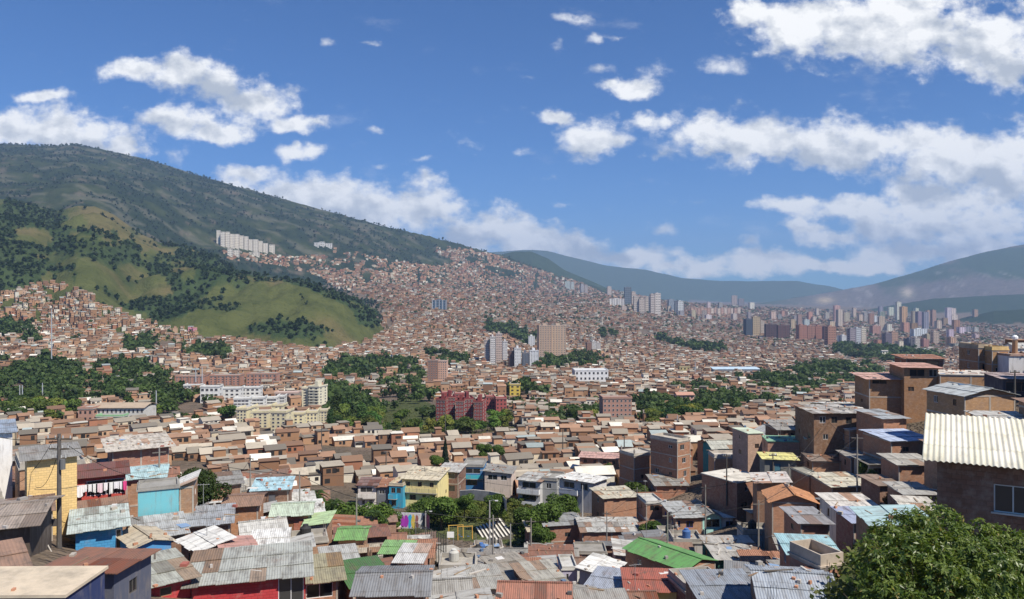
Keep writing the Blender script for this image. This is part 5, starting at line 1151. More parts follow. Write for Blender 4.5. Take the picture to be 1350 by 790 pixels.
PAL_W = np.array([(.37,.215,.135), (.45,.275,.18), (.26,.15,.10), (.50,.34,.24), (.70,.67,.62), (.62,.54,.44), (.36,.33,.30), (.38,.18,.12), (.50,.36,.29)])
PAL_WP = np.array([.23, .20, .20, .10, .08, .05, .05, .07, .02])
PAL_R = np.array([(.25,.155,.11), (.30,.27,.235), (.34,.21,.15), (.66,.64,.60), (.17,.155,.14), (.40,.36,.31), (.20,.12,.085), (.34,.40,.42)])
PAL_RP = np.array([.21, .19, .15, .065, .13, .13, .105, .02])
def far_town():
    rng = np.random.default_rng(77)
    X = []; Yc = []; W = []; D = []
    first = CAND
    hc = HC
    y = 40.0
    occupied = [(c, yy) for c, yy in hc]
    for (x, yy, w, d) in CAND:       # remaining plots up to 330 m
        cc = corners(x, yy, math.radians(4) - math.atan(x / yy) * .8, w, d)
        if any(H.get('hand') and abs(H['Y'] - yy) < 20 and overlap(cc, H['c']) for H in HOUSES): continue
        X.append(x); Yc.append(yy); W.append(w); D.append(d)
    nfirst = len(X)
    y = max(333.0, max(Yc) + 9 if Yc else 0)
    while y < 6300:
        s = min(2.8, max(1, (y / 1100) ** .62))
        d = 7.4 * s; xs = at(-130, y)
        n = int((at(1480, y) - xs) / (6.3 * s))
        w = rng.uniform(4.2, 7.4, n) * s
        gap = np.where(rng.random(n) < .8, .15, rng.uniform(1, 3, n)) * s
        x = xs + np.cumsum(w + gap) - w / 2
        X += list(x); Yc += list(y + rng.uniform(-.8, .8, n) * s); W += list(w); D += list(d * rng.uniform(.85, 1.1, n))
        y += d + (rng.uniform(.5, 1.5) if rng.random() < .65 else rng.uniform(2.5, 5)) * s
    X, Yc, W, D = map(np.array, (X, Yc, W, D))
    Z, wh = ground(X, Yc, True); u, r = proj(X, Yc, Z)
    keep = np.zeros(len(X), bool)
    for P in TOWN: keep |= in_poly(u, r, P)
    LEFT = [(-140,380),(0,385),(60,372),(110,380),(190,427),(260,437),(260,560),(-140,560)]
    keep &= ~(((wh == 1) | (wh == 2)) & ~in_poly(u, r, LEFT))
    gap = fbm(X / 30, Yc / 40, 501, 3) < np.where(u > 760, .44, .42)
    for P in WOODS: keep &= ~(in_poly(u, r, P) & (Yc > 150) & ~gap)
    for P in NOHOUSE: keep &= ~in_poly(u, r, P)
    dist = np.floor(X / 190) * 13 + np.floor(Yc / 260) * 7; an = (dist * 1.7) % 3.14; sc_ = 70 * np.maximum(1, Yc / 1400)
    ln_ = ((X * np.cos(an) + Yc * np.sin(an)) / sc_) % 1
    keep &= (ln_ > .085) | (Yc < 330)
    # clearings and sparser edges high on the slopes
    nz = fbm(X / 60, Yc / 90, 301, 3); sp = np.clip((356 - r) / 30, 0, 1) * (u > 360)
    keep &= nz < (.72 - .16 * sp)
    for (x0, y0, x1, y1) in CLEAR: keep &= ~((X > x0) & (X < x1) & (Yc > y0) & (Yc < y1))
    # behind-the-crest culling
    ub = np.linspace(-160, 1520, 421); Yg = np.exp(np.linspace(math.log(30), math.log(6600), 500)); UU, YY = np.meshgrid(ub, Yg)
    ZZ = ground((UU - CX) / F * YY, YY); RR = np.minimum.accumulate(CY - F * ZZ / YY, 0)
    iu = np.clip(np.searchsorted(ub, u), 0, 420); iy = np.clip(np.searchsorted(Yg, Yc) - 2, 0, 499)
    keep &= (CY - F * (Z + 9) / Yc) < RR[iy, iu] + 1
    X, Yc, W, D, Z, u, r = (v[keep] for v in (X, Yc, W, D, Z, u, r)); n = len(X)
    print('far houses', n)
    base = np.radians(4 - np.degrees(np.arctan(X / Yc)) * .8 + 50 * (vnoise(X / 160, Yc / 160, 9) - .5)); yaw = base + rng.normal(0, .05, n)
    st = rng.choice([1, 2, 3, 4], n, p=[.30, .42, .21, .07]); st = np.where((Yc > 600) & (st < 2), 2, st); st = np.where((Yc < 560) & (rng.random(n) < .68), 1, st); st = np.where(Yc < 560, np.minimum(st, 2), st); Hh = 2.6 * st * np.maximum(1, (Yc / 2200) ** .35)
    wc = PAL_W[rng.choice(len(PAL_W), n, p=PAL_WP)] * rng.uniform(.85, 1.15, n)[:, None]; rc = PAL_R[rng.choice(len(PAL_R), n, p=PAL_RP)] * rng.uniform(.8, 1.2, n)[:, None]
    wc = wc * [1.0, .97, .86]; rc = rc * [1.0, .97, .88]
    pink = in_poly(u, r, [(245,428),(325,440),(322,452),(245,440)]); wc[pink] = (.60, .26, .30)
    typ = rng.choice(3, n, p=[.56, .32, .12]); typ = np.where(Yc > 1500, rng.choice(3, n, p=[.2, .55, .25]), typ)
    Vs = []; Qs = []; Cs = []; off = [0]
    def emit(L, cols, m):
        """L (k faces, 4, 3) in unit coordinates as callables of masked arrays -> arrays (n,4,3)"""
        c, s = np.cos(yaw[m]), np.sin(yaw[m])
        for F4, col in L:
            P = np.stack([np.stack([np.broadcast_to(np.asarray(q[i], float), c.shape) for i in range(3)], -1) for q in F4], 1)   # n,4,3
            x = P[..., 0] * c[:, None] - P[..., 1] * s[:, None] + X[m][:, None]; y = P[..., 0] * s[:, None] + P[..., 1] * c[:, None] + Yc[m][:, None]; z = P[..., 2] + Z[m][:, None]
            V = np.stack([x, y, z], -1).reshape(-1, 3); k = len(c)
            Vs.append(V); Qs.append(np.arange(4 * k).reshape(-1, 4) + off[0]); Cs.append(np.broadcast_to(col, (k, 3))); off[0] += 4 * k
    dark = np.array((.03, .028, .027))
    for t in range(3):
        m = typ == t
        w, d, h, f = W[m] / 2 * .985, D[m], Hh[m], -5.0; ri = np.where(rng.random(m.sum()) < .5, 1, -1) * rng.uniform(.2, .5, m.sum()); rs = rng.uniform(.7, 1.3, m.sum()); o = .3
        B = [(-w, 0 * w), (w, 0 * w), (w, d), (-w, d)]
        zt = [h, h, h, h]
        if t == 1: zt = [h - np.minimum(ri, 0), h - np.minimum(ri, 0), h + np.maximum(ri, 0), h + np.maximum(ri, 0)]
        L = []
        for i in range(4):
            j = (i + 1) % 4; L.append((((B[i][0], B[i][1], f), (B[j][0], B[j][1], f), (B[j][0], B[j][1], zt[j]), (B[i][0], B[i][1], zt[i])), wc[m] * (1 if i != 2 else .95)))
        if t == 0:
            z0 = h - rs * o / (d / 2) * 1; z1 = h + rs + .05
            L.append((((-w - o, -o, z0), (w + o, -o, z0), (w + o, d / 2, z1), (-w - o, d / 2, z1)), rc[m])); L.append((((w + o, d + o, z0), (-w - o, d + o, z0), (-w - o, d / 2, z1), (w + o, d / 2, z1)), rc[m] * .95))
            for sx in (-1, 1): L.append((((sx * w, 0, h), (sx * w, d, h), (sx * w, d / 2, h + rs), (sx * w, d / 2, h + rs)), wc[m]))
        else:
            e = .12
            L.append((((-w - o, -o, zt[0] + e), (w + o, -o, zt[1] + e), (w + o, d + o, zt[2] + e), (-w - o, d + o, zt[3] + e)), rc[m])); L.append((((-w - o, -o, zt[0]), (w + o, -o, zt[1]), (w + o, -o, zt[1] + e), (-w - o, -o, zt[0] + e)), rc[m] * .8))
            if t == 2:
                a = w * .5; L.append((((-a, d * .4, h), (a, d * .4, h), (a, d * .4, h + 2.2), (-a, d * .4, h + 2.2)), wc[m])); L.append((((a, d * .4, h), (a, d * .9, h), (a, d * .9, h + 2.2), (a, d * .4, h + 2.2)), wc[m])); L.append((((-a, d * .9, h), (-a, d * .4, h), (-a, d * .4, h + 2.2), (-a, d * .9, h + 2.2)), wc[m])); L.append((((-a - .2, d * .35, h + 2.2), (a + .2, d * .35, h + 2.2), (a + .2, d * .95, h + 2.3), (-a - .2, d * .95, h + 2.3)), rc[m] * 1.1))
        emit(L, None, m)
    # windows and door holes: flat quads proud of the walls, recess darkness painted in
    for fl in range(3):
        for k in range(3):
            m = (st > fl) & (rng.random(n) < (.62 if k < 2 else .4)) & ((Yc < 2600) if k < 2 else (Yc < 700))
            w = W[m] / 2; cx = (np.array([-.5, .45, 0])[k] + rng.uniform(-.1, .1, m.sum())) * w; ww = rng.uniform(.4, .75, m.sum()) * np.maximum(1, W[m] / 9); hh = rng.uniform(.45, .7, m.sum()); zc = (fl + .55) * Hh[m] / st[m]
            yo = -.04
            emit([(((cx - ww, yo, zc - hh), (cx + ww, yo, zc - hh), (cx + ww, yo, zc + hh), (cx - ww, yo, zc + hh)), dark)], None, m)
            if k == 0:
                m = (st > fl) & (rng.random(n) < .45) & (Yc < 1500); w = W[m] / 2 * .985 + .04; d = D[m]; cy = d * .5; zc = (fl + .55) * Hh[m] / st[m]; s_ = np.where(X[m] > 0, -1, 1)
                emit([(((s_ * w, cy - .5, zc - .5), (s_ * w, cy + .5, zc - .5), (s_ * w, cy + .5, zc + .5), (s_ * w, cy - .5, zc + .5)), dark)], None, m)
    m = (st > 1) & (rng.random(n) < .3) & (Yc < 1400); w = W[m] / 2; zz = Hh[m] / st[m]; g = np.array((.55, .50, .44))
    emit([(((-w, -.8, zz + .9), (w, -.8, zz + .9), (w, -.8, zz), (-w, -.8, zz))[::-1], g), (((-w, -.8, zz), (w, -.8, zz), (w, 0, zz), (-w, 0, zz)), g)], None, m)
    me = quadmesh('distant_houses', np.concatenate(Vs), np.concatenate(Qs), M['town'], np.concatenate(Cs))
    tag(link('distant_houses', me), 'thousands of small brick houses covering the valley floor and hillsides', 'houses', kind='stuff')
    return X, Yc, Z, W, RR, ub, Yg
# ------------------------------------------------------------------ larger buildings
BLOCKS = []
_winmesh = {}
def win_mesh(w, h):
    k = (round(w, 1), round(h, 1))
    if k not in _winmesh:
        mb = MB(); w, h = k; t = .09
        mb.box(-w / 2, w / 2, -.05, -.01, -h / 2, h / 2, (.05, .05, .055))
        for (a, b, c, d) in ((-w / 2 - t, w / 2 + t, h / 2, h / 2 + t), (-w / 2 - t, w / 2 + t, -h / 2 - t, -h / 2), (-w / 2 - t, -w / 2, -h / 2, h / 2), (w / 2, w / 2 + t, -h / 2, h / 2)):
            mb.box(a, b, -.10, -.005, c, d, (.55, .53, .5))
        _winmesh[k] = mb.mesh('window', M['paint'])
    return _winmesh[k]
def block(label, u0, u1, rt, rb, d, yaw, col, nx, nz, parts=False, Y=None, name='apartment_building', cat='apartment building', piers=None, trim=None, top=True, roofc=(.4, .37, .34), short=None, group=None, bands=False, sidewin=2, gable=False, ww=None, found=8, fl0=0):
    um = (u0 + u1) / 2
    Y = Y or hit(um, rb, 0.0, 60) or 1000
    th = math.radians(yaw); tx = (um - CX) / F
    w = (u1 - u0) / F * Y / max(.3, math.cos(th) - tx * math.sin(th)); H = (rb - rt) / F * Y; x = tx * Y; z = -(rb - CY) / F * Y
    root = empty(name, (x, Y, z), th); tag(root, label, cat, group)
    trim = trim or tuple(v * .75 for v in col)
    mb = MB(); c = col; fh = H / nz
    mb.box(-w / 2, w / 2, 0, d, -found, H, c, False)
    dk = (.035, .035, .04)
    if piers:
        for i in range(piers + 1):
            xx = -w / 2 + w * i / piers; mb.box(xx - w * .018, xx + w * .018, -w * .02 - .02, 0, -found, H + .3, trim)
    if bands:
        for k in range(1, nz):
            mb.box(-w / 2 - .12, w / 2 + .12, -.5, -.01, k * fh - .12, k * fh + .28, trim)
    ww = ww or w / nx * .42; wh = fh * .42
    if not parts:
        for k in range(nz):
            for i in range(nx):
                xc = -w / 2 + w * (i + .5) / nx; zc = (k + .55) * fh
                mb.face([(xc - ww / 2, -.06, zc - wh / 2), (xc + ww / 2, -.06, zc - wh / 2), (xc + ww / 2, -.06, zc + wh / 2), (xc - ww / 2, -.06, zc + wh / 2)], dk)
            for i in range(sidewin):
                yc = d * (i + .5) / sidewin; zc = (k + .55) * fh; sw = d / sidewin * .4
                for s in (-1, 1):
                    X = s * (w / 2 + .06); q = [(X, yc - sw / 2, zc - wh / 2), (X, yc + sw / 2, zc - wh / 2), (X, yc + sw / 2, zc + wh / 2), (X, yc - sw / 2, zc + wh / 2)]
                    mb.face(q if s > 0 else q[::-1], dk)
    mb.build('wall', M['town'], root)
    if parts:
        me = win_mesh(ww, wh)
        for k in range(fl0, nz):
            for i in range(nx):
                link('window', me, root, (-w / 2 + w * (i + .5) / nx, 0, (k + .55) * fh))
            for i in range(sidewin):
                s = -1 if x > 0 else 1
                link('window', me, root, (s * w / 2, d * (i + .5) / sidewin, (k + .55) * fh), rz=s * math.pi / 2)
    rb_ = MB()
    if gable:
        rb_.hexa([(-w / 2 - .6, -.8, H), (w / 2 + .6, -.8, H), (w / 2 + .6, d / 2, H + 1.6), (-w / 2 - .6, d / 2, H + 1.6)], [(-w / 2 - .6, -.8, H + .15), (w / 2 + .6, -.8, H + .15), (w / 2 + .6, d / 2, H + 1.75), (-w / 2 - .6, d / 2, H + 1.75)], roofc)
        rb_.hexa([(-w / 2 - .6, d / 2, H + 1.6), (w / 2 + .6, d / 2, H + 1.6), (w / 2 + .6, d + .8, H), (-w / 2 - .6, d + .8, H)], [(-w / 2 - .6, d / 2, H + 1.75), (w / 2 + .6, d / 2, H + 1.75), (w / 2 + .6, d + .8, H + .15), (-w / 2 - .6, d + .8, H + .15)], roofc)
    else:
        rb_.box(-w / 2 - .25, w / 2 + .25, -.25, d + .25, H + .01, H + .35, roofc)
        for (a, b, c_, e) in ((-w / 2 - .25, w / 2 + .25, -.25, .1), (-w / 2 - .25, -w / 2 + .1, .1, d + .25), (w / 2 - .1, w / 2 + .25, .1, d + .25)): rb_.box(a, b, c_, e, H + .355, H + 1.1, tuple(v * .95 for v in col))
    ro = rb_.build('roof', M['town'], root)
    if top and not gable:
        tb = MB(); tb.box(-w * .18, w * .14, d * .3, d * .75, H + .36, H + 3.4, tuple(v * .9 for v in col)); tb.build('machine_room', M['town'], ro)
    c_, s_ = math.cos(th), math.sin(th); cs = corners(x, Y, th, w, d)
    CLEAR.append((min(p[0] for p in cs) - 3, min(p[1] for p in cs) - (14 if Y > 900 else Y * .11), max(p[0] for p in cs) + 3, max(p[1] for p in cs) + 3))
    BLOCKS.append(dict(o=root, u=um, r=(rt + rb) / 2, Y=Y, short=short, col=col, w=w, H=H))
    return root

ORB = (.52, .30, .20); MAR = (.21, .045, .05); CRM = (.74, .66, .42); OFW = (.74, .73, .68); TANT = (.56, .42, .31)
def special():
    b = block
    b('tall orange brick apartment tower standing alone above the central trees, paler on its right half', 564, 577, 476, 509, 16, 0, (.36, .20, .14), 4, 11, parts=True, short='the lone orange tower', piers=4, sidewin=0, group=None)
    b('paler right face of the lone orange brick tower, built as a joined slab', 577.4, 589, 477, 509, 14, 0, (.62, .38, .27), 4, 11, parts=True, sidewin=2, top=False)  # one tower's two faces as separate slabs, left coloured darker, right paler
    # twin tan tower
    b('tallest tan tower block of the valley centre, left half of the pair with dark grooves', 711, 727.5, 430, 478, 24, 6, TANT, 5, 20, parts=True, piers=5, trim=(.50, .33, .22), short='the big tan twin towers', sidewin=1)
    b('right half of the big tan twin tower block, in a slightly lighter tan', 728, 746, 430, 478, 24, 6, (.60, .46, .34), 5, 20, parts=True, piers=5, trim=(.50, .33, .22), sidewin=1)  # base colour a little lighter than the left half
    for i, (u0, u1, rt, rb, c, l) in enumerate([(639,645.5,449,483,(.62,.52,.47),'pinkish white tower at the left end of the white tower cluster'),(646.5,653,445,484,(.74,.70,.66),'bright cream tower, second from the left in the white tower cluster'),(654,662,441,483,(.58,.47,.42),'tallest mauve-beige tower of the white tower cluster'),(663,669,451,480,(.72,.70,.68),'white tower at the right end of the four-tower cluster'),
          (671,678,463,486,(.20,.12,.10),'dark striped tower left of the two short white towers'),(678.5,687,460,487,(.82,.82,.80),'short stark white tower with a stepped top'),(689,697,466,486,(.16,.18,.22),'dark glassy tower between the two short white towers'),(698.5,710,463,486,(.80,.80,.80),'short white tower with dark stripes beside the big tan twin towers'),
          (697,705,444,458,(.80,.80,.78),'plain white tower peeking out behind, left of the big tan twin towers'),(774,780,452,469,(.34,.20,.15),'brown narrow tower right of the big tan twin towers'),(780.5,786,451,468,(.72,.70,.66),'white narrow tower beside the brown one'),(786.5,792,453,468,(.66,.62,.58),'pale grey narrow tower, last of the three right of the big tan twin towers')]):
        b(l, u0, u1, rt, rb, 14, 4, c, 3, 14, piers=3, trim=tuple(v * .6 for v in c), short=None, sidewin=1)
    b('low white hall with a long blank front right of the twin towers', 758, 802, 489, 503, 26, 2, (.80, .79, .77), 8, 2, top=False, roofc=(.66, .66, .64), name='hall', cat='hall', short='the low white hall')
    b('bright yellow square building among the houses', 672, 686, 508, 522, 10, 0, (.66, .50, .10), 2, 3, top=False, short='the bright yellow building')
    b('pink-brown brick apartment block with rows of windows above the slope houses', 795, 833, 526, 556, 12, 3, (.44, .25, .19), 7, 5, parts=True, roofc=(.36, .25, .20), short='the pink-brown brick block', top=False)
    b('salmon pink house with a tiled roof set among the right-hand trees', 893, 915, 521, 534, 9, 4, (.62, .38, .30), 4, 2, gable=True, roofc=(.5, .28, .2), name='house', cat='house', top=False)
    b('dark blue-glazed building with white pillars on the hillside', 570, 588, 396, 410, 24, 0, (.10, .15, .21), 6, 4, piers=4, trim=(.6, .62, .64), short='the dark blue building')
    b('large hall with a pale blue metal roof beyond the right-hand trees', 941, 1002, 487, 497, 34, 0, (.52, .50, .45), 8, 1, gable=True, roofc=(.46, .58, .66), name='hall', cat='hall', short='the pale blue hall')
    b('ochre yellow building between the trees of the valley floor', 896, 910, 484, 494, 10, 0, (.58, .47, .22), 3, 2, top=False)
    # red brick complex
    for i, (u0, u1, rt, rb, l) in enumerate([(575,587,528,557,'maroon apartment block at the left end of the red complex'),(588,600,525,556,'maroon apartment block, second from the left in the red complex'),(601,611,530,559,'projecting maroon block in the middle of the red complex'),(612,624,527,558,'maroon apartment block, fourth from the left in the red complex'),(625,636,531,559,'maroon apartment block at the right end of the red complex')]):
        b(l, u0, u1, rt, rb, 11, (-14, 10, -6, 12, -8)[i], MAR if i % 2 else (.26, .065, .06), 3, 6, parts=True, roofc=(.40, .22, .18), piers=2, trim=(.30, .10, .09), short='the red complex' if i == 2 else None)
    for i, (u0, u1, rt, rb) in enumerate([(641,652,524,543),(654,668,526,545),(583,596,519,530),(600,616,520,530)]):
        b(['low maroon block right of the red complex, the left one of two','low maroon block right of the red complex, the right one of two','maroon block half hidden behind the left of the red complex','maroon block half hidden behind the middle of the red complex'][i], u0, u1, rt, rb, 10, 8, (.36, .10, .09), 3, 4, roofc=(.42, .24, .2), top=False)
    # cream estate
    E = [(312,325,541,559,'cream block at the left end of the front row of the cream estate'),(333,353,545,562,'cream block with small windows, second in the front row of the cream estate'),(357,377,545,568,'tallest cream block in the middle of the front row of the cream estate'),(380,400,547,566,'cream block, fourth in the front row of the cream estate'),(404,418,545,565,'cream block, fifth in the front row of the cream estate'),(419,431,543,557,'cream block at the right end of the front row of the cream estate'),
         (332,352,538,545,'cream block partly hidden in the second row, left'),(357,372,536,544,'cream block partly hidden in the second row, centre')]
    for i, (u0, u1, rt, rb, l) in enumerate(E): b(l, u0, u1, rt, rb + 2, 10, (-4, 3, -3, 4, 8, 6, 0, 0)[i], tuple(v * (1 - .04 * (i % 3)) for v in CRM), 3, 5, parts=True, roofc=(.48, .42, .33), top=False, sidewin=1, short='the cream estate' if i == 2 else None)
    E = [(242,262,509,516,'white low block at the far left of the white estate'),(264,288,511,530,'long white block above the round trees in the white estate'),(289,316,513,526,'long white block with small windows, middle of the white estate'),(318,342,512,524,'white block with square windows, right part of the upper white estate'),(308,328,527,541,'white block with ribbon windows at the front left of the white estate'),(329,347,526,540,'white block at the front centre of the white estate'),(348,364,526,538,'white block at the front right of the white estate'),(365,374,524,535,'narrow white block ending the front of the white estate')]
    for i, (u0, u1, rt, rb, l) in enumerate(E): b(l, u0, u1, rt, rb + 2, 10, 6, OFW, 4, 4 if i > 3 else 3, parts=True, roofc=(.60, .59, .56), top=False, sidewin=1, ww=1.6, short='the white estate' if i == 4 else None)
    b('pale yellow stair-stepped tower with open balconies right of the cream estate', 407, 420, 511, 541, 11, -14, (.74, .68, .50), 2, 8, parts=True, bands=True, trim=(.70, .66, .52), short='the balconied cream tower')
    b('slim cream tower attached left of the balconied one', 398, 406, 513, 540, 9, 0, (.76, .68, .46), 1, 8, parts=True, top=False)
    b('pinkish low building with a shaded courtyard between white and cream estates', 362, 392, 519, 527, 12, 4, (.60, .44, .36), 6, 2, top=False, roofc=(.55, .42, .36))
    for i, (u0, u1, rt, rb, l) in enumerate([(231,267,497,508,'long low brick block at the left of the brick row behind the white estate'),(276,316,496,508,'long brick block in the middle of the brick row behind the white estate'),(325,364,494,511,'tallest brick block at the right of the brick row behind the white estate')]):
        b(l, u0, u1, rt, rb, 14, 4, (.46, .24, .17), 8, 4, parts=True, roofc=(.38, .33, .28), piers=4, top=False, short='the brick row' if i == 1 else None)
    # school
    b('long school-like building with a ribbon of dark windows and a tan roof', 122, 190, 538, 557, 13, 2, (.60, .58, .52), 12, 2, gable=True, roofc=(.42, .33, .24), name='school_building', cat='school', short='the long tan-roofed building', parts=True, sidewin=0)
    b('green-walled low annex in front of the long tan-roofed building', 127, 162, 550, 560, 5, 2, (.30, .52, .28), 4, 1, top=False, name='annex', cat='building', roofc=(.5, .5, .45))
    b('brick annex at the left of the long tan-roofed building', 103, 122, 540, 557, 10, 2, (.46, .27, .2), 3, 2, top=False, name='annex', cat='building')
    # white estate on the mountain
    for i, (u0, u1, rt, rb) in enumerate([(285.5,290,304,322),(291,296.5,306,326),(297.5,302.5,306,327),(303.5,309,309,328),(310,315,309,329),(316,321,311,329),(322,327,312,330),(328,333,316,331),(334,340,316,333),(341,346,318,333),(347,353,321,334),(300,306,328,338),(308,315,330,339),(333,342,333,338),(355,362,323,334)]):
        b('white slab block in the estate high on the mountain side, %s from the left' % ('first second third fourth fifth sixth seventh eighth ninth tenth eleventh'.split()[i] if i < 11 else ('low one at its left foot','low one left of centre at its foot','wide low one at its right foot','rightmost')[i - 11]) if i < 11 else 'small white block of the mountain side estate, ' + ('lowest one at its left foot', 'low one left of centre at its foot', 'wide low one at its right foot', 'last one at the right end')[i - 11],
          u0, u1, rt, rb, 18, 12, (.74, .68, .58), 3, 9 if i < 11 else 4, sidewin=1, trim=(.5, .44, .38), piers=2, short='the white mountain estate' if i == 5 else None, top=False)
    for i, (u0, u1, rt, rb) in enumerate([(414,420,320,326),(421,427,319,326),(428,437,321,327)]):
        b(['left','middle','right'][i] + ' one of three white blocks on the grassy shoulder of the mountain', u0, u1, rt, rb, 16, 0, (.74, .71, .66), 3, 3, top=False)
    # far towers with a place of their own
    T = [(745,752,371,382,(.60,.66,.60),'pale green pair tower on the upper slope, left'),(753,757,372,383,(.56,.62,.58),'pale green pair tower on the upper slope, right'),(766,770,375,388,(.45,.45,.46),'grey tower on the upper slope'),(771,775,376,389,(.52,.46,.42),'beige tower on the upper slope'),
      (801,806,378,391,(.60,.52,.46),'beige tower left of the high cluster'),(804,823,394,405,(.78,.74,.68),'wide white block left of the high cluster'),(824,832,379,403,(.16,.19,.22),'dark tall tower in the high cluster'),(833,838,385,404,(.60,.50,.42),'tan tower just right of the dark tall one'),(836,842,391,413,(.62,.54,.46),'beige tower in front of the high cluster, left'),(843,850,394,414,(.58,.49,.42),'beige tower in front of the high cluster, centre'),(851,857,392,414,(.66,.57,.48),'beige tower in front of the high cluster, right'),(858,863,388,415,(.60,.52,.46),'tall beige tower of the high cluster, second from its right end'),(864,871,387,416,(.66,.60,.54),'tall pale tower at the right end of the high cluster'),
      (820,826,404,412,(.70,.56,.46),'low tan block at the foot of the high cluster'),(882,889,395,411,(.30,.34,.38),'dark grey tower of the pair right of the high cluster'),(890,893,397,414,(.22,.24,.26),'narrow dark tower between the pair right of the high cluster'),(894,901,397,418,(.70,.71,.68),'pale tower of the pair right of the high cluster'),
      (965,972,390,404,(.60,.48,.40),'tan tower of the distant skyline pair'),(974,981,394,405,(.32,.28,.28),'dark tower of the distant skyline pair'),(984,992,421,445,(.07,.09,.12),'dark glass half of the two-tone tower'),(993,1002,418,444,(.62,.48,.30),'ochre half of the two-tone tower'),(1003,1008,424,443,(.54,.46,.38),'beige slab behind the two-tone tower'),
      (1010,1024,428,448,(.12,.07,.07),'very dark brown slab, left of a pair'),(1026,1041,429,448,(.15,.08,.075),'very dark brown slab, right of a pair'),(1054,1064,429,452,(.42,.20,.14),'brick-red slab at the left end of the long red row'),(1065,1075,430,450,(.45,.23,.16),'brick-red slab, second in the long red row'),(1076,1086,430,450,(.42,.20,.14),'brick-red slab, third in the long red row'),(1087,1091,431,452,(.30,.16,.14),'dark narrow slab near the right end of the long red row'),(1092,1102,431,459,(.48,.26,.18),'tall brick-red tower closing the long red row on the right'),
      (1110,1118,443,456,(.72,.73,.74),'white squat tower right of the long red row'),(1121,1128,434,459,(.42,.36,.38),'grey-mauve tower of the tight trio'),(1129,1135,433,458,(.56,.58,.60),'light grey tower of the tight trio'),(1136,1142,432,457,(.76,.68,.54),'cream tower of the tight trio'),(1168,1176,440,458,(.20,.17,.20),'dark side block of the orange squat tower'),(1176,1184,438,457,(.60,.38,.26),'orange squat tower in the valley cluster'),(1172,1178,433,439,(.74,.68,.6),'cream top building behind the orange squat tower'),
      (1205,1222,434,446,(.72,.76,.77),'wide white building with stepped front in the valley cluster'),(1207,1213,446,464,(.66,.60,.52),'striped cream tower near the crest'),(1198,1206,447,463,(.10,.11,.15),'black glass tower near the crest'),(1231,1238,438,456,(.66,.52,.40),'tan tower with an orange base'),(1218,1225,448,461,(.52,.28,.24),'small brick-red block near the crest'),(1151,1161,430,443,(.50,.28,.22),'brick-red base block in the middle of the valley cluster')]
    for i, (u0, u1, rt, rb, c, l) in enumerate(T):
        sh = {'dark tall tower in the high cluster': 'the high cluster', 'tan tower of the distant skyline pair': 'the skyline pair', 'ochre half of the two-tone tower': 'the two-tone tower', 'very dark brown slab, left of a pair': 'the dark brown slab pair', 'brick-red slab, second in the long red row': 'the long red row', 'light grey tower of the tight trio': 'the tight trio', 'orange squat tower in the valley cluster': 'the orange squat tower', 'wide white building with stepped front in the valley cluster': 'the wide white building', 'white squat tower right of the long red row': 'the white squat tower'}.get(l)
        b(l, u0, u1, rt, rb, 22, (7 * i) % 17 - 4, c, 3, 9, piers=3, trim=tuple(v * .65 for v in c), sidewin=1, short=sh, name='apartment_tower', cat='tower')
    b('cream church-like tower standing in the trees below the valley cluster', 1163, 1171, 463, 477, 8, 0, (.74, .70, .52), 2, 3, name='church_tower', cat='tower', gable=True)
    # skyline row beyond the river: brick-and-cream slabs
    rng = random.Random(4)
    for i in range(15):
        u0 = 911 + i * 4.4; c = rng.choice([(.62, .42, .31), (.56, .35, .26), (.70, .58, .47)])
        b(None, u0, u0 + 3.6, 405.5 + rng.uniform(0, 1.2), 415 + rng.uniform(0, 1.5), 20, 3, c, 2, 5, sidewin=0, top=False, name='apartment_tower', cat='tower', group='pinkish slabs in one long row on the far slope'); BLOCKS[-1]['fam'] = 'pinkish slab in the long row on the far slope'
    cl = [(.64,.50,.38),(.52,.34,.23),(.70,.66,.60),(.42,.38,.34),(.66,.56,.46),(.46,.28,.18),(.60,.59,.55),(.30,.28,.32)]
    nm = ['beige', 'brick-red', 'off-white', 'grey-mauve', 'tan', 'red-brown', 'light grey', 'dark grey']
    pl = []
    for i in range(86):
        u = rng.uniform(1098, 1292); k = rng.random(); rb = rng.uniform(424, 470) - (1200 - u) * .03 * (u < 1200)
        if rng.random() < .45: rb = rng.uniform(424, 444)
        if u > 1255: rb = max(rb, 440)
        if u < 1145 and rb > 436: continue
        hh = rng.uniform(10, 27) * (1 if rb < 450 else .6) * (1 if u < 1262 else .5); w = rng.uniform(4.5, 7.5)
        if any(abs(u - a) < 4.4 and abs(rb - b_) < 9 for a, b_ in pl): continue
        pl.append((u, rb)); ci = rng.randrange(len(cl)); c = tuple(min(.8, v * rng.uniform(.85, 1.15)) for v in cl[ci])
        b(None, u, u + w, rb - hh, rb, 20, rng.uniform(-8, 20), c, rng.choice((2, 3)), int(4 + hh / 2), sidewin=1, piers=rng.choice((0, 2, 3)) or None, trim=tuple(v * .65 for v in c), name='apartment_tower', cat='tower', group='high-rise towers of the far valley', top=rng.random() < .5); BLOCKS[-1]['fam'] = nm[ci] + ' high-rise tower'; BLOCKS[-1]['tall'] = hh
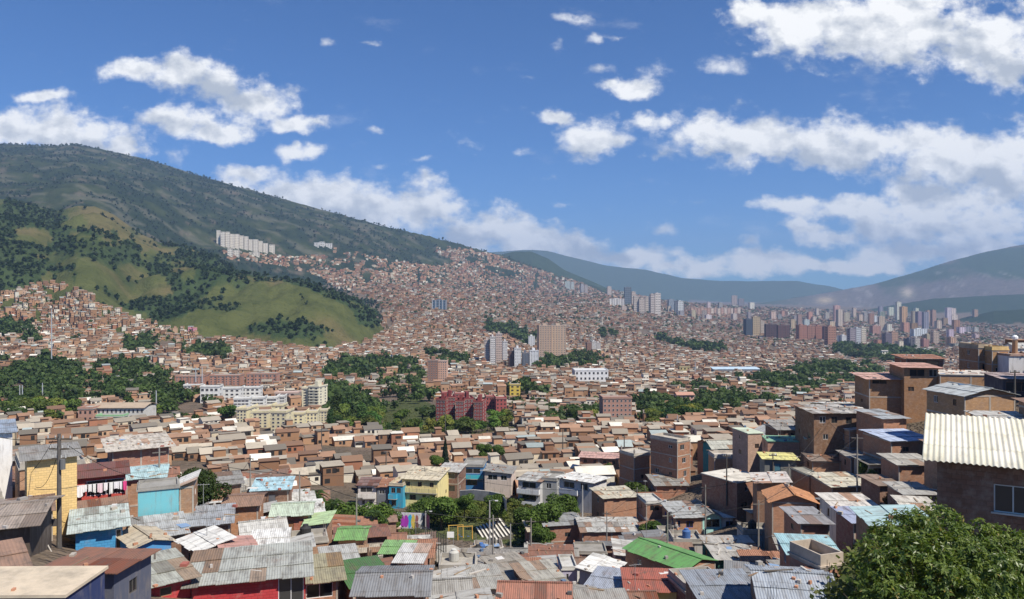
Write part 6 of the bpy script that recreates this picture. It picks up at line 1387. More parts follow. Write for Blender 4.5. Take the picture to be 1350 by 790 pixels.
    for i in range(70):
        u = rng.uniform(880, 1290); rb = rng.uniform(416, 450) if u > 1010 else rng.uniform(408, 430); hh = rng.uniform(6, 15)
        if any(abs(u - a) < 5 and abs(rb - b_) < 10 for a, b_ in pl) or any(abs(u - q['u']) < 9 and abs(rb - q['r']) < 14 for q in BLOCKS if q.get('short')): continue
        pl.append((u, rb)); ci = rng.choice((0, 2, 4, 6, 0, 4, 1, 3)); c = tuple(min(.8, v * rng.uniform(.85, 1.15)) for v in cl[ci])
        b(None, u, u + rng.uniform(3.5, 7), rb - hh, rb, 20, rng.uniform(-8, 15), c, rng.choice((2, 3)), int(4 + hh / 2), sidewin=1, piers=rng.choice((0, 2)) or None, trim=tuple(v * .65 for v in c), name='apartment_tower', cat='tower', group='high-rise towers of the far valley', top=rng.random() < .5); BLOCKS[-1]['fam'] = nm[ci] + ' high-rise tower'; BLOCKS[-1]['tall'] = hh
    for i in range(16):
        u = rng.uniform(1060, 1160); rb = rng.uniform(415, 428); hh = rng.uniform(7, 14)
        if any(abs(u - a) < 4.4 and abs(rb - b_) < 9 for a, b_ in pl): continue
        pl.append((u, rb)); ci = rng.randrange(len(cl))
        b(None, u, u + rng.uniform(3, 5.5), rb - hh, rb, 22, 5, cl[ci], 2, 8, sidewin=1, name='apartment_tower', cat='tower', group='high-rise towers of the far valley', top=False); BLOCKS[-1]['fam'] = nm[ci] + ' high-rise tower'; BLOCKS[-1]['tall'] = hh
special()
FX, FY, FZ, FW, RR, UB, YG = far_town()

# ------------------------------------------------------------------ woods
def woods():
    rng = np.random.default_rng(3)
    pts = []
    y = 215.0
    while y < 1900:
        s = 7.5 * max(1, (y / 450) ** .75); xs = np.arange(at(-140, y), at(1490, y), s)
        pts.append(np.stack([xs + rng.uniform(-.4, .4, len(xs)) * s, y + rng.uniform(-.4, .4, len(xs)) * s, np.full(len(xs), s)], 1)); y += s * .9
    P = np.concatenate(pts); x, y, s = P.T; z, wh = ground(x, y, True); u, r = proj(x, y, z)
    m = np.zeros(len(x), bool)
    for W_ in WOODS: m |= in_poly(u, r, W_)
    LEFT = [(-140,380),(0,385),(60,372),(110,380),(190,427),(260,437),(260,560),(-140,560)]
    m &= ~((wh == 1) | (wh == 2)) | in_poly(u, r, LEFT)
    for (x0, y0, x1, y1) in CLEAR: m &= ~((x > x0 - 2) & (x < x1 + 2) & (y > y0 + 4) & (y < y1))
    m &= (fbm(x / 30, y / 40, 501, 3) > np.where(u > 760, .44, .42))
    m &= ~(in_poly(u, r, PARKS[0]) & (rng.random(len(x)) < .8))
    iu = np.clip(np.searchsorted(UB, u), 0, 420); iy = np.clip(np.searchsorted(YG, y) - 2, 0, 499)
    m &= (CY - F * (z + 9) / y) < RR[iy, iu] + 2
    x, y, s, z, u, r = (v[m] for v in (x, y, s, z, u, r)); order = np.argsort(y); x, y, s, z, u, r = (v[order] for v in (x, y, s, z, u, r))
    n = len(x); print('wood trees', n, 'individual so far', NT_[0])
    names = [((-200, 330), 'leafy tree of the dark wooded belt below the left hillside houses', 'trees of the left wooded belt'), ((330, 760), 'leafy tree of the wood around the cream estate and red complex', 'trees of the central wood'), ((760, 1500), 'leafy tree of the wooded strip above the right-hand houses', 'trees of the right wooded strip')]
    k = 0; lim = 300 - NT_[0] - 30
    for i in range(min(n, lim)):
        kind = ('broad_a', 'broad_b', 'broad_c', 'broad_a', 'tall')[rng.integers(5)] if (420 < u[i] < 560) else ('broad_a', 'broad_b', 'broad_c')[rng.integers(3)]
        sc = rng.uniform(.55, 1.2) * s[i] / 7.5 * .9; g = rng.uniform(.7, 1.7)
        lab = next((l, gname) for (a, b_), l, gname in names if a <= u[i] < b_)
        tree(kind, float(x[i]), float(y[i]), float(sc), lab[0], group=lab[1], z=float(z[i]), tint=(g * rng.uniform(.75, 1.35), g, g * .85), sz=float(sc) * rng.uniform(.8, 1.15)); k += 1
    rest = np.arange(min(n, lim), n)
    # town street trees beyond
    m2 = (rng.random(len(FX)) < .19) | ((fbm(FX / 110, FY / 140, 401, 3) > .60) & (rng.random(len(FX)) < .45)); m2 &= FY > 330
    tx = FX[m2] + rng.uniform(-5, 5, m2.sum()); ty = FY[m2] - FW[m2] * .6; tz = ground(tx, ty); ts = .56 * rng.uniform(.5, 1.5, m2.sum()) * np.maximum(1, (ty / 900) ** .55)
    # hillside trees: grouped by the woods pattern of the slopes
    hx = []; hy = []; hs = []
    y_ = 950.0
    while y_ < 5600:
        s_ = 9 * max(1, (y_ / 1100) ** .72); xs = np.arange(at(-140, y_), at(900, y_), s_); hx.append(xs + rng.uniform(-.5, .5, len(xs)) * s_); hy.append(y_ + rng.uniform(-.5, .5, len(xs)) * s_); hs.append(np.full(len(xs), (s_ / 9.) ** .8 * .62)); y_ += s_ * 1.3
    hx, hy, hs = map(np.concatenate, (hx, hy, hs)); hz, hw = ground(hx, hy, True); hu, hr = proj(hx, hy, hz)
    n2 = fbm(hx / 300, hy / 300, 8, 4); n3 = fbm(hx / 35, hy / 60, 12, 3); w = hill_wood(hx, hy, hu, hr)
    n1 = fbm(hx / 90, hy / 90, 3, 4)
    ok = np.zeros(len(hx), bool)
    for Pt in TOWN: ok |= in_poly(hu, hr, Pt)
    mh = (((hw == 1) | (hw == 2)) & (rng.random(len(hx)) < w * .95 + .012)) | ((hw == 3) & (n1 < .56) & (rng.random(len(hx)) < .55)) | ((hw == 0) & ~ok & (rng.random(len(hx)) < .7))
    mh &= ~(ok & ~((hw == 1) | (hw == 2)))
    iu = np.clip(np.searchsorted(UB, hu), 0, 420); iy = np.clip(np.searchsorted(YG, hy) - 2, 0, 499); mh &= (CY - F * (hz + 12) / hy) < RR[iy, iu] + 2
    print('street', m2.sum(), 'hill', mh.sum())
    def scatter(name, label, X, Y, Z, S, nq, cols, cat):
        protos_ = []
        for q in range(4):
            V, Q, C = crown_quads(rng, nq, 4.6, 3.5, 4.6 * (1.9 / math.sqrt(nq)) * 1.15, 6, col=cols, zc=4.2); protos_.append((V, C))
        Vs = []; Cs = []
        which = rng.integers(0, 4, len(X))
        for q in range(4):
            m = which == q; k = m.sum()
            if not k: continue
            a = rng.uniform(0, 6.28, k); c, s_ = np.cos(a), np.sin(a); V = protos_[q][0]; S_ = S[m][:, None]
            x = (V[None, :, 0] * c[:, None] - V[None, :, 1] * s_[:, None]) * S_ + X[m][:, None]; y = (V[None, :, 0] * s_[:, None] + V[None, :, 1] * c[:, None]) * S_ + Y[m][:, None]; z = V[None, :, 2] * S_ * rng.uniform(.8, 1.25, k)[:, None] + Z[m][:, None]
            Vs.append(np.stack([x, y, z], -1).reshape(-1, 3)); Cs.append((protos_[q][1][None] * rng.uniform(.7, 1.3, k)[:, None, None]).reshape(-1, 3))
        V = np.concatenate(Vs); n_ = len(V) // 4
        tag(link(name, quadmesh(name, V, np.arange(4 * n_).reshape(-1, 4), M['leaf'], np.concatenate(Cs))), label, cat, kind='stuff'); print(name, n_)
    dk = ((.030, .058, .017), (.090, .13, .032))
    scatter('woodland', 'dark green woods filling the gaps of the valley town', x[rest], y[rest], z[rest], s[rest] / 7.5 * rng.uniform(.8, 1.2, len(rest)), 90, dk, 'woods')
    scatter('street_trees', 'small green trees scattered between the distant houses', tx, ty, tz, ts, 26, dk, 'trees')
    scatter('hillside_woods', 'dark woods and hedges covering the mountain slopes', hx[mh], hy[mh], hz[mh], hs[mh] * rng.uniform(.55, 1.15, mh.sum()) * np.where(hy[mh] < 2300, 1.45, 1.0), 14, ((.018, .036, .014), (.046, .074, .022)), 'woods')
woods()
# scrub on the grassy park bank and the open ground near the camera
def scrub():
    rng = np.random.default_rng(8); out = []
    for P, d in ((NOHOUSE[0], 1.1), (NOHOUSE[5], 2.2), (NOHOUSE[4], .9)):
        us = [p[0] for p in P]; rs = [p[1] for p in P]
        N = 2600
        u = rng.uniform(min(us), min(max(us), 1420), N); r = rng.uniform(min(rs), min(max(rs), 800), N); m = in_poly(u, r, P); u, r = u[m], r[m]
        for a, b_ in zip(u[:900], r[:900]):
            y = hit(a, b_, 0, 20, 500)
            if y and not (596 < a < 680 and 690 < b_ < 735) and not (548 < a < 640 and b_ > 695): out.append((at(a, y), y))
    X, Y = np.array(out).T; Z = ground(X, Y); n = 26
    V0 = rng.normal(size=(len(X), n, 3)) * [.55, .55, .3]; c = V0 + np.stack([X, Y, Z + .25], -1)[:, None]
    P = c.reshape(-1, 3); nm = rng.normal(size=P.shape) + [0, 0, 1]; nm /= np.linalg.norm(nm, axis=1)[:, None]
    V, Q, C = leaf_faces(rng, P, nm, .22, np.array((.06, .085, .022)), np.array((.15, .15, .05)), np.repeat(np.arange(len(X)), n))
    tag(link('grass', quadmesh('grass', V, Q, M['leaf'], C)), 'rough grass and scrub on the open banks', 'grass', kind='stuff')
scrub()
# ------------------------------------------------------------------ smaller things
def PX(u, r, Y): return Vector((at(u, Y), Y, -(r - CY) / F * Y))
def Wp(H, x, y, z):
    o = H['o']; c, s = math.cos(H['yaw']), math.sin(H['yaw']); l = o.location
    return Vector((l.x + c * x - s * y, l.y + s * x + c * y, l.z + z))
def pole(u, rt, rb, Y, rad, col, label, cat='pole', name='pole', arm=None, lamp=False, group=None):
    p = PX(u, rb, Y); H = (rb - rt) / F * Y; o = empty(name, tuple(p)); tag(o, label, cat, group)
    mb = MB(); mb.tube([(0, 0, -2), (0, 0, H * .5), (0, 0, H)], [rad * 1.25, rad, rad * .75], 8); mb.build('shaft', M['metal' if col[0] > .3 else 'concrete'], o, col, smooth=False)
    if arm:
        for k, (z, L) in enumerate(arm):
            mb = MB(); mb.box(-L / 2, L / 2, -.06, .06, H - z - .06, H - z + .06)
            ar = mb.build('crossarm', M['concrete'], o, (.09, .07, .05))
            for x in (-L * .45, -L * .15, L * .15, L * .45): ib = MB(); ib.tube([(x, 0, H - z + .06), (x, 0, H - z + .26)], [.06, .045], 6); ib.build('insulator', M['paint'], ar, (.42, .42, .40))
    if lamp:
        mb = MB(); mb.tube([(0, 0, H - .1), (.5, -.2, H + .15), (.9, -.4, H + .1)], .03, 5); ar = mb.build('lamp_arm', M['metal'], o, col)
        mb = MB(); mb.box(.8, 1.25, -.52, -.3, H + .02, H + .14); mb.build('lamp_head', M['paint'], ar, (.6, .6, .6))
    return o, H
def cable(a, b, sag, label, rad=.022):
    a, b = Vector(a), Vector(b); mb = MB(); pts = [a.lerp(b, t / 14) - Vector((0, 0, sag * 4 * (t / 14) * (1 - t / 14))) for t in range(15)]
    mb.tube(pts, rad, 4, cap=False); tag(mb.build('power_cable', M['paint'], None, (.02, .02, .02)), label, 'cable')

def small_things():
    # tall dark pole by the yellow house
    o, H = pole(78, 572, 745, 58, .17, (.10, .09, .085), 'tall dark utility pole with crossarms in front of the yellow house', 'utility pole', 'utility_pole', arm=[(.4, 1.9), (1.15, 1.5), (1.9, 1.1)])
    mb = MB(); mb.tube([(.32, -.1, H - 2.7), (.32, -.1, H - 1.9)], [.2, .2], 10); mb.build('transformer', M['paint'], o, (.14, .14, .14))
    mb = MB(); mb.box(-.62, -.1, -.16, .1, 3.0, 3.5); mb.build('meter_box', M['paint'], o, (.11, .10, .10))
    t = PX(78, 576, 58)
    cable(t, PX(-60, 560, 40), .5, 'black cable running from the dark pole to the left edge'); cable(t + Vector((.6, 0, -.6)), PX(210, 630, 78), .8, 'thin black cable running right from the dark pole over the red house')
    cable(t + Vector((0, 0, -.9)), PX(47, 642, 62), 1.0, 'slack black cable drooping across the yellow wall'); cable(PX(45, 645, 62.4), PX(104, 641, 62.8), .12, 'black cable strung level along the middle of the yellow wall')
    cable(t + Vector((-.5, 0, -.3)), PX(10, 640, 70), .9, 'black cable running from the dark pole to the white house')
    mb = MB(); mb.tube([tuple(PX(47, 690, 58)), tuple(PX(72, 735, 55))], .045, 6); tag(mb.build('stay_wire', M['paint'], None, (.45, .42, .38)), 'pale slanting stay at the foot of the dark utility pole', 'stay')
    for (u, rt, rb, Y, l) in [(958, 599, 650, 120, 'dark street pole standing over the shaded alley'), (645.5, 660, 712, 112, 'white lamp post left of the striped steps'), (673, 691, 724, 125, 'short leaning white post right of the striped steps'), (561, 674, 704, 140, 'slim lamp post behind the coloured mural'), (607, 732, 775, 88, 'pale post in front of the dark opening near the court'), (1019, 598, 640, 112, 'dark pole beside the bright yellow roof'),
          (587, 536, 600, 300, 'very tall thin mast rising behind the cypress'), (768, 640, 690, 128, 'thin pole in front of the clean white-roofed house'), (742, 566, 600, 235, 'thin pole among the central roofs'), (823, 575, 602, 200, 'dark forked pole on the roofs above the brick block'), (424, 562, 590, 260, 'thin pole left of the central brown roofs'), (509, 595, 622, 210, 'thin pole above the dark grey house'), (1060, 548, 580, 140, 'thin pole beside the wide brown brick house'), (1338, 488, 545, 96, 'grey pole beside the dark gallery house')]:
        pole(u, rt, rb, Y, .11 if Y < 200 else .16, (.62, .61, .58) if 'white' in l or 'pale' in l or 'slim' in l else (.10, .09, .08), l, lamp='lamp' in l, arm=[(.3, 1.2)] if 'dark' in l and 'lamp' not in l else None)
    for (u, rt, rb, Y, l) in [(826, 461, 481, 1150, 'thick white mast on the valley floor'), (916.5, 478, 491, 900, 'white mast by the pale blue hall'), (68, 408, 470, 640, 'tall pale lattice pylon among the left hillside houses'), (26, 508, 532, 420, 'pale floodlight mast, left one of a pair by the wooded belt'), (29.5, 508, 532, 420, 'pale floodlight mast, right one of a pair by the wooded belt'), (56, 505, 525, 430, 'lone pale floodlight mast above the wooded belt'), (206, 515, 528, 400, 'pale mast right of the wooded belt'), (258, 484, 500, 520, 'pale mast behind the brick row, left'), (266.5, 484, 500, 520, 'pale mast behind the brick row, right'), (893, 548, 567, 300, 'white mast against the right-hand trees')]:
        pole(u, rt, rb, Y, .00045 * Y + .1, (.66, .66, .64), l, 'mast', 'mast')
    for (u, rt, rb, Y, l) in [(485.5, 722, 760, 69, 'bare timber post, left one of three'), (489, 725, 760, 68.5, 'bare timber post, middle one of three'), (506, 741, 762, 66, 'short timber post with a yellow top, right one of three')]:
        pole(u, rt, rb, Y, .13, (.34, .24, .16), l, 'post', 'timber_post')
    for nm, (u, rt, Y, n, l) in enumerate([(1012, 768, 44, 4, 'four bare rebar rods sticking up at the bottom edge'), (1090, 738, 40, 2, 'pair of long bare rebar rods left of the leafy tree')]):
        o = empty('rebar', tuple(PX(u, 812, Y))); tag(o, l, 'rebar')
        for k in range(n):
            mb = MB(); x = k * (.17 if n == 4 else .12); mb.tube([(x, 0, -1), (x + .02, 0, (812 - rt) / F * Y - .15 * (k % 2))], .012, 5); mb.build('rod', M['paint'], o, (.05, .04, .035))
    # laundry on the red house
    H = next(h for h in HOUSES if h.get('short') == 'red house with hanging laundry'); rng = random.Random(2)
    p = Wp(H, 0, -.35, H['h'] - .62); o = empty('clothes_line', tuple(p), H['yaw']); tag(o, 'white and pink laundry hanging on a line across the red house front', 'laundry')
    mb = MB(); mb.tube([(-2.2, 0, 0), (2.2, 0, 0)], .015, 4); mb.build('rope', M['paint'], o, (.6, .6, .6))
    x = -2.1
    while x < 2.0:
        w = rng.uniform(.22, .5); L = rng.uniform(.6, 1.15); c = rng.choice([(.82, .80, .80), (.80, .78, .80), (.78, .60, .64), (.8, .8, .78), (.70, .08, .25), (.82, .8, .8)])
        mb = MB(); n = 5
        for k in range(n):
            a, b = x + w * k / n, x + w * (k + 1) / n; ya, yb = .05 * math.sin(k * 2.1 + x), .05 * math.sin((k + 1) * 2.1 + x); l2 = L * (1 + .06 * math.sin(k + x * 3))
            mb.hexa([(a, ya - .012, -l2), (b, yb - .012, -l2), (b, yb + .012, -l2), (a, ya + .012, -l2)], [(a, -.012, 0), (b, -.012, 0), (b, .012, 0), (a, .012, 0)])
        mb.build('garment', M['cloth'], o, c); x += w + rng.uniform(.0, .16)
    # pink laundry heap line
    q = PX(936, 758, 73); o = empty('clothes_line', tuple(q), math.radians(-24)); tag(o, 'pink and white clothes drying above the dark brick terrace', 'laundry')
    mb = MB(); mb.tube([(-.1, 0, 0), (2.1, 0, -.25)], .015, 4); mb.build('rope', M['paint'], o, (.5, .5, .5)); x = 0
    for c in [(.78, .30, .36), (.8, .76, .76), (.10, .12, .2), (.72, .10, .18), (.8, .6, .62), (.8, .78, .78)]:
        w = rng.uniform(.26, .4); L = rng.uniform(.5, .95); mb = MB()
        mb.hexa([(x - .03, -.02, -.1 - L), (x + w + .03, .03, -.1 - L), (x + w + .03, .05, -.1 - L), (x - .03, .01, -.1 - L)], [(x, -.012, -.02), (x + w, -.012, -.04), (x + w, .012, -.04), (x, .012, -.02)]); mb.build('garment', M['cloth'], o, c); x += w + .03
    # mural wall
    Y = 147; p = PX(519, 705, Y); p.z = g1(p.x, Y) - .1; Wd = 48 / F * Y; o = empty('mural_wall', tuple(p), math.radians(-5)); tag(o, 'low wall painted with purple, blue and yellow murals beside the palms', 'wall')
    mb = MB(); mb.box(0, Wd, 0, .2, -.6, 3.1); mb.build('wall', M['plaster'], o, (.60, .58, .62))
    cols = [(.30, .62, .66), (.60, .50, .70), (.42, .05, .45), (.38, .04, .42), (.05, .40, .66), (.66, .50, .10), (.30, .12, .12), (.70, .68, .66), (.10, .10, .12), (.72, .2, .3)]
    rg = random.Random(6)
    for i, c in enumerate(cols):
        x0 = Wd * i / len(cols); mb = MB(); n = 9; cx, cz = x0 + Wd / 20, 1.5; a0 = rg.uniform(0, 1)
        pts = [(min(Wd - .02, max(.02, cx + Wd / 17 * (1 + .25 * math.sin(3 * t + a0 * 6)) * math.cos(t))), -.012 - .002 * (i % 2), cz + 1.35 * (1 + .12 * math.sin(2 * t + a0 * 5)) * math.sin(t)) for t in [2 * math.pi * k / 14 for k in range(14)]]
        mb.face(pts); mb.build('painted_panel', M['paint'], o, c)
    # bleacher steps: sunlit and shadowed stripes painted as pale strips on dark treads
    p = PX(668, 707, 140); gz = g1(p.x - 2, 139); o = empty('bleacher_steps', (p.x + 1.2, 135.0, gz - .1), math.radians(13)); tag(o, 'concrete bleacher steps with painted shadow stripes at the edge of the park', 'steps')
    for i in range(8):
        mb = MB(); z = 1.5 - .19 * i; mb.box(-.62 * (i + 1) + .004, -.62 * i, 0, 10, -3, z, (.16, .15, .14)); mb.box(-.62 * (i + 1) + .006, -.62 * (i + 1) + .30, 0, 10, z + .003, z + .05, (1, 1, 1)); mb.build('step', M['paint'], o, (.74, .70, .60))
    # mesh fence of the court
    a = Vector((at(547, 128), 128, g1(at(547, 128), 128))); b = Vector((at(588, 101), 101, g1(at(588, 101), 101))); o = empty('mesh_fence', tuple(a)); tag(o, 'tall dark mesh fence of the little sports court', 'fence')
    n = 15; rel = b - a; hgt = 4.6
    for k in range(n + 1):
        q = rel * (k / n); mb = MB(); mb.tube([(q.x, q.y, q.z - .5), (q.x, q.y, q.z + hgt)], .055, 6); mb.build('fence_post', M['paint'], o, (.06, .06, .055))
    mb = MB()
    for z in (.2, hgt / 2, hgt - .05): mb.tube([(0, 0, z), (rel.x, rel.y, rel.z + z)], .035, 5)
    mb.build('rail', M['paint'], o, (.06, .06, .055)); mb = MB()
    for k in range(90): q = rel * (k / 90); mb.tube([(q.x, q.y, q.z + .2), (q.x, q.y, q.z + hgt - .05)], .007, 3, cap=False)
    mb.build('mesh', M['paint'], o, (.08, .08, .075))
    nrm = Vector((-rel.y, rel.x, 0)).normalized(); nrm = nrm if nrm.x > 0 else -nrm; mb = MB()
    for k in range(12):
        q0, q1 = a + rel * (k / 12), a + rel * ((k + 1) / 12); w0 = nrm * 6.5
        pts = []
        for q, off in ((q0, .15), (q0, 6.5), (q1, 6.5), (q1, .15)): s = q + nrm * off; pts.append((s.x, s.y, max(g1(q0.x, q0.y), q.z) + .25))
        mb.face(pts)
    tag(mb.build('court', M['concrete'], None, (.52, .48, .40)), kind='structure')
    # playground
    for (u, Y, c, l) in [(601, 138, (.62, .40, .08), 'yellow framed swing set, left one in the playground'), (613, 136, (.62, .34, .07), 'orange framed swing set, right one in the playground')]:
        x = at(u, Y); o = empty('swing_set', (x, Y, g1(x, Y)), .15); tag(o, l, 'swing set', 'swing sets in the playground')
        mb = MB()
        for sx in (-1.3, 1.3):
            for sy in (-.7, .7): mb.tube([(sx, sy, -.3), (sx, 0, 2.3)], .06, 6)
        mb.tube([(-1.4, 0, 2.3), (1.4, 0, 2.3)], .06, 6); mb.build('frame', M['paint'], o, c)
        for sx in (-.6, .6):
            mb = MB(); mb.box(sx - .22, sx + .22, -.1, .1, .5, .54); st_ = mb.build('swing_seat', M['paint'], o, (.05, .1, .3)); mb = MB(); mb.tube([(sx - .2, 0, .54), (sx - .2, 0, 2.28)], .012, 4); mb.tube([(sx + .2, 0, .54), (sx + .2, 0, 2.28)], .012, 4); mb.build('chain', M['metal'], st_, (.3, .3, .3))
    Y = 131; x = at(594, Y); o = empty('notice_board', (x, Y, g1(x, Y))); tag(o, 'blank white board on two posts in the playground', 'board')
    mb = MB(); mb.box(-.6, .6, -.05, .05, 1.2, 2.2); mb.build('board', M['paint'], o, (.8, .8, .78)); mb = MB(); mb.tube([(-.5, .07, -.3), (-.5, .07, 2.1)], .05, 6); mb.tube([(.5, .07, -.3), (.5, .07, 2.1)], .05, 6); mb.build('posts', M['metal'], o, (.5, .5, .5))
    # retaining path wall above the park
    mb = MB(); pts = [(606, 647, 152), (625, 646, 150), (645, 648, 148), (660, 651, 146), (668, 660, 138)]
    for i in range(len(pts) - 1):
        (u0, r0, Y0), (u1, r1, Y1) = pts[i], pts[i + 1]; p, q = PX(u0, r0, Y0), PX(u1, r1, Y1); mb.hexa([(p.x, p.y, p.z - 2), (q.x, q.y, q.z - 2), (q.x, q.y + .4, q.z - 2), (p.x, p.y + .4, p.z - 2)], [tuple(p), tuple(q), (q.x, q.y + .4, q.z), (p.x, p.y + .4, p.z)])
    tag(mb.build('retaining_wall', M['concrete'], None, (.50, .47, .42)), 'curved pale retaining wall along the top of the park', 'wall')
    # the round tank on the crest
    p = PX(1338, 463, 131); o = empty('water_tower', tuple(p)); tag(o, 'slim brown cylinder with a white ball on top at the right edge of the crest', 'tower')
    mb = MB(); mb.tube([(0, 0, -5), (0, 0, 1.8)], [.42, .42], 12); mb.build('shaft', M['plaster'], o, (.36, .22, .13)); mb = MB(); R = .48
    mb.tube([(0, 0, 1.8), (0, 0, 1.9), (0, 0, 2.15), (0, 0, 2.45), (0, 0, 2.7), (0, 0, 2.8)], [.1, R * .6, R, R, R * .6, .05], 12); mb.build('ball', M['paint'], o, (.82, .82, .8), smooth=True)
small_things()

TANKS = []
def roof_tanks():
    rng = random.Random(14); mb = MB()
    for k in range(12):
        a = 2 * math.pi * k / 12
    mb.tube([(0, 0, 0), (0, 0, .05), (0, 0, .95), (0, 0, 1.15), (0, 0, 1.22)], [.5, .56, .56, .3, .26], 14); body = mb.mesh('body', M['paint'], True)
    mb = MB(); mb.tube([(0, 0, 1.22), (0, 0, 1.29)], [.30, .28], 12); lid = mb.mesh('lid', M['paint'], True)
    fl = [h for h in HOUSES if not h.get('hand') and h['roof'] == 'flat' and h['Y'] < 210][:26]
    for h in fl:
        p = Wp(h, rng.uniform(-.2, .2) * h['w'], h['d'] * rng.uniform(.5, .7), h['h'] + .152)
        o = empty('water_tank', tuple(p)); c = rng.choice([(.03, .03, .03), (.03, .03, .03), (.05, .12, .30), (.45, .44, .40)])
        link('body', body, o, color=c); link('lid', lid, o, color=tuple(v * 1.3 for v in c)); u, r = proj(*p)
        TANKS.append(dict(o=o, u=u, r=r, fam={.03: 'black', .05: 'blue', .45: 'pale grey'}[c[0]] + ' round water tank on a flat roof'))
        tag(o, None, 'water tank', 'water tanks on the flat roofs')
roof_tanks()
def clutter():
    """bricks, boards, tyres and scraps weighing the sheets down"""
    rng = random.Random(31); mb = MB()
    for h in HOUSES:
        if h['Y'] > 240 or h['roof'] in ('none',) or h['w'] < 2: continue
        rise = h.get('rise', 0); n = int(h['w'] * h['d'] * rng.choice((.05, .15, .3, .5)))
        if h.get('rm_clean'): n = int(n * .2)
        Mx = h['o'].matrix_basis; rf = next((c for c in h['o'].children if c.name.startswith('roof')), None)
        if rf is None: continue
        me = rf.data; tops = [p for p in me.polygons if p.normal.z > .8 and p.area > .5]
        if not tops: continue
        for _ in range(n):
            p = rng.choice(tops); vs = [me.vertices[v].co for v in p.vertices]
            a, b = rng.random(), rng.random(); q = (vs[0].lerp(vs[1], a)).lerp(vs[3].lerp(vs[2], a), b)
            q = Wp(h, q.x, q.y, q.z); t = rng.random(); an = rng.uniform(0, 3.14)
            if t < .55: L, Wd, Hh = rng.uniform(.2, .4), rng.uniform(.12, .25), rng.uniform(.1, .25); c = rng.choice([(.40, .2, .12), (.45, .42, .38), (.34, .3, .26), (.5, .25, .15)])
            elif t < .85: L, Wd, Hh = rng.uniform(.9, 2.4), rng.uniform(.06, .2), rng.uniform(.04, .09); c = rng.choice([(.30, .22, .14), (.12, .1, .08), (.5, .47, .42), (.22, .15, .1)])
            elif t < .95: L, Wd, Hh = rng.uniform(.3, .6), rng.uniform(.25, .45), rng.uniform(.15, .35); c = rng.choice([(.6, .6, .58), (.12, .18, .28), (.1, .1, .1), (.35, .12, .09), (.4, .36, .3), (.3, .28, .25)])
            else: L, Wd, Hh = rng.uniform(.8, 1.4), rng.uniform(.6, 1), .03; c = rng.choice([(.62, .6, .56), (.25, .12, .08), (.2, .3, .45)])
            cs, sn = math.cos(an), math.sin(an); R = [(q.x + cs * x - sn * y, q.y + sn * x + cs * y) for x, y in ((-L / 2, -Wd / 2), (L / 2, -Wd / 2), (L / 2, Wd / 2), (-L / 2, Wd / 2))]
            z = q.z - .02; mb.hexa([(*s, z) for s in R], [(*s, z + Hh) for s in R], c)
    tag(mb.build('roof_clutter', M['paint'], None, (1, 1, 1)), 'loose bricks, boards and scraps scattered over the roofs', 'clutter', kind='stuff')
clutter()
# television antennas and wires between the near houses
def overhead():
    rng = random.Random(17)
    near = [h for h in HOUSES if 55 < h['Y'] < 170 and h['w'] > 2.5]
    rng.shuffle(near); A = []
    mb = MB(); mb.tube([(0, 0, -.3), (0, 0, 2.6)], .028, 5); mast = mb.mesh('mast', M['paint'])
    mb = MB(); mb.tube([(-.6, 0, 2.5), (.6, 0, 2.5)], .014, 4)
    for k in range(5): x = -.5 + k * .25; mb.tube([(x, -.35 + .04 * k, 2.5), (x, .35 - .04 * k, 2.5)], .010, 4)
    head = mb.mesh('aerial', M['paint'])
    for h in near[:24]:
        p = Wp(h, rng.uniform(-.3, .3) * h['w'], h['d'] * .6, h['h'] + .55); o = empty('television_antenna', tuple(p), rng.uniform(0, 3)); link('mast', mast, o, color=(.25, .25, .25)); link('aerial', head, o, color=(.4, .4, .4))
        tag(o, None, 'antenna', 'television antennas on the roofs'); u, r = proj(*p); TANKS.append(dict(o=o, u=u, r=r, fam='thin television antenna'))
overhead()
def street_wires():
    rng = random.Random(23); P = []
    spots = [(210, 700, 84), (330, 655, 104), (395, 700, 88), (300, 610, 150), (470, 735, 84), (700, 735, 104), (800, 690, 118), (840, 655, 130), (880, 720, 96), (930, 660, 112), (1000, 690, 92), (1040, 640, 106), (1090, 600, 118), (1130, 655, 96), (650, 760, 90), (560, 650, 170)]
    for (u, r, Y) in spots:
        x = at(u, Y); z = g1(x, Y); H = rng.uniform(7.2, 8.8); o = empty('utility_pole', (x, Y, z), rng.uniform(-.6, .6)); tag(o, None, 'utility pole', 'concrete poles in the alleys of the near slope')
        mb = MB(); mb.tube([(0, 0, -1), (0, 0, H)], [.13, .08], 8); mb.build('shaft', M['concrete'], o, (.30, .28, .25)); mb = MB(); mb.box(-.7, .7, -.05, .05, H - .5, H - .4); mb.build('crossarm', M['concrete'], o, (.16, .14, .12))
        pu, pr = proj(x, Y, z + H); P.append(Vector((x, Y, z + H - .4))); TANKS.append(dict(o=o, u=pu, r=pr, fam='grey concrete pole'))
    for i, a in enumerate(P):
        near_ = sorted(range(len(P)), key=lambda j: (P[j] - a).length)[1:3]
        for j in near_:
            if j < i and i in sorted(range(len(P)), key=lambda q: (P[q] - P[j]).length)[1:3]: continue
            b = P[j]; mb = MB(); sag = (a - b).length * .03
            pts = [a.lerp(b, t / 12) - Vector((0, 0, sag * 4 * (t / 12) * (1 - t / 12))) for t in range(13)]
            mb.tube(pts, .03, 4, cap=False); o = mb.build('power_cable', M['paint'], None, (.02, .02, .02)); tag(o, None, 'cable', 'cables over the near slope'); m_ = a.lerp(b, .5); pu, pr = proj(*m_); TANKS.append(dict(o=o, u=pu, r=pr, fam='thin black cable'))
street_wires()

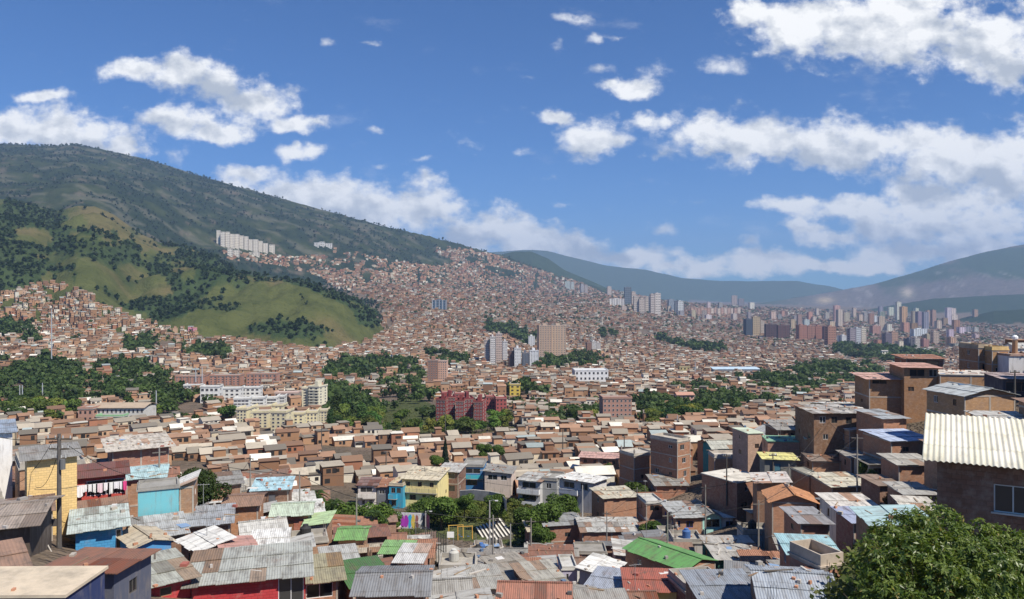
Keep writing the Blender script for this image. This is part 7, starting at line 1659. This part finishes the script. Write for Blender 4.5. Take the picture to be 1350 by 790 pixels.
# ------------------------------------------------------------------ labels: each one says which
ANCH = [dict(u=(h['rect'][0] + h['rect'][1]) / 2, r=(h['rect'][2] + h['rect'][3]) / 2, s='the ' + h['short']) for h in HOUSES if h.get('short')]
ANCHB = [dict(u=b['u'], r=b['r'], s=b['short']) for b in BLOCKS if b.get('short')]
ORD = ['nearest', 'second', 'third', 'fourth', 'fifth', 'sixth', 'seventh', 'eighth', 'ninth', 'tenth', 'eleventh', 'twelfth']
def relation(it, a):
    dx, dy = it['u'] - a['u'], it['r'] - a['r']
    if abs(dx) > abs(dy): return ('right of' if dx > 0 else 'left of'), math.hypot(dx, dy)
    return ('below' if dy > 0 else 'above'), math.hypot(dx, dy)
def label_all(items, anchors, variants, tail=''):
    used = set(); rels = {}
    for i, it in enumerate(items):
        for k, a in enumerate(anchors): rels[(i, k)] = relation(it, a)
    for i, it in enumerate(items):
        best = None
        order = sorted(range(len(anchors)), key=lambda k: rels[(i, k)][1])[:7]
        for vi, fam in enumerate(variants(it)):
            for rank, k in enumerate(order):
                rel, dist = rels[(i, k)]
                same = sorted(rels[(j, k)][1] for j, o in enumerate(items) if rels[(j, k)][0] == rel and fam in variants(o))
                n = same.index(dist)
                if n >= len(ORD): continue
                txt = '%s, %s one %s %s' % (fam, ORD[n], rel, anchors[k]['s'])
                nw = len(txt.replace(',', ' ').split())
                if nw > 16 or txt in used: continue
                cost = n * 2.2 + rank + vi * 1.5
                if best is None or cost < best[0]: best = (cost, txt)
        if best is None:
            it['o']['label'] = variants(it)[-1] + ' number unreadable'; print('UNLABELLED', it['u'], it['r']); continue
        used.add(best[1]); it['o']['label'] = best[1]
WORDS = {1: 'one-storey', 2: 'two-storey', 3: 'three-storey'}
def hv(it):
    w, r, s = it['wn'], it['rn'], WORDS[it['st']]
    return ['%s %s house under a %s roof' % (s, w, r), '%s house under a %s roof' % (w, r), '%s %s house' % (s, w)]
autos = [h for h in HOUSES if not h.get('hand')]
for h in autos: tag(h['o'], None, 'house', 'houses on the near slope')
label_all(autos, ANCH, hv)
for b_ in BLOCKS:
    if b_.get('fam') == 'pinkish slab in the long row on the far slope': b_['o']['label'] = 'pinkish slab in the long uniform row on the far slope'
tw = [b_ for b_ in BLOCKS if b_.get('tall')]
label_all(tw, ANCHB, lambda it: [('tall ' if it['tall'] > 19 else 'short ' if it['tall'] < 13 else 'mid-height ') + it['fam'], it['fam']])
label_all(TANKS, ANCH, lambda it: [it['fam']])
for h in HOUSES:
    if h.get('hand'): h['o']['group'] = 'houses on the near slope'
